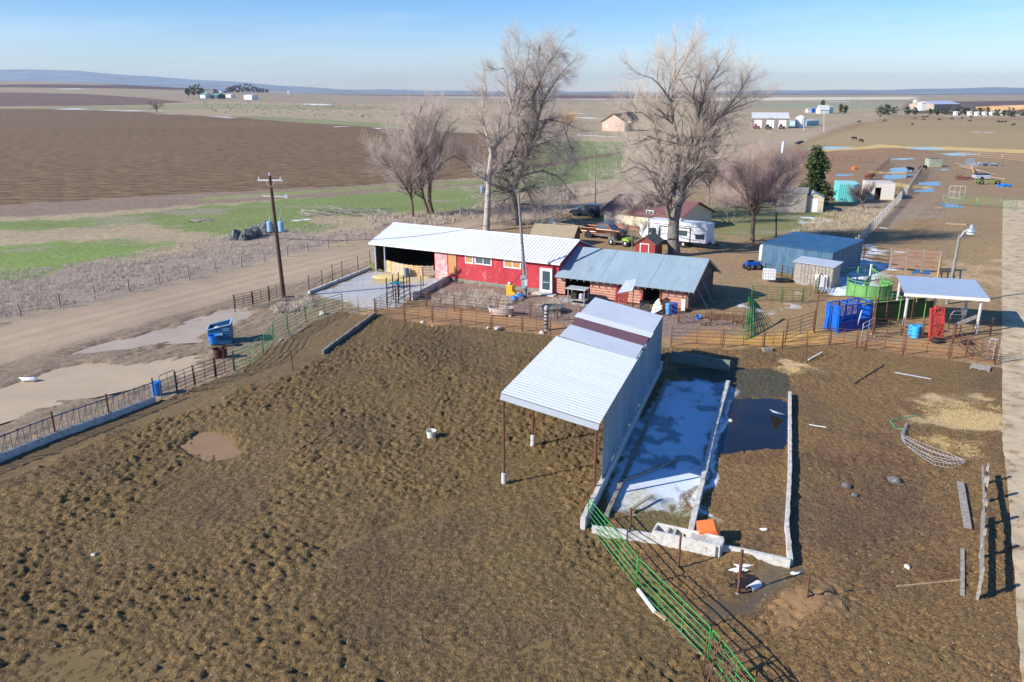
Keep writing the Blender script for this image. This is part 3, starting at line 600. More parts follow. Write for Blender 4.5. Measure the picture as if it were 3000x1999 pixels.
dirL = Vector((math.cos(ang), math.sin(ang), 0))
p0 = Vector((a.x, a.y, 0)) + fs.d * (W_ + .06)
wall_run('grey concrete footing wall beneath the metal side of the long pole shed', [tuple((p0 - dirL * 2.9)[:2]), tuple((p0 + dirL * (LEN + .2))[:2])], .22, .62)
wall_run('concrete kerb running inside the snow basin along the pole shed', [tuple((p0 + fs.d * .75 - dirL * 1.6)[:2]), tuple((p0 + fs.d * .75 + dirL * (LEN - 2))[:2])], .2, .22, m=conc_d)
wall_run('low concrete divider between the snow basin and the dark pond', t2((2133, 1116), (2094, 1250), (2019, 1574), z=.36), .24, .36)
wall_run('rightmost low white concrete wall edging the dark pond', t2((2315, 1147), (2315, 1380), (2306, 1530), (2317, 1638), z=.34), .17, .34)
wall_run('low concrete wall closing the near end of both basins', t2((1735, 1541), (1890, 1563), (1960, 1576), (2120, 1598), (2317, 1640), z=.4), .2, .4)
bx = thing('concrete_trough', 'long concrete box trough with drain holes and open top beside the near basin wall', 'trough', tuple(G(1905, 1592)[:2]) + (0,), 0)
A_, B_ = G(1912, 1592), G(2108, 1637); dv = (B_ - A_).normalized(); nv = Vector((-dv.y, dv.x, 0)); mb = MB()
Lb = (B_ - A_).length
mb.bar(A_ + Vector((0, 0, .3)), B_ + Vector((0, 0, .3)), .14, .6)
mb.bar(A_ + nv * .62 + Vector((0, 0, .33)), B_ + nv * .62 + Vector((0, 0, .33)), .08, .62)
for k, f in enumerate((0, .19, .3, .55, 1.0)): c = A_ + dv * (Lb * f); mb.bar(c + Vector((0, 0, .3)), c + nv * .62 + Vector((0, 0, .3)), .10, .56)
s_ = A_ + dv * Lb * .55; mb.bar(s_ + nv * .31 + Vector((0, 0, .52)), B_ + nv * .31 + Vector((0, 0, .52)), .5, .1)
s_ = A_ + dv * Lb * .2; mb.bar(s_ + nv * .31 + Vector((0, 0, .4)), A_ + dv * Lb * .42 + nv * .31 + Vector((0, 0, .4)), .5, .08)
mb.build('box', conc, bx, world=True, bevel=.01)
hm_ = MB()
for f0 in (.235, .60):
    for i in range(6):
        for j in range(3):
            c = A_ + dv * Lb * (f0 + i * .028) + nv * (.14 + .13 * j) + Vector((0, 0, .572 if f0 > .5 else .442)); MB().lathe(c, [(.026, 0), (.026, .003)], 8).build('drain_hole', mat('rust_stain', rgb(120, 70, 52), .9), bx, world=True)

# ---- red barn
A_ = G(1079, 712, 3.05); B_ = G(1640, 773, 3.05); ab = math.atan2(B_.y - A_.y, B_.x - A_.x); LB = (B_ - A_).length
barn = thing('red_barn', 'long red barn with white ribbed metal roof and an open pallet-fronted bay', 'barn', (A_.x, A_.y, 0), ab)
fb = FR((A_.x, A_.y, 0), ab); EZ, RZ, HW = 3.05, 4.52, 4.42; YW = .42
def gable_roof(root, L, x0, ez, rz, hw, m, pitch=.3, name='roof', amp=.012, t=.05):
    o = MB(); o.corr((x0, 0, ez), (L, 0, ez), (L, hw, rz), (x0, hw, rz), pitch, amp, t, 6); o.corr((L, 2 * hw, ez), (x0, 2 * hw, ez), (x0, hw, rz), (L, hw, rz), pitch, amp, t, 6)
    r = o.build(name, m, root); MB().bar((x0, hw, rz + .02), (L, hw, rz + .02), .3, .04).build('ridge_cap', m, r); return r
rfb = gable_roof(barn, LB, 0, EZ, RZ, HW, white_metal, .32, amp=.004)
m = MB(); k = .15
while k < LB: m.bar((k, .0, EZ + .028), (k, HW, RZ + .028), .05, .05); m.bar((k, 2 * HW, EZ + .028), (k, HW, RZ + .028), .05, .05); k += .36
m.build('roof_ribs', white_metal, rfb)
MB().bar((0, .02, EZ - .12), (LB, .02, EZ - .12), .03, .13).build('fascia', whitep, barn)
xo0 = fb.on(1098, 760, YW)[0]; xo1 = fb.on(1273, 760, YW)[0]; xr = fb.on(1636, 850, YW)[0]
wy0, wy1 = YW, 2 * HW - .4
mb = MB(); mb.b2((xo1, wy0, 0), (xr, wy0 + .15, EZ + .05)); mb.b2((xo0, wy1 - .15, 0), (xr, wy1, EZ + .05))
def gab(mb, x, th, y0, y1, base, rise_):
    ez = base; mid = HW; mb.prism([(y0, 0), (y1, 0), (y1, ez), (mid, rise_), (y0, ez)], x, x + th, 'x')
gab(mb, xr - .15, .15, wy0 + .152, wy1 - .152, EZ + .1, RZ - .06); 
mb.b2((xo1, wy0 + .155, 0), (xo1 + .12, wy1 - .155, EZ))
mb.build('walls', red, barn)
ew = MB(); gab(ew, xo0, .1, wy0, wy1, EZ + .1, RZ - .06); ew.build('end_wall', galv_wall, barn); iw = MB(); iw.b2((xo0 + .103, wy0 + .02, 0), (xo0 + .16, wy1 - .3, EZ)); iw.b2((xo1 - .06, wy0 + .16, 0), (xo1 - .003, wy1 - .3, EZ)); iw.b2((xo0 + .17, wy0 + .3, EZ - .02), (xo1 - .07, wy1 - .3, EZ + .02)); iw.build('bay_shade_lining', dark, barn)  # dark lining added inside the bay as painted shade
MB().b2((xo0 + .13, wy1 - .3, .0), (xo1, wy1 - .17, EZ)).build('bay_back_wall', dark, barn)  # bay's back painted near-black, its shade put into the colour
sk = MB(); zk = .0
for k in range(7):    # lap siding near the door
    sk.b2((fb.on(1572, 800, YW)[0], wy0 - .025, .4 + k * .34), (xr, wy0 - .003, .42 + k * .34))
sk.build('siding_laps', red_wood, barn)
MB().b2((xo1 + .9, wy0 - .04, -.05), (xr - 1.5, wy0 - .004, .34)).build('plinth', conc_d, barn)
for px in (1099, 1126): x = fb.on(px, 750, YW)[0]; MB().tube([(x + .05, YW, 0), (x + .05, YW, EZ - .1)], .07, 8).build('post', galv, barn)
x0, z1 = fb.on(1274, 738, YW); x1, z0 = fb.on(1312, 800, YW); MB().b2((x0 + .02, YW - .05, .1), (x1, YW - .004, z1 - .1)).build('faded_panel', mat('bleached_red_siding', rgb(206, 140, 140), .8, 0, .12, 1.2, c2=rgb(220, 186, 180)), barn)
x0, _ = fb.on(1314, 745, YW); x1, _ = fb.on(1337, 745, YW); MB().b2((x0, YW - .07, .7), (x1, YW - .004, EZ - .15)).build('plywood_patch', ply, barn)
for (pa, pb, pane, dv_) in (((1363, 747), (1387, 774), ply, 0), ((1391, 750), (1441, 780), glass, 1), ((1476, 760), (1527, 790), ply, 1)):
    x0, z1 = fb.on(*pa, YW); x1, z0 = fb.on(*pb, YW); window(barn, x0, x1, z0, z1, YW, pane=pane, w_=.11, div=dv_)
xa = fb.on(1502, 775, YW)[0]; xb = fb.on(1523, 775, YW)[0]
x0, z1 = fb.on(1586, 795, YW); x1, z0 = fb.on(1615, 865, YW); z0 = .12; z1 = 2.25
df = MB(); df.b2((x0 - .12, YW - .09, z0), (x0, YW - .003, z1 + .12)); df.b2((x1, YW - .09, z0), (x1 + .12, YW - .003, z1 + .12)); df.b2((x0, YW - .09, z1), (x1, YW - .003, z1 + .12)); df.build('door_frame', whitep, barn)
dr = MB(); dr.b2((x0, YW - .05, z0), (x0 + .13, YW - .005, z1)); dr.b2((x1 - .13, YW - .05, z0), (x1, YW - .005, z1)); dr.b2((x0 + .13, YW - .05, z0), (x1 - .13, YW - .005, z0 + .2)); dr.b2((x0 + .13, YW - .05, z1 - .15), (x1 - .13, YW - .005, z1))
dr = dr.build('door', whitep, barn); MB().b2((x0 + .13, YW - .03, z0 + .2), (x1 - .13, YW - .01, z1 - .15)).build('pane', glass, dr); MB().tube([(x0 + .25, YW - .09, 1.05), (x1 - .2, YW - .09, 1.05)], .018, 6).build('handle', galv, dr)
st = MB().b2((x0 - .5, YW - 1.0, -.1), (x1 + .7, YW - .1, .1)).build('door_step', conc, barn)
dx0 = x0
# log barn
zE, zR, hw2 = 1.85, 3.92, 4.6
C1 = G(1630, 812, zE); D1 = G(2032, 858, zE); al = math.atan2(D1.y - C1.y, D1.x - C1.x); LL = (D1 - C1).length
lb = thing('log_barn', 'old log barn with blue grey metal roof and peeling red log walls', 'barn', (C1.x, C1.y, 0), al); fl = FR((C1.x, C1.y, 0), al)
o = MB(); o.quad((-.2, 0, zE), (LL, 0, zE), (LL, hw2, zR), (-.2, hw2, zR), .04); o.quad((LL, 2 * hw2, zE), (-.2, 2 * hw2, zE), (-.2, hw2, zR), (LL, hw2, zR), .04)
for x in (4.1, 8.7): o.bar((x, .02, zE + .022), (x, hw2, zR + .022), .03, .012)
o.build('roof', blue_grey, lb)
rf_ = MB()
for k in range(20): x = .2 + k * .64; rf_.bar((x, -.12, zE - .13), (x, .9, zE + .31), .05, .1)
rf_.bar((LL, 0, zE - .1), (LL, hw2, zR - .1), .04, .2); rf_.bar((LL, 2 * hw2, zE - .1), (LL, hw2, zR - .1), .04, .2); rf_.build('rafters', grey_wood, lb)
YL = .75; yl1 = 2 * hw2 - .6
def logs(mb, x0, x1, y, z0, z1, step=.235, r=.125):
    z = z0 + step / 2
    while z < z1 - .02: mb.tube([(x0, y + rnd.uniform(-.012, .012), z), (x1, y + rnd.uniform(-.012, .012), z + rnd.uniform(-.01, .01))], r * rnd.uniform(.92, 1.04), 10); z += step
XL = lambda px, py=880: fl.on(px, py, YL)[0]
xr2 = XL(2014, 900)
for p, q in ((1632, 1656), (1729, 1805), (1937, 2010)):
    m = MB(); logs(m, XL(p), XL(q), YL, .1, 1.8); m.build('log_wall', red_old, lb)
m = MB(); logs(m, XL(1838), XL(1880), YL, .1, 1.85); m.build('log_wall', red_old, lb)
m = MB(); m.b2((XL(1808), YL - .1, 0), (XL(1836), YL, 1.95)); [m.b2((XL(1808 + 7 * k) + .02, YL - .14, 0), (XL(1808 + 7 * k) + .09, YL - .102, 1.95)) for k in range(4)]; m.build('plank_door', red_wood, lb)
for px in (1806, 1836, 1881, 1936, 2012): MB().b2((XL(px) - .08, YL - .17, 0), (XL(px) + .08, YL + .05, 1.85)).build('post', red_wood, lb)
m = MB(); y = YL
while y < yl1: m.b2((xr2 - .02, y, .1), (xr2 + .1, y + .2, 2.2)); y += .24
logs_ = MB()
z = .2
while z < 2.05: logs_.tube([(xr2, YL - .25, z), (xr2, yl1 + .2, z)], .125, 8); z += .235
logs_.build('log_wall', mat('bare_dark_logs', rgb(120, 92, 84), .9, 0, .2, 3), lb)
m = MB(); m.prism([(YL, 1.85), (yl1, 1.85), (hw2, zR - .12)], xr2 - .06, xr2 + .06, 'x'); [m.bar((xr2 + .08, YL + .4 + k * .5, 2.0), (xr2 + .08, YL + .4 + k * .5, 2.05 + max(0, (1 - abs(YL + .4 + k * .5 - hw2) / 3.7)) * 1.75), .04, .3, up=(1, 0, 0)) for k in range(13)]; m.build('gable', grey_wood, lb)
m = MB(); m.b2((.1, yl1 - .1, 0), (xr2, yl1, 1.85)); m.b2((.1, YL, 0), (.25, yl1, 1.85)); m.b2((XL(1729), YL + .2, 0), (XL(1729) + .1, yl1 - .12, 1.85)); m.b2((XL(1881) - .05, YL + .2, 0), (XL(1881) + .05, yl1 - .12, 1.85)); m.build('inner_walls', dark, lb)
m = MB(); m.bar((xr2 + 1.4, 2.2, 0), (xr2 + .1, 2.6, 1.8), .12, .06); m.bar((xr2 + 1.3, 4.4, 0), (xr2 + .1, 4.6, 2.0), .12, .06); m.build('braces', grey_wood, lb)
m = MB(); m.b2((xr2 - .5, YL - .16, .02), (xr2 - .02, YL - .13, 1.0)); m.build('white_skirting', whitep, lb)

# ---- house
A_ = G(1770, 650); B_ = G(1905, 668); ah = math.atan2(B_.y - A_.y, B_.x - A_.x)
hs_ = thing('farmhouse', 'cream farmhouse with dark maroon metal roof seen through the bare trees', 'house', (A_.x, A_.y, 0), ah); fh = FR((A_.x, A_.y, 0), ah)
zt = fh.on(1770, 611)[1]; L_ = 12.5; dp = 8.5
m = MB(); m.b2((0, 0, .5), (L_, .2, zt)); m.b2((0, dp - .2, .5), (L_, dp, zt)); m.prism([(.2, .5), (dp - .2, .5), (dp - .2, zt), (dp / 2, zt + 1.5), (.2, zt)], 0, .2, 'x'); m.prism([(.2, .5), (dp - .2, .5), (dp - .2, zt), (dp / 2, zt + 1.5), (.2, zt)], L_ - .2, L_, 'x'); m.build('walls', cream, hs_)
MB().b2((.01, .01, -.2), (L_ - .01, dp - .01, .5)).build('foundation', cream, hs_)
o = MB(); o.corr((-.5, -.6, zt - .22), (L_ + .5, -.6, zt - .22), (L_ + .5, dp / 2, zt + 1.7), (-.5, dp / 2, zt + 1.7), .3, .012, .06, 6); o.corr((L_ + .5, dp + .6, zt - .22), (-.5, dp + .6, zt - .22), (-.5, dp / 2, zt + 1.7), (L_ + .5, dp / 2, zt + 1.7), .3, .012, .06, 6); o.build('roof', mat('maroon_roof_metal', rgb(126, 88, 88), .6, .1, .1, 1.5), hs_)
x0, z1 = fh.on(1790, 617); x1, z0 = fh.on(1805, 644)
window(hs_, x0, x1, z0, z1, -.01, div=0); window(hs_, 7.2, 8.4, 1.4, 2.4, -.01, div=1)
MB().b2((2.0, -3.0, -.05), (9.5, -.95, .14)).build('brick_patio', mat('brick_paving', rgb(176, 116, 98), .9, 0, .15, 4), hs_)
m = MB(); m.b2((9.9, -.9, 0), (12.4, -.02, 2.2)); m.build('porch', mat('brown_siding', rgb(120, 84, 70), .8), hs_)
# ---- small buildings
def gable_shed(label, o_px, ang_, L, dpt, ez, rz, wm, rmat, name='garden_shed', cat='shed', door=None, over=.15, roofpitch=.25, dm=whitep, trim=None):
    p = G(*o_px); t = thing(name, label, cat, (p.x, p.y, 0), ang_)
    m = MB(); m.b2((0, .0, 0), (L, .08, ez)); m.b2((0, dpt - .08, 0), (L, dpt, ez)); m.b2((0, .08, 0), (.08, dpt - .08, ez)); m.b2((L - .08, .08, 0), (L, dpt - .08, ez))
    m.prism([(0, ez), (L, ez), (L / 2, rz)], .0, .08); m.prism([(0, ez), (L, ez), (L / 2, rz)], dpt - .08, dpt); m.build('walls', wm, t)
    o = MB(); s_ = (rz - ez) / (L / 2)
    for sg in (0, 1):
        e = (-over, ez - over * s_) if sg == 0 else (L + over, ez - over * s_)
        q = [(e[0], -over, e[1]), (e[0], dpt + over, e[1]), (L / 2, dpt + over, rz), (L / 2, -over, rz)]
        if sg == 0: q = [q[0], q[3], q[2], q[1]]
        else: q = [q[0], q[1], q[2], q[3]]
        o.quad(*[(a_, b_, c_ + .05) for a_, b_, c_ in q], .05)
    o.build('roof', rmat, t)
    if door: d_ = MB().b2((door[0], -.04, .05), (door[1], -.003, door[2])).build('door', dm, t); MB().lathe((door[1] - .12, -.06, 1.0), [(.03, 0), (.03, .05)], 8).build('handle', galv, d_)
    if trim and door:
        m = MB(); m.b2((door[0] - .1, -.05, .05), (door[0] - .002, -.002, door[2] + .1)); m.b2((door[1] + .002, -.05, .05), (door[1] + .1, -.002, door[2] + .1)); m.b2((door[0], -.05, door[2] + .002), (door[1], -.002, door[2] + .1)); m.b2((0, -.05, ez - .02), (.07, -.002, ez - .0)); m.build('door_trim', trim, t)
    return t
gable_shed('small red shed with mossy roof and white trimmed door behind the log barn', (1859, 764), R(-25), 2.25, 3.2, 2.0, 2.75, red_wood, mat('mossy_shingles', rgb(122, 118, 102), .9, 0, .3, 3, .01, 12), door=(.65, 1.5, 1.9), dm=red, trim=whitep)
gable_shed('small weathered white garden shed with curved roof and pale door', (2352, 622), R(-17), 2.9, 3.6, 2.3, 3.0, mat('peeling_white_boards', rgb(206, 192, 168), .85, 0, .14, 2, c2=rgb(160, 146, 126)), mat('shed_roof_felt', rgb(140, 158, 160), .8, 0, .2, 3), door=(1.0, 2.1, 2.15))
def box_shed(label, name, px, ang_, L, dpt, zf, zb, wm, rmat, corr=None, over=.0, cat='shed', openings=()):
    p = G(*px); t = thing(name, label, cat, (p.x, p.y, 0), ang_); m = MB(); th = .08
    def wallp(a_, b_, za, zb_):
        if corr: m.corr((a_[0], a_[1], 0), (b_[0], b_[1], 0), (b_[0], b_[1], zb_), (a_[0], a_[1], za), corr, .02, .03)
        else: m.quad((a_[0], a_[1], 0), (b_[0], b_[1], 0), (b_[0], b_[1], zb_), (a_[0], a_[1], za), th)
    if openings:
        xs = [0]
        for (u0, u1, zz) in openings: m.b2((xs[-1], 0, 0), (u0, th, zf)); m.b2((u0, 0, zz), (u1, th, zf)); xs.append(u1)
        m.b2((xs[-1], 0, 0), (L, th, zf))
    else: wallp((0, 0), (L, 0), zf, zf)
    wallp((L, 0), (L, dpt), zf, zb); wallp((L, dpt), (0, dpt), zb, zb); wallp((0, dpt), (0, 0), zb, zf); m.build('walls', wm, t)
    MB().quad((-over, -over, zf + .06), (L + over, -over, zf + .06), (L + over, dpt + over, zb + .06), (-over, dpt + over, zb + .06), .06).build('roof', rmat, t)
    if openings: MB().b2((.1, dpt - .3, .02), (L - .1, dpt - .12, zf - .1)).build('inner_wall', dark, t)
    return t
box_shed('teal corrugated metal container with pale top between the garden shed and the fence', 'teal_container', (2454, 591), R(-14), 3.3, 6.2, 2.9, 2.9, teal, mat('pale_teal_top', rgb(150, 210, 206), .6, 0, .06, 1), .3)
box_shed('white plastered block shed with dark doorway near the board fence', 'block_shed', (2536, 584), R(-14), 4.6, 5.0, 2.75, 2.75, mat('white_plaster', rgb(212, 204, 192), .85, 0, .08, 1.5), mat('grey_flat_roof', rgb(196, 190, 180), .9, 0, .08, 1), openings=((1.35, 2.35, 2.05),))
bs = None
A_ = G(2228, 790); 
B_ = G(2431, 822); a_s = math.atan2(B_.y - A_.y, B_.x - A_.x); fr_ = FR((A_.x, A_.y, 0), a_s)
zf_ = fr_.on(2241, 709)[1]; zf2 = fr_.on(2431, 746)[1]; print('blue shed', zf_, zf2, (B_ - A_).length, math.degrees(a_s))
LBs = (B_ - A_).length
bs = box_shed('large blue grey metal shed with flat roof striped by tree shadows', 'metal_shed', (2228, 790), a_s, LBs, 7.6, (zf_ + zf2) / 2, (zf_ + zf2) / 2 + .25, mat('light_blue_metal', rgb(88, 120, 142), .5, .15, .12, .8, c2=rgb(70, 102, 126), stretch=(1, 1, .3)), mat('blue_metal_roof', rgb(56, 98, 132), .5, .1, .2, .7), .25, over=.12)
lt = box_shed('small lean-to of grey boards with tin roof against the blue metal shed', 'board_lean_to', (2322, 826), a_s, 3.9, 1.7, 2.0, 2.25, grey_wood, galv, None, over=.15)
m = MB(); [m.b2((.5 + k * .34, -.05, .02), (.5 + k * .34 + .28, -.004, 1.9)) for k in range(9)]; m.build('boards', grey_wood, lt)
MB().b2((2.3, -.25, .0), (3.5, -.12, 1.15)).build('leaning_panel', whitep, lt)
box_shed('plain grey board shed half hidden by the pink tree', 'board_shed', (2270, 620), R(-20), 4.6, 5, 3.0, 3.3, grey_wood, grey_wood, None, over=.1)
# ---- working canopy over the chute
FLp = G(2646, 962); FRp = G(2859, 978); ac = math.atan2(FRp.y - FLp.y, FRp.x - FLp.x); Lc = (FRp - FLp).length; fc = FR((FLp.x, FLp.y, 0), ac)
zc = fc.on(2657, 848)[1]; zc2 = fc.on(2870, 880)[1]; print('canopy', zc, zc2, Lc, math.degrees(ac))
cz = (zc + zc2) / 2
can = thing('chute_canopy', 'open shelter with pale metal roof on white pipe posts over the cattle chute', 'shelter', (FLp.x, FLp.y, 0), ac)
dpc = 3.3
bl = G(2673, 804, cz + .35); q = fc.loc(bl); dpc = max(2.6, min(4.5, q[1]))
MB().corr((-.35, -.25, cz), (Lc + .45, -.25, cz), (Lc + .45, dpc, cz + .4), (-.35, dpc, cz + .4), .2, .01).build('roof', mat('pale_blue_metal', rgb(184, 196, 208), .4, .3, .06, .7), can)
MB().bar((-.35, -.28, cz - .14), (Lc + .45, -.28, cz - .14), .05, .24).build('beam', whitep, can)
pw_ = mat('white_pipe', rgb(196, 192, 186), .5, 0, .1, 3)
for x, y in ((0, 0), (Lc, 0), (0, dpc - .3), (Lc, dpc - .3), (Lc * .55, dpc - .3)): MB().tube([(x, y, 0), (x, y, cz - .05 + (.35 if y else 0))], .11, 10).build('post', pw_, can)

wall_run('dark concrete end wall at the far end of the snow basin beside the pole shed', t2((1968, 1030), (2140, 1058), z=.75), .2, .75, m=mat('shaded_basin_concrete', rgb(120, 126, 120), .9, 0, .2, 1.5))  # shade on this wall is put into its darker concrete colour
# ================================================================ FENCES
def fence(label, pts, h, rails, m, name='pipe_fence', cat='fence', post_r=.04, rail_r=.019, zlow=.25, spacing=3.0, posts=True, extra=.12, panel=True, grp=None, pm_=None, n=6, sag=.0, rail_n=5, stile=True):
    W3 = [Vector((p[0], p[1], 0)) for p in pts]; t = thing(name, label, cat, tuple(W3[0]), 0, grp)
    hs = h if isinstance(h, (list, tuple)) else [h] * len(W3)
    for i in range(len(W3) - 1):
        p, q = W3[i], W3[i + 1]; L = (q - p).length; k = max(1, round(L / spacing)); dv = (q - p) / k
        for j in range(k + (1 if i == len(W3) - 2 else 0)):
            c = p + dv * j; hh = hs[i] + (hs[i + 1] - hs[i]) * j / k; lean = Vector((rnd.uniform(-.03, .03), rnd.uniform(-.03, .03), 0))
            zg = zat(c.x, c.y)
            if posts: MB().tube([c + Vector((0, 0, min(zg, 0) - .15)), c + lean + Vector((0, 0, hh + extra * rnd.uniform(.5, 1.5)))], post_r, n).build('post', pm_ or m, t, world=True, smooth=True)
        mb = MB()
        for j in range(k):
            a_, b_ = p + dv * j, p + dv * (j + 1)
            hA = hs[i] + (hs[i + 1] - hs[i]) * j / k; hB = hs[i] + (hs[i + 1] - hs[i]) * (j + 1) / k
            for r_ in range(rails):
                f = r_ / max(1, rails - 1); za = zlow + (hA - zlow) * f; zb_ = zlow + (hB - zlow) * f; mid = (a_ + b_) / 2
                mb.tube([a_ + Vector((0, 0, za)), mid + Vector((0, 0, (za + zb_) / 2 - sag)), b_ + Vector((0, 0, zb_))], rail_r, rail_n, caps=False)
            if panel and stile:
                for f in (.04, .5, .96): c = a_.lerp(b_, f); mb.bar(c + Vector((0, 0, zlow)), c + Vector((0, 0, (hA + hB) / 2)), .03, .03, up=(1, 0, 0))
        mb.build('rails', m, t, world=True, smooth=True)
    return t
def panel(label, p, q, h, m, rails=6, r=.022, zlow=.1, lean=(0, 0), name='cattle_gate', stiles=(.33, .66), grp=None, cat='gate', legs=True, z0=0.0):
    p = Vector((p[0], p[1], z0)); q = Vector((q[0], q[1], z0)); t = thing(name, label, cat, tuple(p), 0, grp); ln = Vector((lean[0], lean[1], 0))
    d = (q - p).normalized(); rr = .12; f = MB()
    U = lambda c, z: c + Vector((0, 0, z)) + ln * (z / h)
    f.tube([U(p, 0), U(p, h - rr), U(p + d * rr * .3, h - rr * .3), U(p + d * rr, h), U(q - d * rr, h), U(q - d * rr * .3, h - rr * .3), U(q, h - rr), U(q, 0)], r * 1.15, 6)
    f.build('frame', m, t, world=True, smooth=True); f = MB()
    for k in range(rails - 1): z = zlow + (h - zlow) * k / (rails - 1); f.tube([U(p, z), U(q, z)], r, 5)
    f.build('rails', m, t, world=True, smooth=True)
    for s_ in stiles: c = p.lerp(q, s_); MB().bar(U(c, zlow), U(c, h), .045, .012, up=(1, 0, 0)).build('stile', m, t, world=True)
    return t
g2 = lambda *a: tuple(G(*a)[:2])
# near green panels (foreground)
panel('bright green tube panel at the corner of the basin wall, first of the foreground row', g2(1721, 1541), g2(1862, 1722), 1.32, green_p, 6, stiles=(.36, .68), lean=(.03, .02))
panel('middle bright green tube panel of the foreground row, with white pipe at its foot', g2(1864, 1725), g2(2072, 1940), 1.32, green_p, 6, stiles=(.33, .66), lean=(.03, .02))
panel('bright green tube panel cut by the bottom edge of the picture', g2(2076, 1944), g2(2200, 2110), 1.32, green_p, 6, stiles=(.3, .6), lean=(.05, .02))
gt = panel('rusty brown gate tied against the green panel at the bottom edge', g2(2058, 1990), g2(2175, 2120), 1.4, rusty, 5, stiles=(.2, .5), lean=(.1, .2), name='rusty_gate', cat='gate')
A_, B_ = G(2068, 1962, 1.1), G(2128, 1890, 1.1)
rb = thing('rusty_brace', 'bent rusty pipe brace leaning on the green panel near the bottom edge', 'brace', tuple(A_), 0); MB().tube([A_ + Vector((0, 0, -.9)), G(2112, 1872, 1.35), G(2122, 1905, 1.0), G(2150, 1990, .4)], .03, 6).build('pipe', rusty, rb, world=True)
# single rusty posts
for px, py, h, lb_ in ((1755, 1434, 0, ''), (1720, 1500, 1.0, 'short rusty post at the corner of the footing wall'), (1845, 1582, 1.5, 'rusty post standing by the green panel and the near basin wall'), (1987, 1666, 1.55, 'rusty post in front of the concrete trough'), (2162, 1740, 1.85, 'thick rusty post beside the dark seep hole'),
                  (2362, 1775, 1.35, 'rusty post in the pale spoil heap'), (2360, 1062, 1.45, 'lone rusty post in the mud yard beside a fallen rail'), (859, 1088, 1.55, 'lone brown post standing in the mud near the green fence')):
    if not h: continue
    p = G(px, py); t = thing('steel_post', lb_, 'post', (p.x, p.y, 0)); MB().tube([(0, 0, -.2), (rnd.uniform(-.06, .02), rnd.uniform(-.03, .03), h)], .062 if px == 2162 else .045, 8).build('pipe', rusty, t); MB().lathe((0, 0, -.15), [(.11, 0), (.1, .16), (.05, .2)], 8).build('footing', conc_d, t)
# feed bunk: concrete kerb with self-locking headlocks
bk = [G(455, 1182), G(322, 1232), G(165, 1288), G(0, 1355), G(-240, 1446)]
bt = thing('feed_bunk', 'long low concrete feed bunk wall with blue topped headlock rail on the left edge', 'feed bunk', tuple(bk[0]), 0)
mb = MB()
for p, q in zip(bk[:-1], bk[1:]): mb.bar(p + Vector((0, 0, .12)), q + Vector((0, 0, .12)), .2, .66)
mb.build('bunk_wall', conc, bt, world=True, bevel=.02)
bar_m = mat('galvanised_blue_grey_pipe', rgb(110, 118, 128), .5, .3, .2, 5, c2=rgb(96, 70, 60)); tops = MB(); dg = MB()
for p, q in zip(bk[:-1], bk[1:]):
    L = (q - p).length; d = (q - p) / L; Z0, Z1 = .45, 1.32; V = lambda s_, z: p + d * s_ + Vector((0, 0, z))
    tops.tube([V(0, Z1), V(L, Z1)], .035, 6); tops.tube([V(0, Z0), V(L, Z0)], .025, 6)
    s_ = .3
    while s_ < L - .35:
        dg.tube([V(s_, Z0), V(s_, Z1)], .02, 5); dg.tube([V(s_ + .26, Z1), V(s_ + .06 + .52, Z0)], .02, 5); dg.tube([V(s_ + .26, Z1), V(s_ + .34, Z0)], .016, 5); dg.bar(V(s_ + .2, Z1 + .01), V(s_ + .34, Z1 + .01), .09, .09); s_ += .68
    MB().tube([p + Vector((0, 0, -.1)), p + Vector((0, 0, 1.62))], .05, 8).build('post', rusty, bt, world=True)
tops.build('top_rail', bar_m, bt, world=True); dg.build('headlocks', bar_m, bt, world=True); bt['label'] = 'long low concrete feed bunk wall with grey headlock rail at the left edge'
# left side gates and fences
panel('dark steel swing gate beside the blue barrel, leaning open at the puddle', g2(474, 1170), g2(520, 1150), 1.5, bar_m, 5, name='swing_gate', cat='gate', stiles=(.5,))
fence('brown pipe fence between the swing gate and the green panels left of the mud pen', [g2(520, 1158), g2(572, 1136), g2(634, 1113), g2(688, 1092)], 1.45, 6, darkpipe, spacing=4.5)
gl = [(690, 1092), (735, 1073), (772, 1040), (800, 1000), (845, 976), (898, 945), (950, 925), (1003, 908)]
lbs = ['green corral panel next to the brown pipe fence above the mud pen', 'green corral panel just right of the dumpster shadow', 'tilted green corral panel bending around the pen corner', 'green corral panel rising steeply behind the dumpster shadow', 'green corral panel left of the white bucket stain, above the pen', 'green corral panel sloping up toward the concrete pad', 'green corral panel ending at the corner of the concrete pad']
for (p, q, l_) in zip(gl[:-1], gl[1:], lbs): panel(l_, g2(*p), g2(*q), 1.45, green_p if gl.index(p) % 2 == 0 else green_w, 6, stiles=(.5,), grp='green panels along the pen corner', lean=(rnd.uniform(-.1, .15), rnd.uniform(-.1, .1)))
fence('dark pipe gate fence at the foot of the big power pole', [g2(689, 912), g2(742, 899), g2(790, 886), g2(833, 870)], 1.35, 6, darkpipe, spacing=3.2)
fence('brown wire and pipe fence along the kerb of the concrete pad', [g2(907, 860), g2(945, 842), g2(1003, 815), g2(1050, 797), g2(1086, 783)], 1.6, 4, darkpipe, spacing=2.6, rail_r=.009, stile=False)
wall_run('low concrete kerb on the far side of the icy pad', [g2(905, 862), g2(1090, 787)], .25, .28)
wall_run('low concrete retaining wall running from the icy pad to the red barn', [g2(1205, 880), g2(1340, 808)], .3, .55)
fence('tan board and wire panel at the near corner of the icy pad', [g2(1003, 908), g2(1050, 915), g2(1099, 925)], 1.25, 5, wood, name='board_fence', spacing=3)
fence('dark pipe fence angling across the icy pad toward the squeeze gate', [g2(1099, 925), g2(1135, 905), g2(1160, 892)], 1.4, 6, darkpipe, spacing=3)
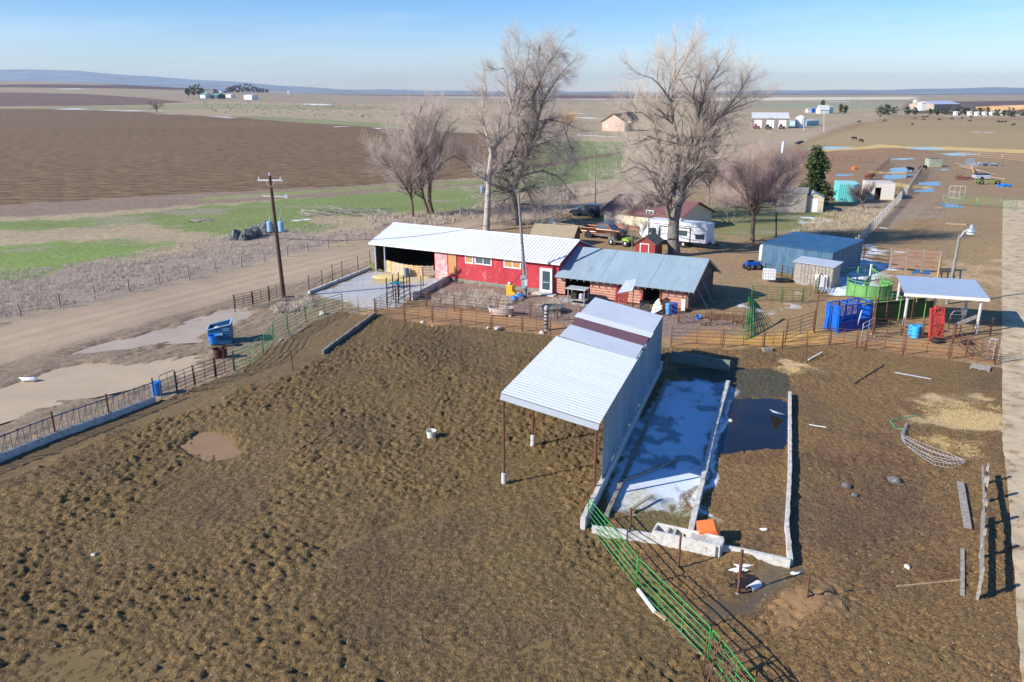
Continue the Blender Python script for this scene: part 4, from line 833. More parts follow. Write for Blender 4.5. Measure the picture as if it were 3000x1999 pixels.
fence('rusty pipe fence on the near side of the tan alley, left of the pole shed', [g2(1102, 927), g2(1185, 937), g2(1268, 945), g2(1350, 955), g2(1440, 965), g2(1530, 973), g2(1612, 982)], 1.35, 6, rusty, spacing=6.5)
fence('rusty pipe fence on the far side of the tan alley, below the weeds', [g2(1160, 895), g2(1250, 903), g2(1332, 912), g2(1457, 925), g2(1553, 933), g2(1633, 940)], 1.35, 5, rusty, spacing=6.5)
fence('rusty pipe fence in front of the log barn, behind the pole shed roof', [g2(1633, 940), g2(1700, 948), g2(1850, 940), g2(1944, 925), g2(1987, 950), g2(2080, 956), g2(2178, 964)], 1.35, 4, rusty, spacing=6.5)
fence('rusty pipe fence on the near side of the straw alley, right of the pole shed', [g2(1965, 1014), g2(2116, 1020), g2(2236, 1026), g2(2292, 1024), g2(2430, 1013)], 1.35, 5, rusty, spacing=6.5)
fence('rusty pipe fence continuing in front of the blue chute and shelter to the road corner', [g2(2430, 1013), g2(2510, 1020), g2(2534, 1030), g2(2645, 1042), g2(2780, 1054), g2(2914, 1070)], [1.35, 1.35, 1.5, 1.5, 1.6, 1.8], 6, rusty, spacing=6.5)
fence('rusty pipe gate angling from the straw alley toward the tall goal-post frame', [g2(2300, 1003), g2(2383, 974)], 1.7, 6, rusty, spacing=6)
fence('rusty pipe pen in front of the white-posted shelter', [g2(2556, 985), g2(2640, 985), g2(2700, 992), g2(2790, 1005), g2(2900, 985)], 1.35, 5, rusty, spacing=3)
fence('rusty pipe fence from the shelter post to the tall corner post by the road', [g2(2790, 1008), g2(2830, 1040), g2(2914, 1070)], 1.4, 5, rusty, spacing=3)
fence('thick rusty pipe stanchions between the green alley and the pen', [g2(2552, 968), g2(2556, 985)], 1.9, 2, rusty, spacing=2)
fr = thing('corral_gateway', 'tall rusty goal-post gateway left of the blue chute', 'gateway', tuple(G(2385, 975)), 0)
MB().tube([G(2385, 975), G(2389, 872, 0) * 0 + G(2385, 975) + Vector((0, 0, 3.0))], .05, 8).build('post', rusty, fr, world=True)
_e = G(2555, 985) + Vector((0, 0, 3.0)); MB().tube([G(2385, 975) + Vector((0, 0, 3.0)), _e], .03, 6).build('crossbar', rusty, fr, world=True); MB().tube([G(2555, 985), _e], .045, 8).build('post', rusty, fr, world=True)
# light galvanised gates
panel('small grey galvanised gate standing at the corner post by the road', g2(2890, 1052), g2(2925, 1058), 1.5, galv, 5, name='galvanised_gate', cat='gate', stiles=(.5,))
panel('grey galvanised gate leaning beside the blue squeeze chute', g2(2522, 1005), g2(2558, 985), 1.5, galv, 5, name='galvanised_gate', cat='gate', stiles=(.5,))
# green fences beyond
fence('green pipe fence with ladder gate right of the log barn', [g2(2200, 884), g2(2290, 888), g2(2350, 890), g2(2395, 862)], 1.4, 6, green_d, spacing=3.4)
fence('green pipe fence behind the snow patch beside the round tub', [g2(2440, 832), g2(2510, 828), g2(2550, 822)], 1.5, 5, green_w, spacing=3.2)
fence('brown timber rail fence running into the lean-to', [g2(2385, 862), g2(2430, 800)], 1.3, 5, grey_wood, name='board_fence', spacing=2.6, rail_r=.05, post_r=.08)
fence('dark pipe fence in front of the blue grey metal shed', [g2(2240, 808), g2(2290, 815), g2(2320, 822)], 1.2, 4, darkpipe, spacing=2.5)
# white board fence running away on the right
wf = thing('white_board_fence', 'long white and grey slatted board fence running from the metal shed toward the block shed', 'fence', tuple(G(2494, 745)), 0)
F1, F2 = G(2494, 745), G(2655, 570); L = (F2 - F1).length; d = (F2 - F1) / L; nn = Vector((-d.y, d.x, 0)); nb = int(L / 2.4)
for k in range(nb + 1):
    c = F1 + d * (L * k / nb); MB().box(c + Vector((0, 0, .7)), (.14, .14, 1.7), math.atan2(d.y, d.x)).build('post', mat('weathered_white_wood', rgb(188, 186, 180), .9, 0, .15, 3), wf, world=True)
    if k < nb:
        mb = MB(); e = F1 + d * (L * (k + 1) / nb)
        for z in (.3, .62, .94, 1.26): mb.bar(c + nn * .09 + Vector((0, 0, z)), e + nn * .09 + Vector((0, 0, z)), .03, .075)
        mb.build('rails', grey_wood, wf, world=True)
# wooden corral gate behind the tub
wg = thing('wooden_corral_fence', 'weathered plank corral fence with wide boards behind the shelter', 'fence', tuple(G(2608, 792)), 0)
W1, W2 = G(2608, 790), G(2750, 800); mb = MB()
for z in (.35, .8, 1.25, 1.7, 2.1): mb.bar(W1 + Vector((0, 0, z)), W2 + Vector((0, 0, z)), .05, .28)
mb.build('boards', mat('brown_planks', rgb(150, 118, 98), .9, 0, .2, 3), wg, world=True)
for f in (0, .33, .66, 1): c = W1.lerp(W2, f); MB().box(c + Vector((0, .08, 1.1)), (.2, .2, 2.4)).build('post', grey_wood, wg, world=True)
fence('leaning white timber rail fence joining the plank corral to the yard light', [g2(2750, 800), g2(2742, 850)], 1.8, 4, wood, name='board_fence', spacing=3, rail_r=.05, post_r=.09)
fence('dark plank fence between the blue grey shed and the plank corral', [g2(2470, 755), g2(2530, 762), g2(2608, 772)], 1.5, 4, darkpipe, spacing=2.6, rail_r=.04)
# broken plank fence, near right corner
pf = thing('broken_plank_fence', 'broken grey plank fence standing at the right edge beside the pale road', 'fence', tuple(G(2868, 1757)), 0)
P1, P2 = G(2862, 1757), G(2884, 1420); L = (P2 - P1).length; d = (P2 - P1) / L
for k, f in enumerate((0, .30, .56, .80, 1.0)): c = P1.lerp(P2, f); MB().box(c + Vector((0, 0, .6)), (.16, .1, 1.5 if k < 4 else 1.0), math.atan2(d.y, d.x)).build('post', grey_wood, pf, world=True)
for z, e in ((.45, .62), (1.0, .62)): MB().bar(P1 + Vector((-.08, -.2, z)), P1.lerp(P2, e) + Vector((-.08, 0, z)), .05, .22).build('plank', grey_wood, pf, world=True)
MB().bar(P1.lerp(P2, .55) + Vector((-.02, 0, .9)), P2 + Vector((0, .4, .75)), .05, .2).build('plank', grey_wood, pf, world=True)
def plank(label, p, q, w_=.18, h_=.05, m=grey_wood, z0=.04, z1=.04, name='plank', cat='plank'):
    p, q = Vector(p), Vector(q); p.z += zat(p.x, p.y) + z0; q.z += zat(q.x, q.y) + z1
    return tag(MB().bar(p - p, q - p, w_, h_).build(name, m, None, loc=None), label, cat), p
def pl(*a, **k):
    o, p = plank(*a, **k); o.location = p; return o
pl('wide pale plank lying flat left of the broken fence', G(2812, 1422), G(2834, 1555), .3, .06, z0=.1, z1=.1)
pl('short pale fence board lying just left of the broken fence', G(2819, 1615), G(2819, 1748), .14, .05)
pl('thin pale pole lying across the mud toward the broken fence', G(2627, 1722), G(2815, 1703), .07, .05, wood)
pl('white pipe lying at the foot of the middle green panel', G(1868, 1735), G(1918, 1802), .1, .1, whitep, z0=.08, z1=.08, name='white_pipe', cat='pipe')
pl('pinkish timber scrap beyond the white pipe along the green panels', G(1920, 1800), G(1952, 1823), .12, .08, wood, z0=.06, z1=.06)
pl('white strip lying in the mud yard right of the pond wall', G(2370, 1249), G(2420, 1257), .06, .03, whitep)
pl('long silvery pipe lying near the pipe fence corner', G(2622, 1094), G(2727, 1114), .06, .05, galv, name='silver_pipe', cat='pipe')
pl('white pole fallen beside the lone rusty post', G(2368, 1058), G(2407, 1041), .07, .06, whitep, z1=.2, name='white_pole', cat='pole')
pl('dark branch lying in the mud yard below the fence', G(2503, 1127), G(2590, 1073), .05, .04, darkpipe, name='branch', cat='branch')
pl('dark pole lying across the snow in the basin', G(1815, 1420), G(1990, 1352), .12, .1, grey_wood, z0=.12, z1=.12, name='pole', cat='pole')
pl('grey plank lying at the mouth of the snow basin by the green panel', G(1840, 1510), G(1910, 1470), .14, .06, grey_wood, z0=.2, z1=.3)
pl('board lying in the yard right of the log barn', G(2130, 918), G(2172, 935), .14, .05, wood)
pl('pale plank lying beside the rusty pen below the shelter', G(2600, 1006), G(2700, 1010), .2, .05, wood)
pl('thin stick poking up near the pale spoil heap', G(2462, 1792), G(2461, 1755), .04, .03, wood)
# wire fence along the road
F1, F2 = G(-60, 956), G(1070, 702)
rf = thing('wire_fence', 'wooden post and wire fence along the far side of the gravel road', 'fence', tuple(F1), 0)
dv = (F2 - F1); L = dv.length; k = int(L / 3.3)
for i in range(k + 1):
    c = F1 + dv * i / k; big = i % 2 == 0; z = zat(c.x, c.y)
    MB().tube([c + Vector((0, 0, z - .2)), c + Vector((rnd.uniform(-.06, .06), rnd.uniform(-.06, .06), z + (1.35 if big else 1.2) * rnd.uniform(.92, 1.05)))], .075 if big else .03, 6).build('post', grey_wood if big else rusty, rf, world=True)
mb = MB()
for z in (.35, .7, 1.05): mb.tube([F1 + Vector((0, 0, z)), F2 + Vector((0, 0, z))], .006, 4)
mb.build('wires', galv, rf, world=True)
F1, F2 = G(1110, 690), G(1760, 540)
rf = thing('wire_fence', 'post and wire fence beyond the road behind the tall bare trees', 'fence', tuple(F1), 0); dv = (F2 - F1); k = int(dv.length / 6)
for i in range(k + 1): c = F1 + dv * i / k; MB().tube([c + Vector((0, 0, -.2)), c + Vector((0, 0, 1.35))], .07, 6).build('post', grey_wood, rf, world=True)
# yard rails near the cars
fence('low timber rail fence by the driveway left of the pickup', [g2(1590, 650), g2(1618, 642), g2(1645, 628)], 1.3, 3, grey_wood, name='board_fence', spacing=2.5, rail_r=.05, post_r=.07)
fence('pale timber rail fence between the lawn and the pickup', [g2(1620, 672), g2(1680, 680), g2(1740, 690)], .9, 2, wood, name='board_fence', spacing=3.2, rail_r=.05, post_r=.06)
ga = thing('gate_arch', 'tall narrow timber gate frame left of the dark SUV', 'gate frame', tuple(G(1643, 632))); p = G(1643, 632); q = G(1655, 628)
MB().tube([p, p + Vector((0, 0, 3.6))], .06, 6).build('post', grey_wood, ga, world=True); MB().tube([q, q + Vector((0, 0, 3.7))], .06, 6).build('post', grey_wood, ga, world=True); MB().bar(p + Vector((-.3, 0, 3.55)), q + Vector((.2, 0, 3.75)), .08, .12).build('crossbeam', grey_wood, ga, world=True)
# far corrals
fence('rusty pipe corral fence beyond the white shed, at the back puddles', [g2(2395, 560), g2(2520, 570), g2(2560, 520), g2(2605, 480)], 1.5, 5, rusty, spacing=3.5)
fence('green pipe fence crossing the back puddles behind the block shed', [g2(2550, 552), g2(2640, 562)], 1.5, 5, green_d, spacing=3.5)
fence('pale timber chute fence leading to the back corral', [g2(2660, 570), g2(2700, 505)], 1.5, 4, grey_wood, name='board_fence', spacing=3, rail_r=.05, post_r=.1)
fence('light green metal panel row in front of the scrap heap', [g2(2760, 600), g2(2860, 606), g2(2930, 612)], 1.5, 6, green_w, spacing=3.3)
panel('bright green gate closing the end of the panel row by the concrete road', g2(2938, 613), g2(2976, 616), 1.6, green_p, 6, name='green_gate', cat='gate')
panel('white framed gate standing behind the light green panel row', g2(2778, 582), g2(2824, 584), 2.2, whitep, 3, name='white_gate', cat='gate')
fence('distant timber rail fence along the straw band', [g2(2810, 462), g2(2868, 464), g2(2935, 468), g2(3010, 476)], 1.4, 3, wood, name='board_fence', spacing=7, rail_r=.06, post_r=.12)
fence('rusty fence on the far side of the back corral', [g2(2400, 470), g2(2560, 478)], 1.4, 3, rusty, spacing=4)

wall_run('low concrete kerb stepping down through the mud pen from the icy pad corner', [g2(1100, 926), g2(1020, 985), g2(945, 1040)], .2, .34, m=conc_d)
# ================================================================ VEHICLES
def car_mat(n, c, metal=.4): 
    m = mat(n, c, .28, metal, .04, 1); b = m.node_tree.nodes['Principled BSDF']; b.inputs['Coat Weight'].default_value = .25; return m
tyre = mat('tyre_rubber', rgb(40, 40, 42), .8, 0, .15, 8); rimm = mat('wheel_rim', rgb(190, 192, 196), .35, .6, .1, 4)
lampm = mat('lamp_glass', rgb(222, 224, 226), .15, 0, .05, 3); tail = mat('tail_lamp', rgb(150, 26, 26), .25, 0, .05, 3); trimm = mat('dark_trim', rgb(44, 44, 46), .6, 0, .1, 4)
def wheel(t, x, y, r, wd=.26):
    s_ = 1 if y > 0 else -1
    wl = MB().lathe((x, y - wd / 2, r), [(r * .62, 0), (r * .93, .0), (r, .05), (r, wd - .05), (r * .93, wd), (r * .62, wd)], 20, 'y', caps=False).build('wheel', tyre, t, smooth=True)
    MB().lathe((x, y - wd / 2 + .04, r), [(r * .2, 0), (r * .6, .02), (r * .64, .05), (r * .64, wd - .12), (r * .6, wd - .1), (r * .2, wd - .08)], 16, 'y').build('rim', rimm, wl, smooth=True)
def smooth_body(t, prof_fn, stations, nm, m, n=14):
    pass
def vehicle(name, label, cat, px, rz, Lg, Wd, body_prof, cab_prof, bm, wheels, wr, glass_side, cabm=None, lower=None, group=None, extra=None):
    p = G(*px); t = thing(name, label, cat, (p.x, p.y, 0), rz)
    w2 = Wd / 2; mb = MB(); mb.prism(body_prof, -w2, w2); mb.build('body', bm, t, bevel=.07)
    # greenhouse tapers inwards
    m = MB(); n = len(cab_prof); zmin = min(q[1] for q in cab_prof); zmax = max(q[1] for q in cab_prof); tp = .17
    ins = lambda z: w2 - .05 - tp * (z - zmin) / (zmax - zmin)
    m.add([(q[0], -ins(q[1]), q[1]) for q in cab_prof] + [(q[0], ins(q[1]), q[1]) for q in cab_prof], [tuple(range(n)), tuple(reversed(range(n, 2 * n)))] + [((i + 1) % n, i, n + i, n + (i + 1) % n) for i in range(n)])
    m.build('cab', cabm or bm, t, bevel=.05)
    for sg in (-1, 1):
        for (xa, xb, xc, xd, z0, z1) in glass_side:
            y0 = sg * (ins(z0) + .012); y1 = sg * (ins(z1) + .012)
            MB().quad((xa, y0, z0), (xb, y0, z0), (xc, y1, z1), (xd, y1, z1), .01 * sg).build('side_window', glass, t)
    for k in range(2):     # windscreen and rear window
        i0, i1 = (0, 1) if k == 0 else (n - 2, n - 1)
        a_, b_ = Vector((cab_prof[i0][0], 0, cab_prof[i0][1])), Vector((cab_prof[i1][0], 0, cab_prof[i1][1])); 
        dr_ = (b_ - a_); nn_ = Vector((dr_.z, 0, -dr_.x)).normalized()
        if nn_.x * (1 if k else -1) < 0: nn_ = -nn_
        lo, hi = a_ + dr_ * .12 + nn_ * .012, a_ + dr_ * .9 + nn_ * .012
        MB().quad(lo + Vector((0, -ins(lo.z) + .1, 0)), lo + Vector((0, ins(lo.z) - .1, 0)), hi + Vector((0, ins(hi.z) - .1, 0)), hi + Vector((0, -ins(hi.z) + .1, 0)), .01).build('windscreen' if k else 'rear_window', glass, t)
    for x in wheels:
        for sg in (-1, 1):
            MB().lathe((x, sg * (w2 - .12) - .14, wr), [(wr * 1.2, 0), (wr * 1.2, .28)], 18, 'y').build('wheel_arch', trimm, t); wheel(t, x, sg * (w2 - .11), wr)
    x1 = max(q[0] for q in body_prof); x0 = min(q[0] for q in body_prof)
    for sg in (-1, 1):
        MB().box((x1 - .02, sg * (w2 - .28), .86), (.1, .34, .2)).build('headlight', lampm, t); MB().box((x0 + .01, sg * (w2 - .14), .95), (.06, .18, .34)).build('tail_lamp', tail, t)
        MB().box((cab_prof[-1][0] - .25, sg * (w2 + .12), 1.18), (.12, .2, .16)).build('mirror', trimm, t)
    MB().box((x1 + .03, 0, .5), (.12, Wd - .1, .22)).build('front_bumper', trimm, t, bevel=.03); MB().box((x0 - .04, 0, .52), (.1, Wd - .1, .2)).build('rear_bumper', rimm, t, bevel=.03)
    MB().box((x1 + .005, 0, .86), (.05, Wd * .5, .24)).build('grille', trimm, t)
    return t, w2
blu = car_mat('slate_blue_car_paint', rgb(30, 48, 66)); cop = car_mat('copper_car_paint', rgb(94, 58, 46)); tanp = car_mat('tan_car_paint', rgb(170, 136, 112))
a_suv = math.atan2((G(1744, 640) - G(1690, 636)).y, (G(1744, 640) - G(1690, 636)).x)
t, w2 = vehicle('suv', 'dark blue SUV parked beside the cream farmhouse', 'suv', (1719, 634), math.pi + a_suv, 4.9, 1.95,
    [(-2.4, .42), (2.35, .42), (2.45, .62), (2.4, .98), (2.1, 1.1), (1.15, 1.16), (-2.42, 1.16), (-2.46, .7)], [(-2.38, 1.12), (-2.25, 1.78), (-1.2, 1.86), (.3, 1.82), (1.2, 1.14)], blu, (1.5, -1.5), .4,
    [(-2.05, -1.2, -1.2, -1.95, 1.22, 1.66), (-1.08, -.18, -.25, -1.08, 1.22, 1.68), (-.06, .85, .25, -.12, 1.22, 1.68)])
a_pk = math.atan2((G(1803, 706) - G(1717, 697)).y, (G(1803, 706) - G(1717, 697)).x)
pc = (G(1717, 697) + G(1803, 706)) / 2; ppx = PX(pc.x, pc.y, 0); nrm = Vector((-math.sin(a_pk), math.cos(a_pk), 0)); pc = pc + nrm * .9; ppx = PX(pc.x, pc.y, 0)
t, w2 = vehicle('pickup_truck', 'copper brown crew cab pickup with tan lower panels and an open bed', 'pickup', ppx, a_pk, 6.2, 2.05,
    [(-2.9, .62), (2.85, .62), (2.95, .8), (2.9, 1.16), (2.6, 1.26), (1.55, 1.32), (-.75, 1.32), (-.75, .95), (-2.82, .95), (-2.9, .95)], [(-.78, 1.28), (-.66, 1.94), (-.4, 2.0), (.95, 1.98), (1.7, 1.3)], cop, (1.95, -1.75), .44,
    [(-.55, .28, .26, -.5, 1.38, 1.82), (.4, 1.3, .85, .4, 1.38, 1.82)], cabm=cop)
for sg in (-1, 1):
    MB().box((-1.85, sg * (w2 - .05), 1.16), (2.1, .09, .42)).build('bed_side', cop, t, bevel=.02); MB().box((0, sg * (w2 + .004), .68), (5.3, .02, .2)).build('tan_panel', tanp, t); MB().box((.4, sg * (w2 + .08), .5), (2.2, .14, .05)).build('running_board', rimm, t)
MB().box((-2.86, 0, 1.16), (.07, 1.9, .42)).build('tailgate', cop, t); MB().box((-1.83, 0, .98), (2.0, 1.82, .04)).build('bed_floor', trimm, t)
# utility vehicle
p = G(1820, 722); au = math.atan2((G(1844, 728) - G(1796, 722)).y, (G(1844, 728) - G(1796, 722)).x)
u = thing('utility_vehicle', 'muddy green and black side-by-side utility vehicle loaded with brush, behind the log barn', 'utility vehicle', (p.x, p.y + .6, 0), au)
m = MB(); m.prism([(-1.4, .42), (1.35, .42), (1.5, .7), (1.1, .98), (.5, .98), (.35, .6), (-.5, .6), (-.6, .95), (-1.45, .95)], -.68, .68); m.build('body', mat('muddy_grey_plastic', rgb(108, 108, 92), .6, 0, .2, 4), u, bevel=.03)
MB().prism([(.55, .99), (1.12, .99), (1.42, .8), (1.44, .72), (.6, .72)], -.7, .7).build('hood', mat('lime_plastic', rgb(150, 186, 50), .4), u)
for x in (-.98, 1.0):
    for sg in (-1, 1): wheel(u, x, sg * .68, .36, .28)
m = MB()
for sg in (-.6, .6): m.tube([(.75, sg, .98), (.35, sg, 1.9), (-.55, sg, 1.92), (-.65, sg, .9)], .03, 6)
m.tube([(.35, -.6, 1.9), (.35, .6, 1.9)], .03, 6); m.tube([(-.55, -.6, 1.92), (-.55, .6, 1.92)], .03, 6); m.build('roll_cage', trimm, u)
MB().b2((-.5, -.6, .6), (-.1, .6, .85)).b2((-.58, -.6, .85), (-.46, .6, 1.4)).build('seat', black, u); MB().lathe((.42, -.3, 1.1), [(.17, 0), (.17, .03)], 12, 'x', caps=False).build('steering_wheel', black, u)
# travel trailer
E1, E2 = G(2068, 734), G(1872, 713); at_ = math.atan2((E1 - E2).y, (E1 - E2).x); Lt = (E1 - E2).length; ft = FR(tuple(E2), at_); zt_ = ft.on(2073, 667)[1]; print('trailer', Lt, zt_, math.degrees(at_))
tr = thing('travel_trailer', 'long white travel trailer with dark slide-out trim parked behind the big tree', 'trailer', tuple(E2), at_); Wt = 2.45
wt = mat('white_fibreglass', rgb(224, 226, 230), .35, 0, .05, 1); zb = .75; zt_ = min(max(zt_, 3.0), 3.5)
MB().prism([(0.35, zb), (Lt, zb), (Lt, zt_ - .1), (Lt - .1, zt_), (.9, zt_), (0, zt_ - .9), (0, zb + .5)], 0, Wt).build('body', wt, tr, bevel=.04)
sx = ft.on(1930, 700)[0]; ex = ft.on(2020, 700)[0]
m = MB()
for x in (sx, ex): m.b2((x, -.06, zb - .02), (x + .09, -.004, zt_ - .55))
m.b2((sx + .09, -.06, zt_ - .64), (ex, -.004, zt_ - .55)); m.build('slide_out_trim', trimm, tr)
for (a1, b1, a2, b2_) in ((1904, 668, 1921, 684), (1978, 674, 2012, 692), (2038, 687, 2062, 703)):
    x0, z1 = ft.on(a1, b1); x1, z0 = ft.on(a2, b2_); window(tr, x0, x1, z0, z1, -.006, fr=trimm, pane=glass, w_=.06)
m = MB()
m2_ = mat('grey_decal', rgb(120, 124, 134), .5)
for z, a0, a1 in ((1.35, 2.9, 5.5), (1.15, 3.2, 7.9), (1.75, 5.4, 8.2)): m.add([(a0 + k * (a1 - a0) / 12, -.008, z + .14 * math.sin(k * .5) + j * (.05 if k in (0, 12) else .09)) for k in range(13) for j in range(2)], [(2 * k, 2 * k + 2, 2 * k + 3, 2 * k + 1) for k in range(12)])
m.build('side_stripes', m2_, tr)
wx = [ft.on(1980, 725)[0], ft.on(2000, 728)[0]]
for x in wx:
    for y in (.1, Wt - .1): wheel(tr, x, y, .36, .24)
MB().b2((.6, .3, zb - .2), (Lt, Wt - .3, zb)).build('chassis', trimm, tr)
m = MB(); m.bar((Lt, .5, .6), (Lt + 1.2, Wt / 2, .55), .09, .12); m.bar((Lt, Wt - .5, .6), (Lt + 1.2, Wt / 2, .55), .09, .12); m.tube([(Lt + 1.0, Wt / 2, 0), (Lt + 1.0, Wt / 2, .8)], .05, 8); m.build('tow_frame', trimm, tr)
MB().lathe((Lt + .45, Wt / 2 - .25, .65), [(.15, 0), (.16, .1), (.16, .45), (.08, .55)], 12).build('gas_bottle', whitep, tr); MB().lathe((Lt + .45, Wt / 2 + .2, .65), [(.15, 0), (.16, .1), (.16, .45), (.08, .55)], 12).build('gas_bottle', whitep, tr)
MB().b2((4.2, .9, zt_ + .004), (4.9, 1.6, zt_ + .28)).build('roof_vent', whitep, tr, bevel=.04); MB().tube([(.5, -.12, zt_ - .25), (Lt - .6, -.12, zt_ - .3)], .05, 6).build('awning', whitep, tr)

# ================================================================ YARD EQUIPMENT
# dumpster
p = G(618, 1014); q = G(679, 1010); ad = math.atan2((q - p).y, (q - p).x); Ld = (q - p).length
d_ = thing('dumpster', 'blue open-topped steel dumpster holding white bags, parked by the muddy puddles', 'dumpster', (p.x, p.y, 0), ad)
dump = mat('dumpster_blue', rgb(40, 100, 140), .55, .05, .22, 2, c2=rgb(30, 78, 112), th=.6); th = .05; rimb = mat('pale_blue_rim', rgb(170, 204, 222), .5); DY = 1.55
pr = [(0, 0.06), (Ld, 0.06), (Ld + .03, 1.55), (-.14, 1.2)]
m = MB(); m.prism(pr, 0, th); m.prism(pr, DY - th, DY); m.quad((0, th, .06), (0, DY - th, .06), (-.14, DY - th, 1.2), (-.14, th, 1.2), -th); m.quad((Ld, DY - th, .06), (Ld, th, .06), (Ld + .03, th, 1.55), (Ld + .03, DY - th, 1.55), -th); m.b2((0, th, .06), (Ld, DY - th, .12)); m.build('bin', dump, d_)
m = MB(); m.bar((-.14, -.02, 1.22), (Ld + .03, -.02, 1.57), .05, .06); m.bar((-.14, DY + .02, 1.22), (Ld + .03, DY + .02, 1.57), .05, .06); m.bar((-.16, 0, 1.22), (-.16, DY, 1.22), .07, .07); m.bar((Ld + .03, 0, 1.58), (Ld + .03, DY, 1.58), .1, .08); m.build('rim', rimb, d_)
MB().b2((.0, -.12, .78), (Ld * .62, -.003, .9)).build('fork_pocket', rimb, d_); MB().quad((-.03, .2, .4), (-.03, 1.4, .4), (-.13, 1.4, 1.1), (-.13, .2, 1.1), .03).build('end_panel', rimb, d_)
m = MB()
for k in range(4): m.b2((Ld * .62 + k * .14, -.012, 1.2), (Ld * .62 + k * .14 + .09, -.002, 1.3))
m.b2((Ld * .64, -.012, 1.08), (Ld * .94, -.002, 1.14)); m.build('faded_lettering_marks', mat('faded_blue_white', rgb(120, 168, 196), .6), d_)
MB().b2((.08, .1, .5), (Ld - .08, DY - .1, .78)).build('rubbish', mat('dark_rubbish', rgb(80, 64, 50), .95, 0, .4, 4, .03, 8), d_)
def blob(r, sx=1, sy=1, sz=.7, seed=0, n=2, amp=.3, fr_=1.3):
    import bmesh
    bm = bmesh.new(); bmesh.ops.create_icosphere(bm, subdivisions=n, radius=1)
    vs = []
    for v in bm.verts:
        c = v.co.copy(); k = 1 + amp * mnoise.noise(c * fr_ + Vector((seed * 3.1, seed, 2))); vs.append((c.x * k * r * sx, c.y * k * r * sy, c.z * k * r * sz))
    fs = [tuple(v.index for v in f.verts) for f in bm.faces]; bm.free(); return MB().add(vs, fs)
bgm = mat('white_plastic_bag', rgb(226, 224, 226), .4, 0, .06, 2)
for nm_, x, y, r in (('rubbish_bag', .5, .8, .34), ('rubbish_bag', .9, 1.05, .27)):
    c = Vector((p.x, p.y, 0)) + Matrix.Rotation(ad, 3, 'Z') @ Vector((x, y, .98)); o = blob(r, 1, 1, .8, int(x * 9), 2, .35).build(nm_, bgm, None, smooth=True); o.location = c; tag(o, 'larger white rubbish bag lying inside the blue dumpster' if r > .3 else 'smaller white rubbish bag in the blue dumpster', 'bag')
def letters(txt, size, loc, rot, m, parent, ext=.003):
    cu = bpy.data.curves.new('lettering', 'FONT'); cu.body = txt; cu.size = size; cu.extrude = ext; cu.align_x = 'CENTER'
    o = bpy.data.objects.new('tmp', cu); col.objects.link(o); dg_ = bpy.context.evaluated_depsgraph_get(); me = bpy.data.meshes.new_from_object(o.evaluated_get(dg_)); bpy.data.objects.remove(o)
    me.materials.clear(); me.materials.append(m); r = bpy.data.objects.new('lettering', me); col.objects.link(r); r.parent = parent; r.location = loc; r.rotation_euler = rot; return r
# drums, barrels, tubs
def drum(label, px, m, name='barrel', cat='barrel', h=.9, r=.29, dz=0, top=None, grp=None, tilt=None, open_=False, n=20, rib=True):
    p = G(*px); t = thing(name, label, cat, (p.x, p.y, dz), rnd.uniform(0, 3), grp)
    if tilt: t.rotation_euler = tilt
    prof = [(r * .94, 0), (r, .03), (r, h * .3), (r * 1.03, h * .33), (r, h * .36), (r, h * .64), (r * 1.03, h * .67), (r, h * .7), (r, h - .03), (r * .96, h)] if rib else [(r * .8, 0), (r * .9, h * .5), (r, h), (r * 1.08, h), (r * 1.08, h - .05), (r, h - .06)]
    if open_:
        prof = [(r * .8, 0), (r * .9, h * .5), (r, h), (r * 1.07, h), (r * .95, h - .001), (r * .84, h * .5), (r * .74, .06)]
        MB().lathe((0, 0, 0), prof, n).build('bucket' if h < .6 else 'drum', m, t, smooth=False)
        return t
    MB().lathe((0, 0, 0), prof, n).build('drum', m, t, smooth=False)
    if top: MB().lathe((0, 0, h + .003), [(r * .88, 0), (r * .86, .02), (.05, .02)], n).build('lid', top, t)
    return t
drum('blue plastic barrel standing at the end of the feed bunk', (462, 1160), blue_pl, top=blue_pl)
drum('open blue tub standing in front of the blue dumpster', (628, 1020), blue_pl, name='tub', cat='tub', h=.62, r=.36, open_=True, dz=.36)
drum('rusty maroon cut drum below the blue tub', (640, 1050), mat('rusty_maroon', rgb(84, 44, 42), .7, 0, .3, 3), name='drum', cat='drum', h=.72, r=.34, open_=True)
drum('second maroon drum standing right of the blue tub', (658, 1050), mat('rusty_maroon', rgb(84, 44, 42)), name='drum', cat='drum', h=.74, r=.22, open_=True)
wb = drum('white plastic tub standing alone in the middle of the mud pen', (1264, 1285), mat('dirty_white_plastic', rgb(214, 214, 200), .5, 0, .1, 4), name='tub', cat='tub', h=.5, r=.27, open_=True, dz=-.04)
drum('grey blue plastic barrel standing on the straw by the pallet wall', (1191, 812), mat('grey_blue_plastic', rgb(96, 128, 150), .5, 0, .06, 3), top=mat('grey_blue_plastic', (0, 0, 0, 1)))
drum('light blue barrel at the corner of the log barn', (1958, 920), mat('light_blue_plastic', rgb(76, 158, 206), .4, 0, .1, 3), top=mat('light_blue_plastic', (0, 0, 0, 1)))
drum('dark blue barrel in the shade behind the light blue one', (1974, 919), bluep)
drum('small blue bucket lying in front of the log barn corner', (2043, 936), blue_pl, name='bucket', cat='bucket', h=.3, r=.22, open_=True, tilt=(.3, .2, 0))
for i, px in enumerate(((2669, 984), (2680, 990), (2690, 984))):
    drum(('left', 'middle', 'right')[i] + ' one of three light blue barrels in front of the shelter', px, mat('sky_blue_plastic', rgb(62, 170, 222), .4, 0, .08, 3), grp='light blue barrels in front of the shelter')
drum('dark barrel lying low behind the three light blue barrels', (2738, 975), black, h=.6, r=.35)
drum('small white tank box inside the shelter near the red chute', (2818, 950), whitep, name='white_tank', cat='tank', h=.5, r=.22, dz=.75, rib=False)
MB_ = None
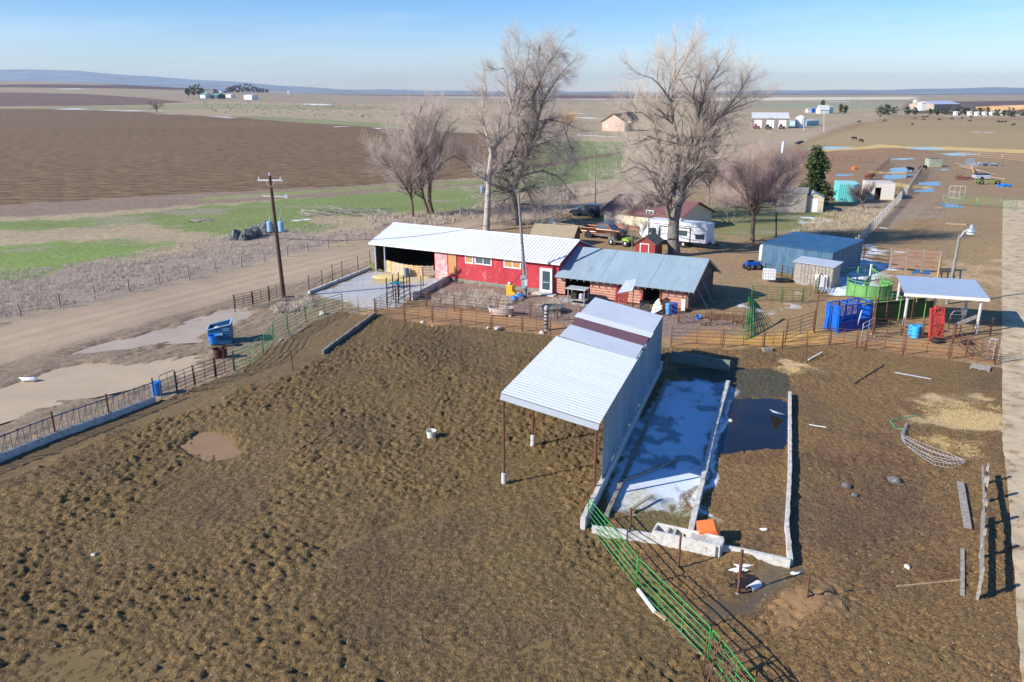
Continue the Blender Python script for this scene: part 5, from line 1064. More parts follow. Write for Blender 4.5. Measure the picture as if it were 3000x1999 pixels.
# big stock tank bowl + troughs in the alley
t = thing('stock_tank', 'pale oval water trough on legs standing in the tan alley', 'trough', tuple(G(1468, 925)), R(-8)); pw2 = mat('bleached_tank', rgb(202, 184, 172), .6, 0, .12, 3)
m = MB(); n = 28; prof = [(.80, 0), (.92, .35), (1.0, .58), (1.06, .6), (.93, .6), (.78, .12)]
vs = [(math.cos(2 * math.pi * k / n) * (1.15 * r_), math.sin(2 * math.pi * k / n) * .55 * r_, z + .12) for r_, z in prof for k in range(n)]
m.add(vs, [(i * n + k, i * n + (k + 1) % n, (i + 1) * n + (k + 1) % n, (i + 1) * n + k) for i in range(5) for k in range(n)] + [tuple(5 * n + k for k in range(n))]); m.build('basin', pw2, t)
for x in (-.8, .8): MB().b2((x - .1, -.4, 0), (x + .1, .4, .14)).build('foot', pw2, t)
t = thing('water_trough', 'round black water trough in the weeds beyond the alley', 'trough', tuple(G(1618, 915))); MB().lathe((0, 0, 0), [(.85, 0), (.95, .5), (1.0, .5), (.9, .48), (.8, .1)], 24).build('basin', mat('dark_teal_plastic', rgb(56, 84, 92), .5), t)
t = thing('wrapped_pipe_stand', 'thick grey corrugated standpipe with black bands by the alley fence', 'standpipe', tuple(G(1600, 968)))
m = MB(); m.lathe((0, 0, 0), [(.17, 0), (.17, 1.9), (.1, 2.0)], 14); m.build('pipe', mat('grey_corrugated_pipe', rgb(170, 166, 164), .6), t)
for k in range(6): MB().lathe((0, 0, .15 + k * .28), [(.178, 0), (.178, .1)], 14, caps=False).build('band', black, t)
# yellow hopper and blue bags by the barn
t = thing('yellow_hopper', 'yellow plastic tank with white cap beside the red barn', 'tank', tuple(G(1483, 868)), R(-25)); MB().prism([(0, 0), (.9, 0), (.9, .35), (.62, .5), (.62, 1.0), (0, 1.05)], 0, .6).build('tank', yellow, t, bevel=.04); MB().lathe((.18, .3, 1.05), [(.12, 0), (.14, .12), (.08, .22)], 12).build('cap', whitep, t); MB().lathe((.95, .3, .2), [(.16, 0), (.2, .1), (.16, .35)], 14, 'x').build('spout', yellow, t)
for i, (px, s_) in enumerate((((1506, 882), .34), ((1521, 874), .36))):
    o = blob(s_, 1.2, .9, .75, i + 3, 2, .3).build('blue_sack', blue_pl, None, smooth=True); o.location = G(*px) + Vector((0, 0, .2)); tag(o, ('left', 'right')[i] + ' one of two blue sacks lying beside the yellow tank', 'sack')
pl('rough pale timber lying left of the blue sacks', G(1463, 878), G(1498, 884), .2, .12, wood, z0=.08, z1=.08, name='timber')
# white cage tote
t = thing('liquid_tote', 'white caged liquid tote standing in the yard before the metal shed', 'tote', tuple(G(2234, 825)), R(-14)); MB().b2((0, 0, .14), (1.2, 1.0, 1.14)).build('tank', mat('milky_plastic', rgb(236, 236, 232), .4), t, bevel=.06)
m = MB()
for k in range(6): x = k * .24; m.b2((x - .012, -.03, .1), (x + .012, -.004, 1.18))
for z in (.2, .5, .8, 1.1): m.b2((0, -.045, z), (1.2, -.031, z + .02))
m.build('cage', galv, t); m = MB(); [m.b2((0, y, 0), (1.2, y + .12, .13)) for y in (0, .44, .88)]; m.build('pallet', wood, t)
# tyres, black tarp heap
o = blob(.7, 1.6, .8, .28, 4, 3, .5, 2).build('black_tarp', black, None, smooth=True); o.location = G(2287, 826) + Vector((0, 0, .1)); tag(o, 'crumpled black tarp lying right of the white tote', 'tarp')
t = thing('satellite_dish', 'rusty round fan housing leaning on the metal shed wall', 'fan', tuple(G(2292, 795)), a_s); MB().lathe((0, -.3, 1.7), [(.3, 0), (.6, .1), (.62, .3), (.5, .32), (.3, .15)], 24, 'y').build('dish', mat('rusty_orange', rgb(150, 104, 62), .7, 0, .3, 3), t); MB().tube([(0, 0, 0), (0, -.1, 1.5)], .05, 6).build('post', rusty, t); t.name = 'round_fan'
# blue tractor-like ATV left of shed
t = thing('blue_atv', 'small bright blue machine standing at the left of the metal shed', 'atv', tuple(G(2203, 790)), R(10)); MB().prism([(-.7, .4), (.7, .4), (.8, .75), (.3, .95), (-.2, .8), (-.8, .85)], -.3, .3).build('body', bluep, t, bevel=.05); MB().b2((-.5, -.2, .86), (.1, .2, 1.0)).build('seat', black, t); MB().tube([(.35, -.35, 1.2), (.3, 0, 1.1), (.35, .35, 1.2)], .025, 6).build('handlebar', black, t)
for x in (-.6, .6):
    for y in (-.42, .42): wheel(t, x, y, .3, .22)
t = thing('propane_tank', 'white propane tank standing on end at the left corner of the metal shed', 'tank', tuple(G(2230, 768))); MB().lathe((0, 0, .1), [(.2, 0), (.3, .15), (.3, 1.6), (.2, 1.78), (.08, 1.85)], 16).build('tank', whitep, t, smooth=True); MB().lathe((0, 0, 0), [(.25, 0), (.25, .1)], 12).build('foot', rusty, t)
# green round crowding tub
cT = G(2570, 880); RTB = (G(2634, 878) - G(2505, 872)).length / 2 * 1.0; cc = Vector((G(2568, 884).x, G(2568, 884).y + RTB, 0)); print('tub r', RTB)
tb = thing('crowding_tub', 'worn light green round crowding tub with solid sheet walls and a pipe hoop', 'cattle tub', tuple(cc)); n = 40; HTb = 1.35
m = MB(); a0, a1 = R(-215), R(38)
pts = [(RTB * math.cos(a0 + (a1 - a0) * k / n), RTB * math.sin(a0 + (a1 - a0) * k / n)) for k in range(n + 1)]
for (x1, y1), (x2, y2) in zip(pts[:-1], pts[1:]): m.quad((x1, y1, .12), (x2, y2, .12), (x2, y2, HTb), (x1, y1, HTb), .03)
m.build('sheet_wall', green_w, tb)
m = MB(); m.tube([(x, y, HTb + .28) for x, y in pts], .035, 6); m.tube([(x, y, HTb) for x, y in pts], .035, 6); m.tube([(x, y, .12) for x, y in pts], .03, 6); m.build('hoop_rails', green_w, tb)
for k in range(0, n + 1, 5): x, y = pts[k]; MB().tube([(x * 1.012, y * 1.012, 0), (x * 1.012, y * 1.012, HTb + .3)], .04, 6).build('upright', green_p if k % 10 else green_w, tb)
pvt = (RTB * .45, RTB * 1.05); m = MB()
for z in (.2, .8, 1.5): m.tube([(pvt[0], pvt[1], z), (-.6, -RTB * .2, z)], .03, 6)
m.quad((pvt[0], pvt[1], .2), (-.6, -RTB * .2, .2), (-.6, -RTB * .2, 1.45), (pvt[0], pvt[1], 1.45), .02); m.build('sweep_gate', green_w, tb)
MB().tube([(pvt[0], pvt[1], 0), (pvt[0], pvt[1], 2.6)], .07, 8).build('centre_post', whitep, tb)
for e in ((1.2, .3), (1.7, -.1), (.6, .2)): MB().tube([(pvt[0], pvt[1], 2.3), (e[0], e[1], HTb + .3)], .03, 6).build('stay', green_w, tb)
# green working alley
A1, A2 = G(2552, 950), G(2728, 930); ag = math.atan2((A2 - A1).y, (A2 - A1).x); Lg_ = (A2 - A1).length
al_ = thing('working_alley', 'long dark green steel cattle alley leading from the tub to the red chute', 'cattle alley', tuple(A1), ag)
for y, nm in ((0, 'side_panel'), (.85, 'side_panel')): MB().b2((0, y, .1), (Lg_, y + .03, 1.45)).build(nm, mat('dark_green_sheet', rgb(60, 84, 48), .6, 0, .2, 2), al_)  # side sheets have their own even dark green paint
m = MB(); m.tube([(0, 0, 1.75), (Lg_, 0, 1.75)], .03, 6); m.tube([(0, .88, 1.75), (Lg_, .88, 1.75)], .03, 6); m.build('top_rails', green_w, al_)
k = 0.0
while k <= Lg_:
    MB().tube([(k, -.05, 0), (k, -.05, 2.1), (k, .93, 2.1), (k, .93, 0)], .04, 6).build('arch', rusty if int(k) % 3 == 1 else green_w, al_); k += 1.35
t = thing('yellow_latch', 'bright yellow latch handle hung on the green alley beside the shelter post', 'latch', tuple(G(2675, 925)) ); m = MB(); m.tube([(0, -.2, .6), (0, -.2, 1.6)], .03, 6); m.build('rod', galv, t); blob(.2, .9, .4, 1.5, 2, 2, .2).build('handle', yellow, t, smooth=True, loc=(0, 0, 0)).location = (0, -.25, 1.75)
# blue squeeze chute
B1, B2, B3 = G(2421, 972), G(2453, 977), G(2545, 962)
ab_ = math.atan2((B3 - B2).y, (B3 - B2).x); bc = thing('squeeze_chute', 'bright blue steel squeeze chute with barred sides beside the green alley', 'squeeze chute', tuple(B2), ab_); Lq = (B3 - B2).length; Wq = 1.3; Hq = 2.15
m = MB()
for x in (0, Lq * .38, Lq * .62, Lq):
    for y in (0, Wq): m.b2((x - .05, y - .05, 0), (x + .05, y + .05, Hq))
for y in (0, Wq):
    for z in (.1, .85, Hq): m.b2((.051, y - .04, z - .04), (Lq - .051, y + .04, z + .04))
for x in (0, Lq * .38, Lq * .62, Lq): m.b2((x - .04, .05, Hq - .04), (x + .04, Wq - .05, Hq + .04))
m.build('frame', bluep, bc)
for y in (-.01, Wq + .01): MB().b2((.05, y - .015, .12), (Lq - .05, y + .015, .82)).build('side_panel', mat('deep_blue_paint', rgb(16, 56, 150), .4, 0, .08, 2), bc)
m = MB(); m3 = MB(); k = .12
while k < Lq - .1: m.tube([(k, -.03, .88), (k + .05, -.14, 1.4), (k, -.03, Hq - .1)], .022, 5); m3.tube([(k, Wq + .03, .88), (k, Wq + .03, Hq - .1)], .022, 5); k += .17
m.build('side_bars', bluep, bc); m3.build('side_bars', bluep, bc)
for y0, y1 in ((.02, .6), (.7, 1.28)): MB().b2((-.12, y0, .15), (-.055, y1, Hq - .1)).build('front_door', bluep, bc)
MB().b2((Lq + .055, .1, .15), (Lq + .1, Wq - .1, 1.7)).build('rear_gate', bluep, bc); MB().tube([(Lq * .55, -.18, .5), (Lq * .62, -.22, 1.7)], .05, 8).build('hydraulic_ram', galv, bc)
m = MB(); [m.tube([(Lq * .5, y, Hq), (Lq * .7, y + .1, Hq + .35), (Lq * .9, y, Hq)], .03, 6) for y in (.2, .7, 1.1)]; m.build('top_levers', bluep, bc)
# red chute
C1_, C2_ = G(2722, 1000), G(2752, 1002); rc_ = thing('red_head_gate', 'faded red cattle head gate panel standing inside the shelter', 'head gate', tuple(C1_), R(4)); m = MB(); Wr, Hr = 1.0, 2.5
m.b2((0, 0, 0), (.14, .14, Hr)); m.b2((Wr, 0, 0), (Wr + .14, .14, Hr)); m.b2((.14, 0, .25), (Wr, .14, .4)); m.b2((.14, 0, 1.2), (Wr, .14, 1.3)); m.b2((.14, 0, 2.0), (Wr, .14, 2.1)); m.b2((.14, 0, Hr - .14), (Wr, .14, Hr)); m.build('frame', redp, rc_)
MB().b2((.14, .05, .4), (Wr, .08, 1.2)).b2((.14, .05, 1.3), (Wr, .08, 2.0)).b2((.14, .05, 2.1), (Wr, .08, Hr - .14)).build('sheet', redp, rc_); MB().tube([(.3, -.02, 2.2), (.4, -.05, 2.6), (.8, -.05, 2.6), (.9, -.02, 2.2)], .03, 6).build('yoke', redp, rc_); MB().lathe((.45, -.05, Hr + .05), [(.16, -.04), (.16, .1)], 14, 'y').build('pulley', redp, rc_)
rc_.rotation_euler = (-.18, 0, R(4))
p = G(2775, 985); t = thing('metal_headlock', 'bare metal oval headlock with a grey plank leaning beside the red gate', 'headlock', tuple(p), R(-5)); m = MB(); m.tube([(0, 0, .2), (0, 0, 1.7), (.2, 0, 2.0), (.7, 0, 2.0), (.9, 0, 1.7), (.9, 0, .2)], .04, 6); [m.tube([(0, 0, z), (.9, 0, z)], .03, 6) for z in (.6, 1.0, 1.4, 1.7)]; m.build('frame', mat('bare_steel', rgb(150, 140, 132), .4, .5, .15, 5), t); MB().bar((.2, -.3, .9), (1.8, -.3, 1.7), .05, .28).build('board', grey_wood, t)
for i, (px, r_, m_) in enumerate((((2745, 1005), .4, black), ((2830, 1010), .35, black))):
    o = blob(r_, 1.3, .9, .6, i + 9, 2, .4).build('dark_heap', m_, None, smooth=True); o.location = G(*px) + Vector((0, 0, .15)); tag(o, ('dark tyre-like heap at the foot of the red gate', 'dark scrap heap by the right shelter post')[i], 'scrap')
# pile of stacked green loading panels
pn = thing('panel_stack', 'leaning fan of bright green tube panels dumped right of the log barn', 'panel stack', tuple(G(2200, 960)))
apx = G(2196, 950) + Vector((0, 0, 2.3))
for k in range(8):
    p, q = G(2176 + k * 7, 1000 - k * 3), G(2206 + k * 9, 990 - k * 5); m = MB(); ta = apx + Vector((-.25 + .05 * k, .04 * k, -.05 * k)); tb_ = apx + Vector((.15 + .06 * k, .1, -.25 - .06 * k))
    for j in range(6): f = j / 5; m.tube([p.lerp(ta, f), q.lerp(tb_, f)], .022, 5)
    for f in (0, .33, .66, 1): m.tube([p.lerp(q, f), ta.lerp(tb_, f)], .024, 5)
    m.build('tube_panel', (green_p, green_w, green_p, grey_wood, green_d, rusty, green_w, green_p)[k], pn, world=True)
# pallets in front of the barn bay
xx = [1101, 1127, 1155, 1180, 1206, 1237, 1272]; yb_ = [782, 792, 800, 806, 810, 812, 812]; tone = ['weathered orange', 'pale slatted', 'grey slatted', 'light orange', 'peach coloured', 'grey and peach']
pm1 = mat('pallet_wood', rgb(234, 196, 148), .85, 0, .15, 3, c2=rgb(210, 166, 120)); pm2 = mat('grey_pallet_wood', rgb(206, 184, 158), .85, 0, .15, 3)
def pallet(label, p, q, h, m, name='pallet', grp=None, flat=False):
    p, q = Vector(p), Vector(q); d = q - p; L = d.length; a_ = math.atan2(d.y, d.x); t = thing(name, label, 'pallet', tuple(p), a_, grp); mb = MB()
    if flat:
        for k in range(7): mb.b2((0, k * h / 7, .10), (L, k * h / 7 + h / 7 * .62, .13))
        for k in range(3): mb.b2((k * (L - .1) / 2, 0, 0), (k * (L - .1) / 2 + .1, h, .098))
    else:
        for k in range(7): mb.b2((0, -.02, k * h / 7), (L, .0, k * h / 7 + h / 7 * .62)); mb.b2((0, .102, k * h / 7), (L, .122, k * h / 7 + h / 7 * .62))
        for k in range(3): mb.b2((k * (L - .1) / 2, 0.002, 0), (k * (L - .1) / 2 + .1, .1, h))
    mb.build('slats', m, t); return t
for k in range(6):
    p, q = G(xx[k], yb_[k]), G(xx[k + 1], yb_[k + 1]); pallet(tone[k] + ' pallet standing ' + ('first', 'second', 'third', 'fourth', 'fifth', 'last')[k] + ' from the left in the barn bay wall', p, q - (q - p) * .04, 1.15, pm2 if k in (2, 5) else pm1, grp='pallets standing across the barn bay')
pallet('white grey pallet lying flat at the corner post by the pale road', G(2840, 1082), G(2898, 1092), 1.1, grey_wood, flat=True)
pallet('small wooden pallet lying in the pen below the shelter', G(2562, 988), G(2612, 988), .7, wood, flat=True)
p = G(1150, 793); 
o = blob(1.0, 1.9, 1.0, .16, 5, 3, .25, 2).build('straw_pile', straw_m, None, smooth=True); o.location = G(1145, 812) + Vector((0, 0, .0)); tag(o, 'yellow straw heap spread below the pallet wall', 'straw')
o = blob(.8, 1.6, .8, .22, 6, 3, .4, 2).build('brush_pile', mat('brown_brush', rgb(120, 92, 62), .95, 0, .3, 6), None, smooth=True); o.location = G(1290, 812); tag(o, 'brown heap of brush and boards beside the barn bay', 'brush')
t = thing('green_ramp', 'mossy green broken boards by the left end of the pallet wall', 'boards', tuple(G(1085, 790)))
for k in range(4): MB().bar(G(1068 + k * 6, 778 + k * 3) + Vector((0, 0, .5)), G(1100 + k * 8, 796 + k) + Vector((0, 0, .1)), .15, .05).build('board', mat('mossy_boards', rgb(120, 122, 70), .9, 0, .2, 3), t, world=True)
# squeeze gate on the icy pad
t = thing('calf_cradle', 'dark pipe cattle chute frame with teal top standing on the icy pad', 'cattle chute', tuple(G(1135, 888)), R(-18)); m = MB()
for x, y in ((0, 0), (1.1, 0), (0, 2.4), (1.1, 2.4), (.0, 1.2), (1.1, 1.2)): m.tube([(x, y, 0), (x, y, 2.3)], .05, 6)
for z in (.4, .8, 1.2, 1.6):
    for x in (0, 1.1): m.tube([(x, 0, z), (x, 2.4, z)], .03, 5)
m.build('frame', darkpipe, t); MB().b2((.06, .3, 1.65), (1.04, 1.4, 1.7)).build('top_sheet', mat('teal_sheet', rgb(52, 132, 150), .5), t)
for i, px in enumerate(((1202, 880), (1240, 842), (1160, 905), (1192, 845), (1234, 868))):
    tag(MB().tube([(0, 0, -.1), (.02, 0, 1.9)], .045, 6).build('steel_post', darkpipe, None), ('dark post on the near edge of the icy pad', 'dark post farthest right on the icy pad', 'dark post by the teal topped chute', 'tall dark post behind the teal topped chute', 'dark post left of the concrete retaining wall')[i], 'post').location = G(*px)
# generator / workbench under the log barn
t = thing('work_bench', 'grey roofed cart with machinery parked in the open bay of the log barn', 'cart', tuple(G(1660, 888)), al); m = MB()
for x in (.05, 1.6):
    for y in (0.05, .9): MB().b2((x, y, 0), (x + .08, y + .08, 1.3)).build('leg', grey_wood, t)
MB().b2((-.1, -.1, 1.3), (1.8, 1.1, 1.38)).build('top', mat('grey_sheet', rgb(176, 178, 176), .6), t); MB().b2((-.05, 0, .3), (1.75, 1.0, .38)).build('shelf', grey_wood, t); MB().b2((.3, .2, .39), (.8, .8, .95)).build('engine', trimm, t); MB().lathe((1.2, .5, .39), [(.22, 0), (.22, .4), (.1, .5)], 12).build('pump', galv, t)
o = blob(.6, 1.5, .8, .7, 8, 3, .7, 2.5).build('scrap_heap', mat('grey_scrap', rgb(110, 108, 104), .6, .3, .4, 5), None); o.location = G(1713, 884) + Vector((0, 0, .3)); tag(o, 'tangled grey machinery heap in the log barn bay', 'scrap')
t = thing('folded_sheet', 'tilted grey tin sheet propped on a pole before the log barn', 'tin sheet', tuple(G(1858, 930))); MB().quad((-1.4, .6, 1.9), (-.2, .3, 2.2), (.3, 1.6, 2.9), (-.6, 1.7, 2.75), .02).build('sheet', galv, t); MB().tube([(-.05, .8, 0), (-.05, .8, 2.3)], .04, 6).build('prop', rusty, t)
t = thing('white_ramp', 'pale folded plywood and white boards at the log barn doorway', 'boards', tuple(G(1895, 925))); MB().quad((-.6, .0, 0), (.4, 0, 0), (.3, .9, 1.1), (-.5, .9, 1.1), .04).build('dark_board', mat('dark_board', rgb(80, 76, 70), .8), t); MB().quad((.3, -.1, .05), (1.3, .2, .5), (1.1, .8, 1.3), (.7, .8, .9), .03).build('white_board', whitep, t); MB().bar((-.9, -.2, .5), (.3, .3, .1), .1, .08).build('white_pole', whitep, t)
o = MB().prism([(0, 0), (.95, 0), (.84, .62), (.14, .7)], -.38, .38).build('orange_bin', orange, None, bevel=.03); o.location = G(2047, 1592) + Vector((0, .15, .05)); o.rotation_euler = (.1, -.3, -.1); tag(o, 'bright orange plastic bin tipped against the near basin wall', 'bin')
o = MB().prism([(-.6, 0), (.6, 0), (.55, .35), (-.4, .4)], -.4, .4).build('blue_cooler', bluep, None, bevel=.03); o.location = G(1970, 752) + Vector((0, 0, .1)); tag(o, 'blue box with white rim behind the log barn roof beside the big tree', 'box'); o.scale = (.7, .7, 2.4)
o = blob(.5, 1.4, .8, .5, 2, 2, .2).build('orange_sled', orange, None, smooth=True); o.location = G(2015, 764); tag(o, 'small orange plastic thing on the ground behind the log barn ridge', 'sled')
# culvert, debris at the seep
t = thing('half_pipe', 'white half-round plastic pipe lying at the edge of the wet silt', 'pipe', tuple(G(2197, 1728)), R(38)); m = MB(); n = 10
for k in range(n): a_, b_ = math.pi * k / n, math.pi * (k + 1) / n; m.quad((-.02, .16 * math.cos(a_), .16 * math.sin(a_)), (-.02, .16 * math.cos(b_), .16 * math.sin(b_)), (.55, .16 * math.cos(b_), .16 * math.sin(b_)), (.55, .16 * math.cos(a_), .16 * math.sin(a_)), .012)
m.build('shell', whitep, t)
for i, (px, sx_) in enumerate((((2180, 1662), .5), ((2165, 1674), .45), ((2330, 1686), .28), ((2238, 1555), .2), ((2112, 1632), .2))):
    o = blob(.3, sx_ / .3 * .8, .35, .25, i, 2, .7, 2).build('white_scrap', whitep, None); o.location = G(*px) + Vector((0, 0, .05)); tag(o, ('long white scrap above the dark seep', 'pale scrap beside the thick rusty post', 'white scrap at the end of the wet silt', 'small white lump inside the mud basin', 'bluish white scrap by the trough end')[i], 'scrap')
# collapsed wire mesh with green twine
t = thing('wire_mesh', 'crumpled roll of pale wire mesh lying in the mud yard', 'wire mesh', tuple(G(2650, 1260))); cl_ = [G(2655, 1250), G(2640, 1290), (G(2650, 1300)), G(2690, 1325), G(2730, 1345), G(2780, 1358), G(2825, 1362)]; wd = [.15, .5, .8, 1.1, 1.2, .9, .15]
m = MB(); rows = []
for c, w_ in zip(cl_, wd): rows.append([c + Vector((.35 * w_ * (j / 6 - .5) * 2 * .9, .9 * w_ * (j / 6 - .5) * 2, .10 + .12 * abs(math.sin(j * 1.3 + c.x)))) for j in range(7)])
for j in range(7): m.tube([r[j] for r in rows], .010, 4)
for i in range(len(rows) - 1):
    for s_ in range(4): m.tube([rows[i][j].lerp(rows[i + 1][j], s_ / 4) for j in range(7)], .007, 4)
m.build('mesh', mat('pale_wire', rgb(196, 192, 190), .5, .3, .1, 5), t, world=True)
o = MB().tube([G(2652, 1262), G(2622, 1258), G(2608, 1236), G(2640, 1228), G(2690, 1220)], .025, 5).build('green_twine', mat('green_twine', rgb(70, 170, 120), .7), None); tag(o, 'loose green twine trailing from the wire mesh toward the straw', 'twine')
for v in o.data.vertices: v.co.z += .06
o = MB().quad(G(2255, 1205) + Vector((0, 0, .1)), G(2298, 1222) + Vector((0, 0, .12)), G(2275, 1236) + Vector((0, 0, .5)), G(2262, 1222) + Vector((0, 0, .3)), .02).build('plastic_sheet', whitep, None); tag(o, 'white plastic sheet caught in the dark pond', 'sheet')
# rocks
rk = mat('pale_rock', rgb(196, 186, 172), .9, 0, .14, 2, .01, 10); rd = mat('dark_boulder', rgb(98, 98, 98), .9, 0, .25, 1.5, .03, 5, c2=rgb(150, 148, 142), th=.56)
def rock(label, px, r, m, seed, sx=1, sy=.8, sz=.7, grp=None, name='rock'):
    o = blob(r, sx, sy, sz, seed, 2, .55, 1.2).build(name, m, None); p = G(*px); o.location = (p.x, p.y, zat(p.x, p.y) + r * .25); o.rotation_euler = (0, 0, seed); return tag(o, label, 'rock' if name == 'rock' else 'boulder', grp)
for i, (px, r_, l_) in enumerate((((1459, 968), .34, 'big white rock below the alley fence'), ((1430, 964), .18, 'small white rock left of the big white rock'), ((1588, 978), .28, 'flat pale rock beside the banded standpipe'), ((1238, 946), .2, 'white rock at the foot of the alley fence, far left'),
      ((1267, 957), .12, 'tiny white rock below the alley fence'), ((945, 922), .3, 'white rock by the green panels near the icy pad'), ((822, 1000), .14, 'small white rock under the green panels'), ((2480, 1430), .24, 'brown rock alone in the churned mud'), ((2621, 1412), .3, 'flat brown rock in the upper mud yard'), ((2505, 1455), .16, 'small dark rock right of the brown rock'),
      ((2657, 1665), .14, 'small white rock near the thin pale pole'), ((2140, 1232), .16, 'little pale rock at the divider wall'), ((275, 1628), .12, 'pale stone in the mud near the left edge'))): rock(l_, px, r_, rk if i < 7 or i > 9 else rd, i + 1)
for i, (px, r_, l_) in enumerate((((690, 703), 1.0, 'leftmost dark boulder in the row by the road verge'), ((712, 704), .8, 'second dark boulder in the verge row, low and black'), ((727, 700), 1.0, 'third boulder in the verge row, leaning'), ((745, 693), 1.15, 'fourth and tall pale topped boulder in the verge row'), ((778, 683), 1.35, 'largest angular boulder in the verge row'), ((800, 682), .9, 'rightmost low boulder in the verge row beside the power pole'))):
    rock(l_, px, r_, rd, i + 20, .9, .8, .95, 'boulders lined up on the road verge', 'boulder')
# scattered pale pebbles and dung lumps
m = MB(); rr_ = random.Random(5)
for k in range(650):
    px = rr_.uniform(-50, 3050); py = rr_.uniform(980, 2000); p = G(px, py); s_ = rr_.uniform(.012, .045)
    z = zat(p.x, p.y); b = [(p.x + s_ * rr_.uniform(.6, 1.4), p.y, z), (p.x, p.y + s_, z), (p.x - s_, p.y, z), (p.x, p.y - s_ * rr_.uniform(.6, 1.3), z), (p.x, p.y, z + s_)]
    m.add(b, [(0, 1, 4), (1, 2, 4), (2, 3, 4), (3, 0, 4)])
tag(m.build('pebbles', mat('pale_pebbles', rgb(168, 154, 134), .9), None), kind='stuff')
# bag at the puddle
o = blob(.4, 1.4, .6, .4, 3, 2, .6, 2).build('plastic_bag', bgm, None); o.location = G(85, 1114) + Vector((0, 0, .05)); tag(o, 'white plastic bag lying in the large muddy puddle', 'bag')
t = thing('plank_trough', 'small brown block at the near end of the pipe fence right of the straw alley', 'block', tuple(G(2246, 1028))); MB().b2((-.3, -.3, -.05), (.35, .3, .22)).build('block', conc_d, t)
# ================================================================ TREES
def bark(n, c, c2): return mat(n, c, .95, 0, .25, 2.5, .01, 8, c2=c2, stretch=(3, 3, .6))
bk1 = bark('grey_bark', rgb(112, 104, 98), rgb(150, 142, 134)); bk2 = bark('pale_bark', rgb(178, 168, 156), rgb(150, 140, 128)); bk3 = bark('brown_bark', rgb(112, 92, 80), rgb(140, 116, 100))
tw1 = mat('grey_pink_twigs', rgb(186, 172, 162), .9, 0, .2, .3); tw2 = mat('tan_twigs', rgb(192, 176, 160), .9, 0, .2, .3); tw3 = mat('mauve_twigs', rgb(182, 154, 148), .9, 0, .2, .3); tw4 = mat('golden_twigs', rgb(190, 148, 86), .9, 0, .2, .3); tw5 = mat('brown_grey_twigs', rgb(170, 156, 144), .9, 0, .2, .3)
class TB:    # light tube collector
    def __init__(s): s.v = []; s.f = []
    def seg(s, p, q, r0, r1, n=3):
        d = q - p
        if d.length < 1e-5: return
        a = d.orthogonal().normalized(); b = d.normalized().cross(a); k = len(s.v)
        for c, r in ((p, r0), (q, r1)):
            for i in range(n): t = 2 * math.pi * i / n; o = (a * math.cos(t) + b * math.sin(t)) * r; s.v.append((c.x + o.x, c.y + o.y, c.z + o.z))
        s.f += [(k + i, k + (i + 1) % n, k + n + (i + 1) % n, k + n + i) for i in range(n)]
    def build(s, name, m, parent, L, smooth=True):
        mb = MB(); mb.v = [(a - L[0], b - L[1], c - L[2]) for a, b, c in s.v]; mb.f = s.f; return mb.build(name, m, parent, smooth=smooth)
def rv(r): return Vector((r.gauss(0, 1), r.gauss(0, 1), r.gauss(0, 1))).normalized()
def grow(tb, tw, p, d, L, r, lv, R_, up=.25, spread=.75, twl=.9, droop=0, dens=1.0):
    n = 4 if lv > 1 else 3; q = p; dd = d.copy(); s_ = L / n
    for i in range(n):
        dd = (dd + rv(R_) * .22 + Vector((0, 0, up * .25 - droop * .3))).normalized(); q2 = q + dd * s_; r0 = r * (1 - .6 * i / n); r1 = r * (1 - .6 * (i + 1) / n)
        (tb if r > .022 else tw).seg(q, q2, r0, r1, 5 if r > .05 else 3)
        if lv > 0:
            for _ in range(2 if R_.random() < .75 * dens else 1):
                t = R_.uniform(.2, 1); nd = (dd * .8 + rv(R_) * spread * .8 + Vector((0, 0, up * .5 - droop * .6))).normalized(); grow(tb, tw, q.lerp(q2, t), nd, L * R_.uniform(.5, .78), max(r1 * .55, .006), lv - 1, R_, up, spread, twl, droop, dens)
        else:
            for _ in range(2 if R_.random() < dens * .4 else 1):
                nd = (dd + rv(R_) * .7 + Vector((0, 0, up * .3 - droop * .7))).normalized(); e = q.lerp(q2, R_.random()); tw.seg(e, e + nd * twl * R_.uniform(.4, 1), .005, .002, 3)
        q = q2
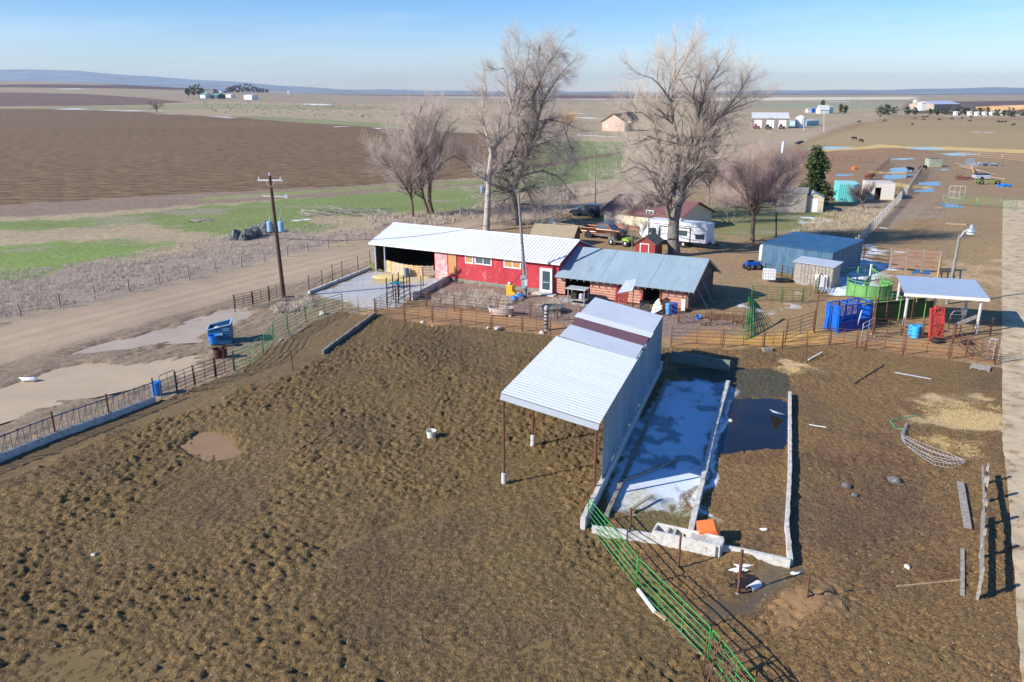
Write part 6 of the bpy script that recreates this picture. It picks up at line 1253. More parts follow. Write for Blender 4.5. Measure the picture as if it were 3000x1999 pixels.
def tree(name, label, Y0, limbs, bm, tm, seed, sub=(3, 2.6), up=.3, spread=.75, droop=0, base=None, dens=1.0, step=0.68, twl=.9, start=.35, depth=.25, group=None, cat='tree', twig_r=None):
    # limbs: list of (pixel polyline, r0, r1); each lies near the tree's own plane with its own depth drift
    R_ = random.Random(seed); tb, tw = TB(), TB(); b0 = limbs[0][0][0]; root = PL(b0[0], b0[1], Y0); root.z = 0
    dr = {}
    for li, (pts, r0, r1) in enumerate(limbs):
        sl = R_.uniform(-depth, depth) if li else 0; P3 = []
        for (x, y) in pts:
            q = PL(x, y, Y0); yy_ = Y0 + sl * max(0, q.z - 3) + (R_.uniform(-.3, .3) if q.z > 3 else 0); P3.append(PL(x, y, yy_))
        if li == 0: P3[0].z = -.2
        n = len(P3) - 1; tot = sum((P3[i + 1] - P3[i]).length for i in range(n)); acc = 0
        for i in range(n):
            L = (P3[i + 1] - P3[i]).length; k = max(2, int(L / .8)); pr = P3[i]
            for j in range(k):
                q = P3[i].lerp(P3[i + 1], (j + 1) / k) + (rv(R_) * .06 if j < k - 1 else Vector()); f0 = acc / tot; acc += L / k; f1 = acc / tot
                rr0, rr1 = r0 + (r1 - r0) * f0, r0 + (r1 - r0) * f1; tb.seg(pr, q, rr0, rr1, 9 if rr0 > .15 else 6)
                dd = (q - pr).normalized(); H0 = q.z
                if (f0 > start or li > 0) and H0 > 1.8:
                    cnt = L / k / step
                    while cnt > 0:
                        if R_.random() < cnt:
                            side = rv(R_); nd = (dd * .6 + side * .8 + Vector((0, 0, up - droop))).normalized(); grow(tb, tw, pr.lerp(q, R_.random()), nd, sub[1] * R_.uniform(.5, 1.1) * (1.12 - .68 * f0), max(rr1 * .45, .035), sub[0] - 1, R_, up, spread, twl, droop, dens)
                        cnt -= 1
                pr = q
        grow(tb, tw, P3[-1], (P3[-1] - P3[-2]).normalized(), sub[1] * .5, r1, sub[0] - 1, R_, up, spread, twl, droop, dens)
    t = thing(name, label, cat, (root.x, root.y, 0), 0, group); L = t.location
    tb.build('trunk', bm, t, L); tw.build('crown', tm, t, L, False); print(name, len(tb.f), len(tw.f)); return t
Yt = lambda py: G(1500, py).y
tree('bare_tree', 'leftmost bare tree of the pair behind the barn, leaning left', Yt(637), [([(1211, 640), (1206, 590), (1195, 560), (1168, 520), (1145, 490), (1128, 470)], .24, .07), ([(1206, 590), (1204, 530), (1206, 480), (1195, 420)], .16, .05), ([(1195, 560), (1160, 500), (1120, 480), (1100, 455)], .1, .04), ([(1206, 545), (1225, 480), (1215, 400), (1190, 350)], .1, .04)], bk3, tw1, 11, sub=(3, 4.2), droop=.04, step=0.43, start=.3)
tree('bare_tree', 'broad bare twin-trunked tree behind the barn, right of the leaning one', Yt(628), [([(1268, 632), (1258, 590), (1260, 540), (1245, 480), (1225, 420), (1215, 380), (1230, 330)], .36, .06), ([(1255, 630), (1240, 580), (1232, 530), (1240, 450), (1270, 390), (1290, 340)], .28, .05), ([(1262, 535), (1290, 480), (1330, 458), (1365, 480), (1385, 500)], .12, .04), ([(1235, 520), (1205, 470), (1175, 430), (1150, 400)], .13, .04), ([(1262, 540), (1285, 460), (1300, 400), (1320, 370)], .14, .05), ([(1245, 480), (1250, 400), (1265, 330)], .13, .05)], bk3, tw1, 12, sub=(3, 4.4), step=0.47, start=.3)
tree('half_dead_tree', 'tall pale half dead tree with forked trunk and few twigs', Yt(676), [([(1424, 682), (1428, 610), (1432, 520), (1440, 455)], .48, .32), ([(1440, 455), (1428, 400), (1416, 370), (1408, 340), (1418, 290), (1426, 260), (1420, 240)], .22, .05), ([(1440, 455), (1462, 415), (1485, 395), (1490, 345), (1500, 320)], .26, .12), ([(1462, 415), (1462, 380), (1466, 345)], .16, .10), ([(1500, 320), (1490, 280), (1485, 220), (1475, 200), (1450, 205)], .14, .04), ([(1500, 320), (1515, 250), (1505, 190), (1520, 150), (1515, 110)], .14, .03), ([(1515, 250), (1500, 170), (1490, 130)], .08, .03)], bk2, tw1, 13, sub=(3, 3.2), step=0.70, start=.55, dens=.8, depth=.12)
tree('elm_tree', 'tall dense drooping elm behind the tall barn pole', Yt(660), [([(1512, 668), (1510, 620), (1500, 560), (1520, 500), (1560, 430), (1575, 350), (1560, 290), (1580, 230), (1610, 180)], .62, .06), ([(1500, 560), (1470, 540), (1450, 520), (1500, 460), (1520, 400), (1515, 330), (1530, 250), (1550, 160)], .3, .05), ([(1520, 500), (1545, 560), (1560, 590)], .2, .06), ([(1560, 430), (1600, 350), (1650, 360), (1665, 410), (1680, 450)], .16, .04), ([(1575, 350), (1600, 280), (1640, 220), (1670, 190)], .2, .04), ([(1560, 290), (1600, 200), (1640, 140)], .16, .03), ([(1560, 430), (1620, 410), (1660, 440)], .14, .04), ([(1515, 520), (1590, 500), (1640, 520), (1670, 560)], .14, .04), ([(1508, 600), (1560, 600), (1600, 620)], .12, .04), ([(1500, 580), (1460, 590), (1440, 620)], .12, .04), ([(1575, 350), (1560, 240), (1580, 150), (1600, 130)], .16, .03), ([(1510, 560), (1470, 600), (1460, 640)], .12, .04)], bk1, tw1, 14, sub=(3, 4.2), droop=.10, up=.12, step=0.41, start=.15)
tree('cottonwood_tree', 'largest bare tree with massive forked trunk rising behind the log barn', Yt(752), [([(1976, 760), (1972, 700), (1975, 650), (1985, 600), (2000, 520), (2010, 460)], .74, .4), ([(2010, 460), (2035, 420), (2050, 385), (2045, 340), (2060, 290), (2080, 240), (2110, 190)], .34, .05), ([(1972, 660), (1950, 600), (1945, 540), (1935, 470), (1930, 410), (1915, 360), (1890, 310)], .36, .06), ([(1985, 600), (1985, 520), (1990, 430), (1975, 370), (1965, 300), (1975, 240), (1980, 160)], .34, .05), ([(2030, 430), (2070, 385), (2100, 350), (2130, 320), (2160, 280), (2190, 235)], .24, .05), ([(2000, 520), (2040, 480), (2050, 440)], .22, .1), ([(1965, 300), (1940, 260), (1910, 230), (1880, 220)], .14, .03), ([(1975, 240), (2000, 190), (2020, 150)], .12, .03), ([(1930, 410), (1900, 400), (1870, 420), (1830, 430)], .13, .04), ([(1945, 520), (1900, 500), (1860, 490), (1810, 510)], .14, .04), ([(2100, 350), (2150, 320), (2200, 300)], .12, .03), ([(1950, 580), (1900, 570), (1870, 600), (1840, 620)], .12, .03), ([(2030, 440), (2080, 430), (2110, 460)], .12, .04), ([(2045, 340), (2030, 280), (2050, 210)], .14, .03), ([(1915, 360), (1880, 330), (1850, 330)], .12, .03)], bk1, tw2, 15, sub=(3, 4.5), step=0.51, start=.45, up=.22)
tree('ornamental_tree', 'rounded pink-twigged bare tree standing on the lawn', Yt(708), [([(2205, 712), (2206, 660), (2208, 630)], .3, .24), ([(2208, 630), (2190, 590), (2188, 560), (2170, 520)], .17, .05), ([(2208, 630), (2225, 590), (2245, 560), (2265, 520)], .17, .05), ([(2205, 640), (2210, 580), (2215, 520)], .12, .04), ([(2190, 590), (2160, 560), (2135, 540)], .1, .03), ([(2225, 600), (2270, 570), (2305, 540)], .1, .03), ([(2245, 560), (2290, 510), (2320, 490)], .09, .03), ([(2188, 560), (2195, 510), (2200, 480)], .1, .03), ([(2208, 620), (2180, 610), (2140, 600)], .08, .03), ([(2215, 610), (2260, 610), (2300, 600)], .08, .03)], bk3, tw3, 16, sub=(3, 3.2), step=0.30, start=.7, up=.4, twl=.8)
tree('bare_tree', 'hazy grey bare tree behind the pink one, toward the road', Yt(600), [([(2075, 604), (2078, 540), (2070, 480), (2085, 430)], .26, .06), ([(2078, 560), (2050, 500), (2030, 450)], .15, .04), ([(2078, 540), (2110, 500), (2140, 450)], .15, .04), ([(2076, 570), (2120, 540), (2160, 510)], .12, .04), ([(2072, 500), (2050, 440), (2060, 400)], .12, .04)], bk1, tw5, 17, sub=(3, 3.8), step=0.30, start=.3)
tree('thicket_bush', 'grey bare thicket crowding behind the white trailer', Yt(655), [([(2140, 664), (2130, 630), (2120, 600)], .1, .04), ([(2140, 664), (2155, 620), (2170, 590)], .1, .04), ([(2140, 660), (2110, 640), (2090, 620)], .09, .03), ([(2142, 660), (2180, 640), (2200, 620)], .09, .03)], bk1, tw5, 18, sub=(3, 3.0), step=0.15, start=0, cat='bush')
tree('thicket_bush', 'low grey green thicket at the foot of the elm behind the barn roof', Yt(690), [([(1540, 694), (1530, 675), (1510, 665)], .08, .03), ([(1540, 694), (1560, 672), (1580, 662)], .08, .03), ([(1540, 692), (1545, 670)], .07, .03), ([(1545, 692), (1580, 680), (1610, 676)], .07, .03), ([(1535, 692), (1500, 682), (1480, 678)], .07, .03)], bk1, mat('olive_grey_twigs', rgb(156, 150, 132), .9), 29, sub=(3, 1.8), step=.25, start=0, cat='bush', twl=.6)
tree('bare_bush', 'tangled bare bush behind the utility vehicle', Yt(722), [([(1862, 722), (1850, 690), (1830, 670)], .08, .03), ([(1862, 722), (1880, 690), (1890, 670)], .08, .03), ([(1862, 720), (1860, 680)], .07, .03)], bk1, tw5, 19, sub=(3, 1.5), step=0.22, start=0, cat='bush', twl=.5)
tree('small_bare_tree', 'small dark bare tree between the garden shed and the white block shed', Yt(614), [([(2527, 616), (2526, 595), (2520, 580)], .16, .08), ([(2526, 597), (2510, 578), (2500, 565)], .08, .03), ([(2526, 597), (2545, 575), (2555, 560)], .08, .03), ([(2524, 590), (2526, 565)], .07, .03)], bk3, mat('dark_twigs', rgb(112, 96, 92), .9), 20, sub=(3, 1.6), step=0.20, start=.3, twl=.5)
tree('bare_tree', 'low bare tree overhanging the lawn edge beside the farmhouse', Yt(662), [([(1895, 700), (1900, 660), (1895, 620), (1880, 590)], .2, .05), ([(1898, 650), (1920, 610), (1930, 570)], .12, .04), ([(1896, 640), (1860, 610), (1830, 600)], .1, .03)], bk1, tw2, 21, sub=(3, 2.4), step=0.44, start=.3, droop=.1)
tree('golden_willow', 'small golden willow in the far field', Yt(386), [([(1661, 388), (1662, 370), (1660, 355)], .4, .2), ([(1662, 372), (1650, 355), (1645, 345)], .2, .08), ([(1662, 372), (1675, 355), (1680, 345)], .2, .08)], bk3, tw4, 22, sub=(3, 4.2), step=0.50, start=.3, droop=.1, twl=1.6)
tree('round_bare_shrub', 'lone round bare tree at the edge of the ploughed field', Yt(330), [([(460, 333), (458, 322), (457, 315)], .5, .3), ([(458, 322), (448, 312), (442, 308)], .3, .1), ([(458, 322), (468, 312), (474, 308)], .3, .1)], bk3, mat('purple_brown_twigs', rgb(128, 104, 96), .9), 23, sub=(3, 5.5), step=0.87, start=.3, twl=2.2)
# leaf cards merged into crowns for the evergreens
def evergreen(name, label, px, h, w_, seed, m, shape='cone', n=1600, leaf=.35, trunk_r=.2, crown0=.12, grp=None, lean=(0, 0), dz=0, cat='tree'):
    p = GT(*px) if px[1] < 345 else G(*px); dz = dz + p.z; R_ = random.Random(seed); t = thing(name, label, cat, (p.x, p.y, dz), 0, grp); m_ = MB()
    MB().tube([(0, 0, -.3), (lean[0] * .5, lean[1] * .5, h * .5), (lean[0], lean[1], h * .95)], [trunk_r, trunk_r * .7, .03], 7).build('trunk', bk3, t)
    cl = [(R_.uniform(0, 6.28), R_.uniform(crown0, .98), R_.uniform(.35, 1)) for _ in range(max(10, n // 26))]
    for a_, z, k in cl:
        env = {'cone': ((1 - z) ** .55 + .06) * (.72 + .4 * math.sin(a_ * 2 + z * 11)), 'round': math.sqrt(max(0.02, 1 - (2 * (z - crown0) / (1 - crown0) - 1) ** 2)), 'pine': (.3 + .7 * (1 - z) ** .6) * (.6 + .4 * math.sin(a_ * 2 + z * 9))}[shape]
        rr = w_ / 2 * env * k; c = Vector((math.cos(a_) * rr + lean[0] * z, math.sin(a_) * rr + lean[1] * z, z * h))
        sz = w_ * .13 * (.7 + .6 * R_.random())
        for _ in range(26):
            q = c + rv(R_) * sz * R_.random() ** .5; d = rv(R_); e = d.orthogonal().normalized() * leaf * .35; d = (d + Vector((math.cos(a_), math.sin(a_), .3)) * .6).normalized() * leaf * R_.uniform(.6, 1.2)
            m_.add([q - e, q + e, q + d + e * .3, q + d - e * .3], [(0, 1, 2, 3)])
    m_.build('crown', m, t); return t
gr = mat('pine_foliage', rgb(74, 92, 42), .8, 0, .35, 1.2, c2=rgb(48, 66, 34), th=.5); gd = mat('juniper_foliage', rgb(72, 84, 56), .85, 0, .3, .3, c2=rgb(90, 96, 64)); go_ = mat('olive_foliage', rgb(104, 104, 74), .85, 0, .3, .3); gb = mat('bare_brown_crown', rgb(124, 102, 96), .9, 0, .3, .2)
evergreen('pine_tree', 'dense dark green pine rising behind the small white garden shed', (2390, 604), 9.2, 5.4, 5, gr, 'cone', 6500, .4, .22, .04, lean=(-.8, 0))
evergreen('juniper_bush', 'small dark shrub to the left of the garden shed', (2330, 612), 1.6, 2.6, 6, gd, 'round', 900, .16, .06, .05, cat='bush')
mb_ = 0
for i, (px, h_, w_, lab) in enumerate(((( 552, 288), 16, 9, 'leftmost of the far group of tall pines by the white farmhouse'), ((567, 289), 21, 12, 'second from left of the far tall pines by the white farmhouse'), ((583, 288), 24, 14, 'highest of the far tall pines by the white farmhouse'), ((594, 288), 19, 7, 'rightmost thin pine of the far group by the white farmhouse'))):
    evergreen('far_pine', lab, px, h_, w_, 30 + i, go_, 'round', 700, 1.8, .5, .32, 'far pines by the white farmhouse')
evergreen('far_bare_tree', 'far bare brown tree shading the green roofed white farmhouse', (632, 288), 15, 12, 40, gb, 'round', 900, 1.6, .5, .2)
for i in range(10):
    u = i / 9; evergreen('far_grove_tree', ['far grove tree standing at the left end of the brown grove', 'far brown grove tree near its left end', 'far brown grove tree left of the middle', 'far tall grove tree just left of the tallest', 'tallest tree of the far brown grove', 'far grove tree right of the tallest one', 'far brown grove tree in the right half', 'far low grove tree toward the right end', 'far low grove tree second from the right end', 'far grove tree standing at the right end of the grove'][i], (672 + 110 * u, 272), [14, 16, 19, 22, 25, 24, 20, 16, 13, 10][i], 18, 50 + i, gb, 'round', 600, 2.2, .8, .1, 'trees of the far brown grove')
for i, px in enumerate([(2575, 337), (2590, 337), (2603, 337), (2622, 333), (2658, 337), (2680, 336), (2725, 337), (2744, 338), (2767, 337), (2788, 338), (2810, 338), (2832, 338), (2855, 338), (2872, 338), (2889, 337), (2920, 341), (2940, 339), (2962, 343), (3000, 341)]):
    evergreen('windbreak_tree', ('first', 'second', 'third', 'fourth', 'fifth', 'sixth', 'seventh', 'eighth', 'ninth', 'tenth', 'eleventh', 'twelfth', 'thirteenth', 'fourteenth', 'fifteenth', 'sixteenth', 'seventeenth', 'eighteenth', 'nineteenth')[i] + ' tree from the left in the far windbreak row of junipers', px, [6, 8, 7, 6, 5.5, 5.5, 4.5, 5, 7, 7, 6, 5.5, 6, 5.5, 5.5, 5, 4, 6, 5][i], [7, 9, 8, 6, 5.5, 4.5, 4, 5, 6, 6, 5, 5, 5, 5, 4.5, 6, 3, 8, 5][i], 70 + i, gd if i % 3 else go_, 'round', 520, .9, .2, .0, 'windbreak row of far junipers')
for i, (px, h_, lb_) in enumerate((((2408, 331), 11, 'far dark conifer beside the grey far house'), ((2462, 333), 7.5, 'left of the two far cone shaped conifers by the road'), ((2475, 335), 6.5, 'right of the two far cone shaped conifers by the road'))): evergreen('far_conifer', lb_, px, h_, 6, 90 + i, gd, 'cone', 800, .8, .2, .05)
# hawk on the elm
hk = thing('hawk', 'dark hawk perched on the top twig of the elm', 'bird', tuple(PL(1580, 146, Yt(660)))); blob(.3, .55, .5, 1.0, 1, 2, .1).build('body', mat('dark_feathers', rgb(86, 72, 62), .9), hk, smooth=True); blob(.13, 1, 1, 1, 2, 2, .05).build('head', mat('dark_feathers', (0, 0, 0, 1)), hk, smooth=True, loc=(0, 0, 0)).location = (0, 0, .38); MB().prism([(-.05, -.6), (.05, -.6), (.1, -.1), (-.1, -.1)], -.08, .08).build('tail', mat('dark_feathers', (0, 0, 0, 1)), hk)
MB().tube([(0, 0, -2.2), (.05, 0, -.3)], .03, 5).build('perch_twig', bk1, hk)

# ================================================================ POLES
def cap(a, b): return Vector(a), Vector(b)
pole_w = bark('dark_pole_wood', rgb(78, 60, 50), rgb(96, 76, 62)); grey_pole = bark('grey_pole_wood', rgb(140, 136, 132), rgb(112, 110, 108)); cer = mat('blue_grey_transformer', rgb(142, 176, 200), .4, .1, .06, 2)
b = G(832, 872); top = PL(790, 516, b.y); P1 = thing('power_pole', 'near brown power pole leaning left with crossarm and two blue grey transformers', 'power pole', (b.x, b.y, 0)); tp = top - Vector((b.x, b.y, 0)); ax_ = lambda f: tp * f
MB().tube([(0, 0, -.4), tp * .5, tp], [.19, .16, .12], 10).build('pole', pole_w, P1)
dc = Vector((1, -.05, .0)); c = ax_(.965); MB().bar(c - dc * 1.1, c + dc * 1.1, .1, .14).build('crossarm', mat('pale_crossarm', rgb(200, 196, 190), .7), P1)
m = MB(); [m.bar(c + dc * sx * .45 + Vector((0, -.08, -.02)), ax_(.905) + Vector((0, -.1, 0)), .03, .03) for sx in (-1, 1)]; m.build('brace', mat('pale_crossarm', (0, 0, 0, 1)), P1)
for s_ in (-.98, .95): MB().lathe(c + dc * s_ + Vector((0, 0, .08)), [(.05, 0), (.09, .05), (.06, .12), (.08, .17), (.03, .22)], 10).build('insulator', galv, P1)
MB().lathe(tp, [(.05, 0), (.1, .05), (.06, .14), (.09, .2), (.03, .28)], 10).build('insulator', galv, P1)
c = ax_(.84); MB().bar(c - dc * .85, c + dc * 1.25 + Vector((0, 0, -.05)), .08, .1).build('crossarm', mat('pale_crossarm', (0, 0, 0, 1)), P1); MB().lathe(c + dc * 1.3 + Vector((0, -.1, 0)), [(.18, -.1), (.2, 0), (.18, .1)], 12, 'y').build('meter_ring', galv, P1)
for sx in (-.52, .5):
    c = ax_(.60) + dc * sx; t_ = MB().lathe(c + Vector((0, 0, -.55)), [(.2, 0), (.27, .06), (.27, .86), (.25, .92), (.1, .98)], 16).build('transformer', cer, P1); MB().tube([c + Vector((-.08 * sx, 0, .4)), c + Vector((-.1 * sx, 0, .75))], .05, 8).build('bushing', cer, t_); MB().tube([c + Vector((-.1 * sx, 0, .75)), c + Vector((.25 * sx, 0, 1.5))], .012, 4).build('lead', galv, t_); MB().bar(c, ax_(.60), .08, .1).build('bracket', galv, P1)
Pm_ = Vector((b.x, b.y, 0)) + ax_(.5)
b = G(1541, 872); top = PL(1519, 570, b.y); P2 = thing('service_pole', 'slim grey service pole rising in front of the red barn with meter boxes', 'pole', (b.x, b.y, 0)); tp2 = top - Vector((b.x, b.y, 0))
MB().tube([(0, 0, -.3), tp2 * .5, tp2], [.17, .14, .11], 10).build('pole', grey_pole, P2)
for (z, w_, h_, m_) in ((1.35, .42, .9, galv), (1.9, .5, .35, galv)): q = tp2 * (z / tp2.z); MB().box(q + Vector((-.12, -.22, 0)), (w_, .18, h_)).build('meter_box', m_, P2)
MB().box(tp2 * (1.45 / tp2.z) + Vector((.1, -.24, 0)), (.22, .22, .6)).build('switch_box', whitep, P2); MB().tube([Vector((.18, -.1, 0)), tp2 * .25 + Vector((.18, -.1, 0)), tp2 * .45 + Vector((.15, -.1, 0))], .03, 6).build('conduit', galv, P2)
def wire(label, pts, sag, r=.02, m=None):
    p, q = Vector(pts[0]), Vector(pts[1]); m_ = MB(); m_.tube([p.lerp(q, k / 16) - Vector((0, 0, sag * 4 * (k / 16) * (1 - k / 16))) for k in range(17)], r, 4); tag(m_.build('service_wire', m or black, None), label, 'wire')
wire('black service wire sagging from the near power pole over the barn roof', (Pm_, Vector((b.x, b.y, 0)) + tp2 * .78), .9)
wire('second wire from the near power pole up the road', (Vector((G(832, 872).x, G(832, 872).y, 10.2)), PL(1395, 496, Yt(645))), .8, .010)
top = PL(2812, 690, 68.5); b = Vector((top.x - .12, 68.5, 0))
P3 = thing('yard_light', 'grey wooden yard light pole with round silver lamp beside the shelter', 'light pole', (b.x, b.y, 0)); t3 = top - b
MB().tube([(0, 0, -.3), t3 * .5, t3], [.16, .14, .11], 10).build('pole', grey_pole, P3)
MB().tube([t3 * .97 + Vector((.05, -.05, 0)), t3 + Vector((.2, -.2, .35)), t3 + Vector((.6, -.3, .6))], .06, 8).build('lamp_arm', galv, P3); lh = MB().lathe(t3 + Vector((.75, -.3, .3)), [(.38, 0), (.42, .1), (.3, .3), (.16, .4), (.16, .62), (.08, .66)], 18).build('lamp_head', mat('bright_aluminium', rgb(200, 206, 212), .25, .6, .05, 2), P3, smooth=True); MB().lathe(t3 + Vector((.75, -.3, .06)), [(.1, 0), (.34, .1), (.36, .24)], 18).build('lamp_lens', lampm, lh)
def small_pole(label, px, ytop, r=.13, m=grey_pole, arm=1.4, tr=False, xt=None):
    b = G(*px); top = PL(xt or px[0], ytop, b.y); t = thing('power_pole', label, 'power pole', (b.x, b.y, 0)); tt = top - b; MB().tube([(0, 0, -.3), tt * .5, tt], [r, r * .85, r * .7], 8).build('pole', m, t)
    if arm: MB().bar(tt * .965 + Vector((-arm, 0, 0)), tt * .965 + Vector((arm, .1, 0)), .1, .13).build('crossarm', grey_wood, t); [MB().lathe(tt * .965 + Vector((s_, 0, .07)), [(.07, 0), (.09, .1), (.03, .2)], 8).build('insulator', galv, t) for s_ in (-arm * .9, arm * .9)]
    if tr: MB().lathe(tt * .6 + Vector((-.4, -.1, -.5)), [(.26, 0), (.3, .1), (.3, .9), (.2, 1.0)], 14).build('transformer', cer, t)
    return t
small_pole('power pole with one transformer hidden behind the half dead tree', (1421, 655), 490, arm=1.3, tr=True)
small_pole('slim power pole with crossarm standing behind the dark SUV', (1744, 600), 441, arm=1.2)
small_pole('thin dark post on the lawn in front of the blue roofed shed', (2274, 705), 624, r=.12, m=pole_w, arm=0)
small_pole('thin grey post standing in front of the trailer window', (1900, 716), 640, r=.09, arm=0)
small_pole('short white post with small box by the red shed', (1852, 742), 676, r=.06, arm=0)
for i, (px, yt) in enumerate((((2414, 387), 322), ((2355, 384), 340), ((2277, 391), 345), ((2261, 420), 345), ((2562, 345), 306), ((2613, 341), 300), ((2497, 338), 290), ((2510, 338), 288))): small_pole('far slim utility pole, ' + ('white and nearest the road bend', 'beside the white silo', 'in front of the grey workshop', 'nearest of the far ones, left of the road', 'at the far road junction', 'by the windbreak row', 'left one of the close far pair', 'right one of the close far pair')[i], px, yt, r=.12, arm=.9 if i in (3, 6, 7) else 0, m=grey_pole if i > 1 else mat('white_pole_paint', rgb(224, 222, 218), .6))
for i, px in enumerate(((2291, 450), (2292, 452))): pass
t = thing('fuel_tank_post', 'pale blue upright tank by the roadside left of the pine', 'tank', tuple(G(2292, 450))); MB().lathe((0, 0, 0), [(.4, 0), (.42, .1), (.42, 3.2), (.2, 3.5)], 14).build('tank', mat('pale_blue_tank', rgb(186, 214, 224), .5), t, smooth=True)

# ================================================================ FAR BUILDINGS
def far_gable(label, px0, px1, h_, rz_, dep, wm, rmat, name='far_building', cat='building', ov=.5, ridge_along=True, wins=0, wmat=whitep):
    p, q = (GT(*px0), GT(*px1)) if px0[1] < 345 else (G(*px0), G(*px1)); q.z = p.z; a_ = math.atan2((q - p).y, (q - p).x); L = (q - p).length; t = thing(name, label, cat, tuple(p), a_); m = MB()
    if ridge_along: m.b2((0, 0, -.5), (L, dep, h_)); m.prism([(0.01, h_), (dep - .01, h_), (dep / 2, rz_)], .01, L - .01, 'x')
    else: m.b2((0, 0, -.5), (L, dep, h_)); m.prism([(0.01, h_), (L - .01, h_), (L / 2, rz_)], .01, dep - .01)
    m.build('walls', wm, t); o = MB()
    if ridge_along: o.quad((-ov, -ov, h_ - .1), (L + ov, -ov, h_ - .1), (L + ov, dep / 2, rz_ + .1), (-ov, dep / 2, rz_ + .1), .15); o.quad((L + ov, dep + ov, h_ - .1), (-ov, dep + ov, h_ - .1), (-ov, dep / 2, rz_ + .1), (L + ov, dep / 2, rz_ + .1), .15)
    else: o.quad((-ov, dep + ov, h_ - .1), (-ov, -ov, h_ - .1), (L / 2, -ov, rz_ + .12), (L / 2, dep + ov, rz_ + .12), .15); o.quad((L + ov, -ov, h_ - .1), (L + ov, dep + ov, h_ - .1), (L / 2, dep + ov, rz_ + .12), (L / 2, -ov, rz_ + .12), .15)
    o.build('roof', rmat, t)
    for k in range(wins): x = L * (k + .5) / wins; MB().b2((x - L * .32 / wins, -.08, .1), (x + L * .32 / wins, -.01, h_ * .82)).build('door', wmat, t)
    return t
tanw = mat('tan_siding', rgb(196, 170, 150), .8, 0, .06, 1); brr = mat('brown_shingles', rgb(116, 100, 90), .9); grs = mat('grey_siding', rgb(142, 132, 122), .7, 0, .05, .5); pale = mat('pale_roof', rgb(206, 204, 202), .6, .1, .05, .3)
t = far_gable('tan far house with brown gabled roof left of the cottonwood', (1763, 384), (1829, 386), 4.4, 8.0, 9, tanw, brr, 'far_house', 'house', .6, False); MB().b2((2.2, -.08, 1.6), (3.3, -.01, 2.9)).build('window', whitep, t); MB().b2((7.5, 2.0, 4.0), (14.5, 9.5, 5.0)).build('garage_wing', tanw, t); MB().prism([(7.0, 5.0), (15.2, 5.0), (11.2, 8.8)], 1.5, 10).build('roof', brr, t)
far_gable('long grey workshop with pale roof and three white doors', (2202, 376), (2309, 377), 5.0, 7.6, 15, grs, pale, 'far_workshop', 'workshop', .3, True, 3)
for i, (px, lb_, m_) in enumerate((((2253, 380), 'dark tractor parked before the middle workshop door', trimm), ((2218, 378), 'red farm implement at the left end of the grey workshop', redp), ((2292, 379), 'brown machine beside the right workshop door', rusty))):
    t = thing('far_tractor' if i == 0 else 'far_implement', lb_, 'tractor' if i == 0 else 'implement', tuple(G(*px))); MB().b2((-1.6, -.5, .7), (1.2, .5, 1.4)).b2((-1.5, -.45, 1.4), (-.3, .45, 2.4)).build('body', m_, t, bevel=.05)
    for x, r_ in ((-1.0, .75), (.9, .45)):
        for y in (-.7, .7): wheel(t, x, y, r_, .3)
t = thing('white_silo', 'squat white round silo right of the grey workshop', 'silo', tuple(G(2348, 375))); MB().lathe((0, 2.4, 0), [(2.6, 0), (2.6, 5.2), (.4, 6.2)], 24).build('tank', whitep, t)
far_gable('low white and blue far container right of the silo', (2362, 370), (2398, 368), 2.8, 3.1, 10, mat('pale_blue_siding', rgb(150, 184, 200), .6), pale, 'far_container', 'container')
far_gable('small red and white far shed', (2365, 331), (2377, 331), 3.2, 3.6, 5, mat('pinkish_white', rgb(224, 206, 204), .6), pale, 'far_shed', 'shed'); far_gable('small bright blue far shed', (2378, 331), (2389, 331), 3.4, 3.8, 5, bluep, mat('light_blue_roof', rgb(90, 130, 220), .5), 'far_shed', 'shed')
far_gable('grey far house with steep pale roof beyond the road', (2402, 334), (2430, 334), 3.2, 7.0, 10, mat('pale_grey_siding', rgb(206, 206, 206), .7), pale, 'far_house', 'house', .5); far_gable('teal far building beside the grey far house', (2429, 334), (2440, 334), 5.4, 5.8, 8, mat('teal_siding', rgb(60, 126, 150), .6), pale, 'far_building')
far_gable('long open far hay barn with pale roof in the feedlot', (2735, 324), (2812, 323), 6.0, 9.0, 30, mat('stacked_hay', rgb(176, 160, 140), .9, 0, .2, .3), mat('pale_blue_roof', rgb(184, 192, 206), .5, .1), 'far_hay_barn', 'barn'); far_gable('white square far silo building in the feedlot', (2698, 325), (2711, 325), 7.5, 8.0, 8, whitep, whitep, 'far_building'); far_gable('small white far tower behind the feedlot', (2682, 314), (2689, 314), 8, 8.8, 8, whitep, pale, 'far_tower', 'tower')
o = blob(1, 34, 12, 5.2, 3, 3, .35, 2).build('hay_stack', mat('orange_hay', rgb(212, 168, 120), .95, 0, .12, .1), None); o.location = G(2968, 325) + Vector((0, 6, 0)); tag(o, 'huge orange tan feed pile at the right horizon', 'feed pile')
t = far_gable('far white farmhouse with green roof beside the tall pines', (602, 289), (621, 289), 5.5, 10.5, 14, whitep, mat('sea_green_roof', rgb(104, 148, 140), .6), 'far_house', 'house', .5, False); far_gable('dark green far wing behind the white farmhouse', (619, 289), (638, 290), 5.5, 8.5, 16, mat('dark_teal_siding', rgb(56, 84, 92), .7), mat('sea_green_roof', (0, 0, 0, 1)), 'far_barn', 'barn')
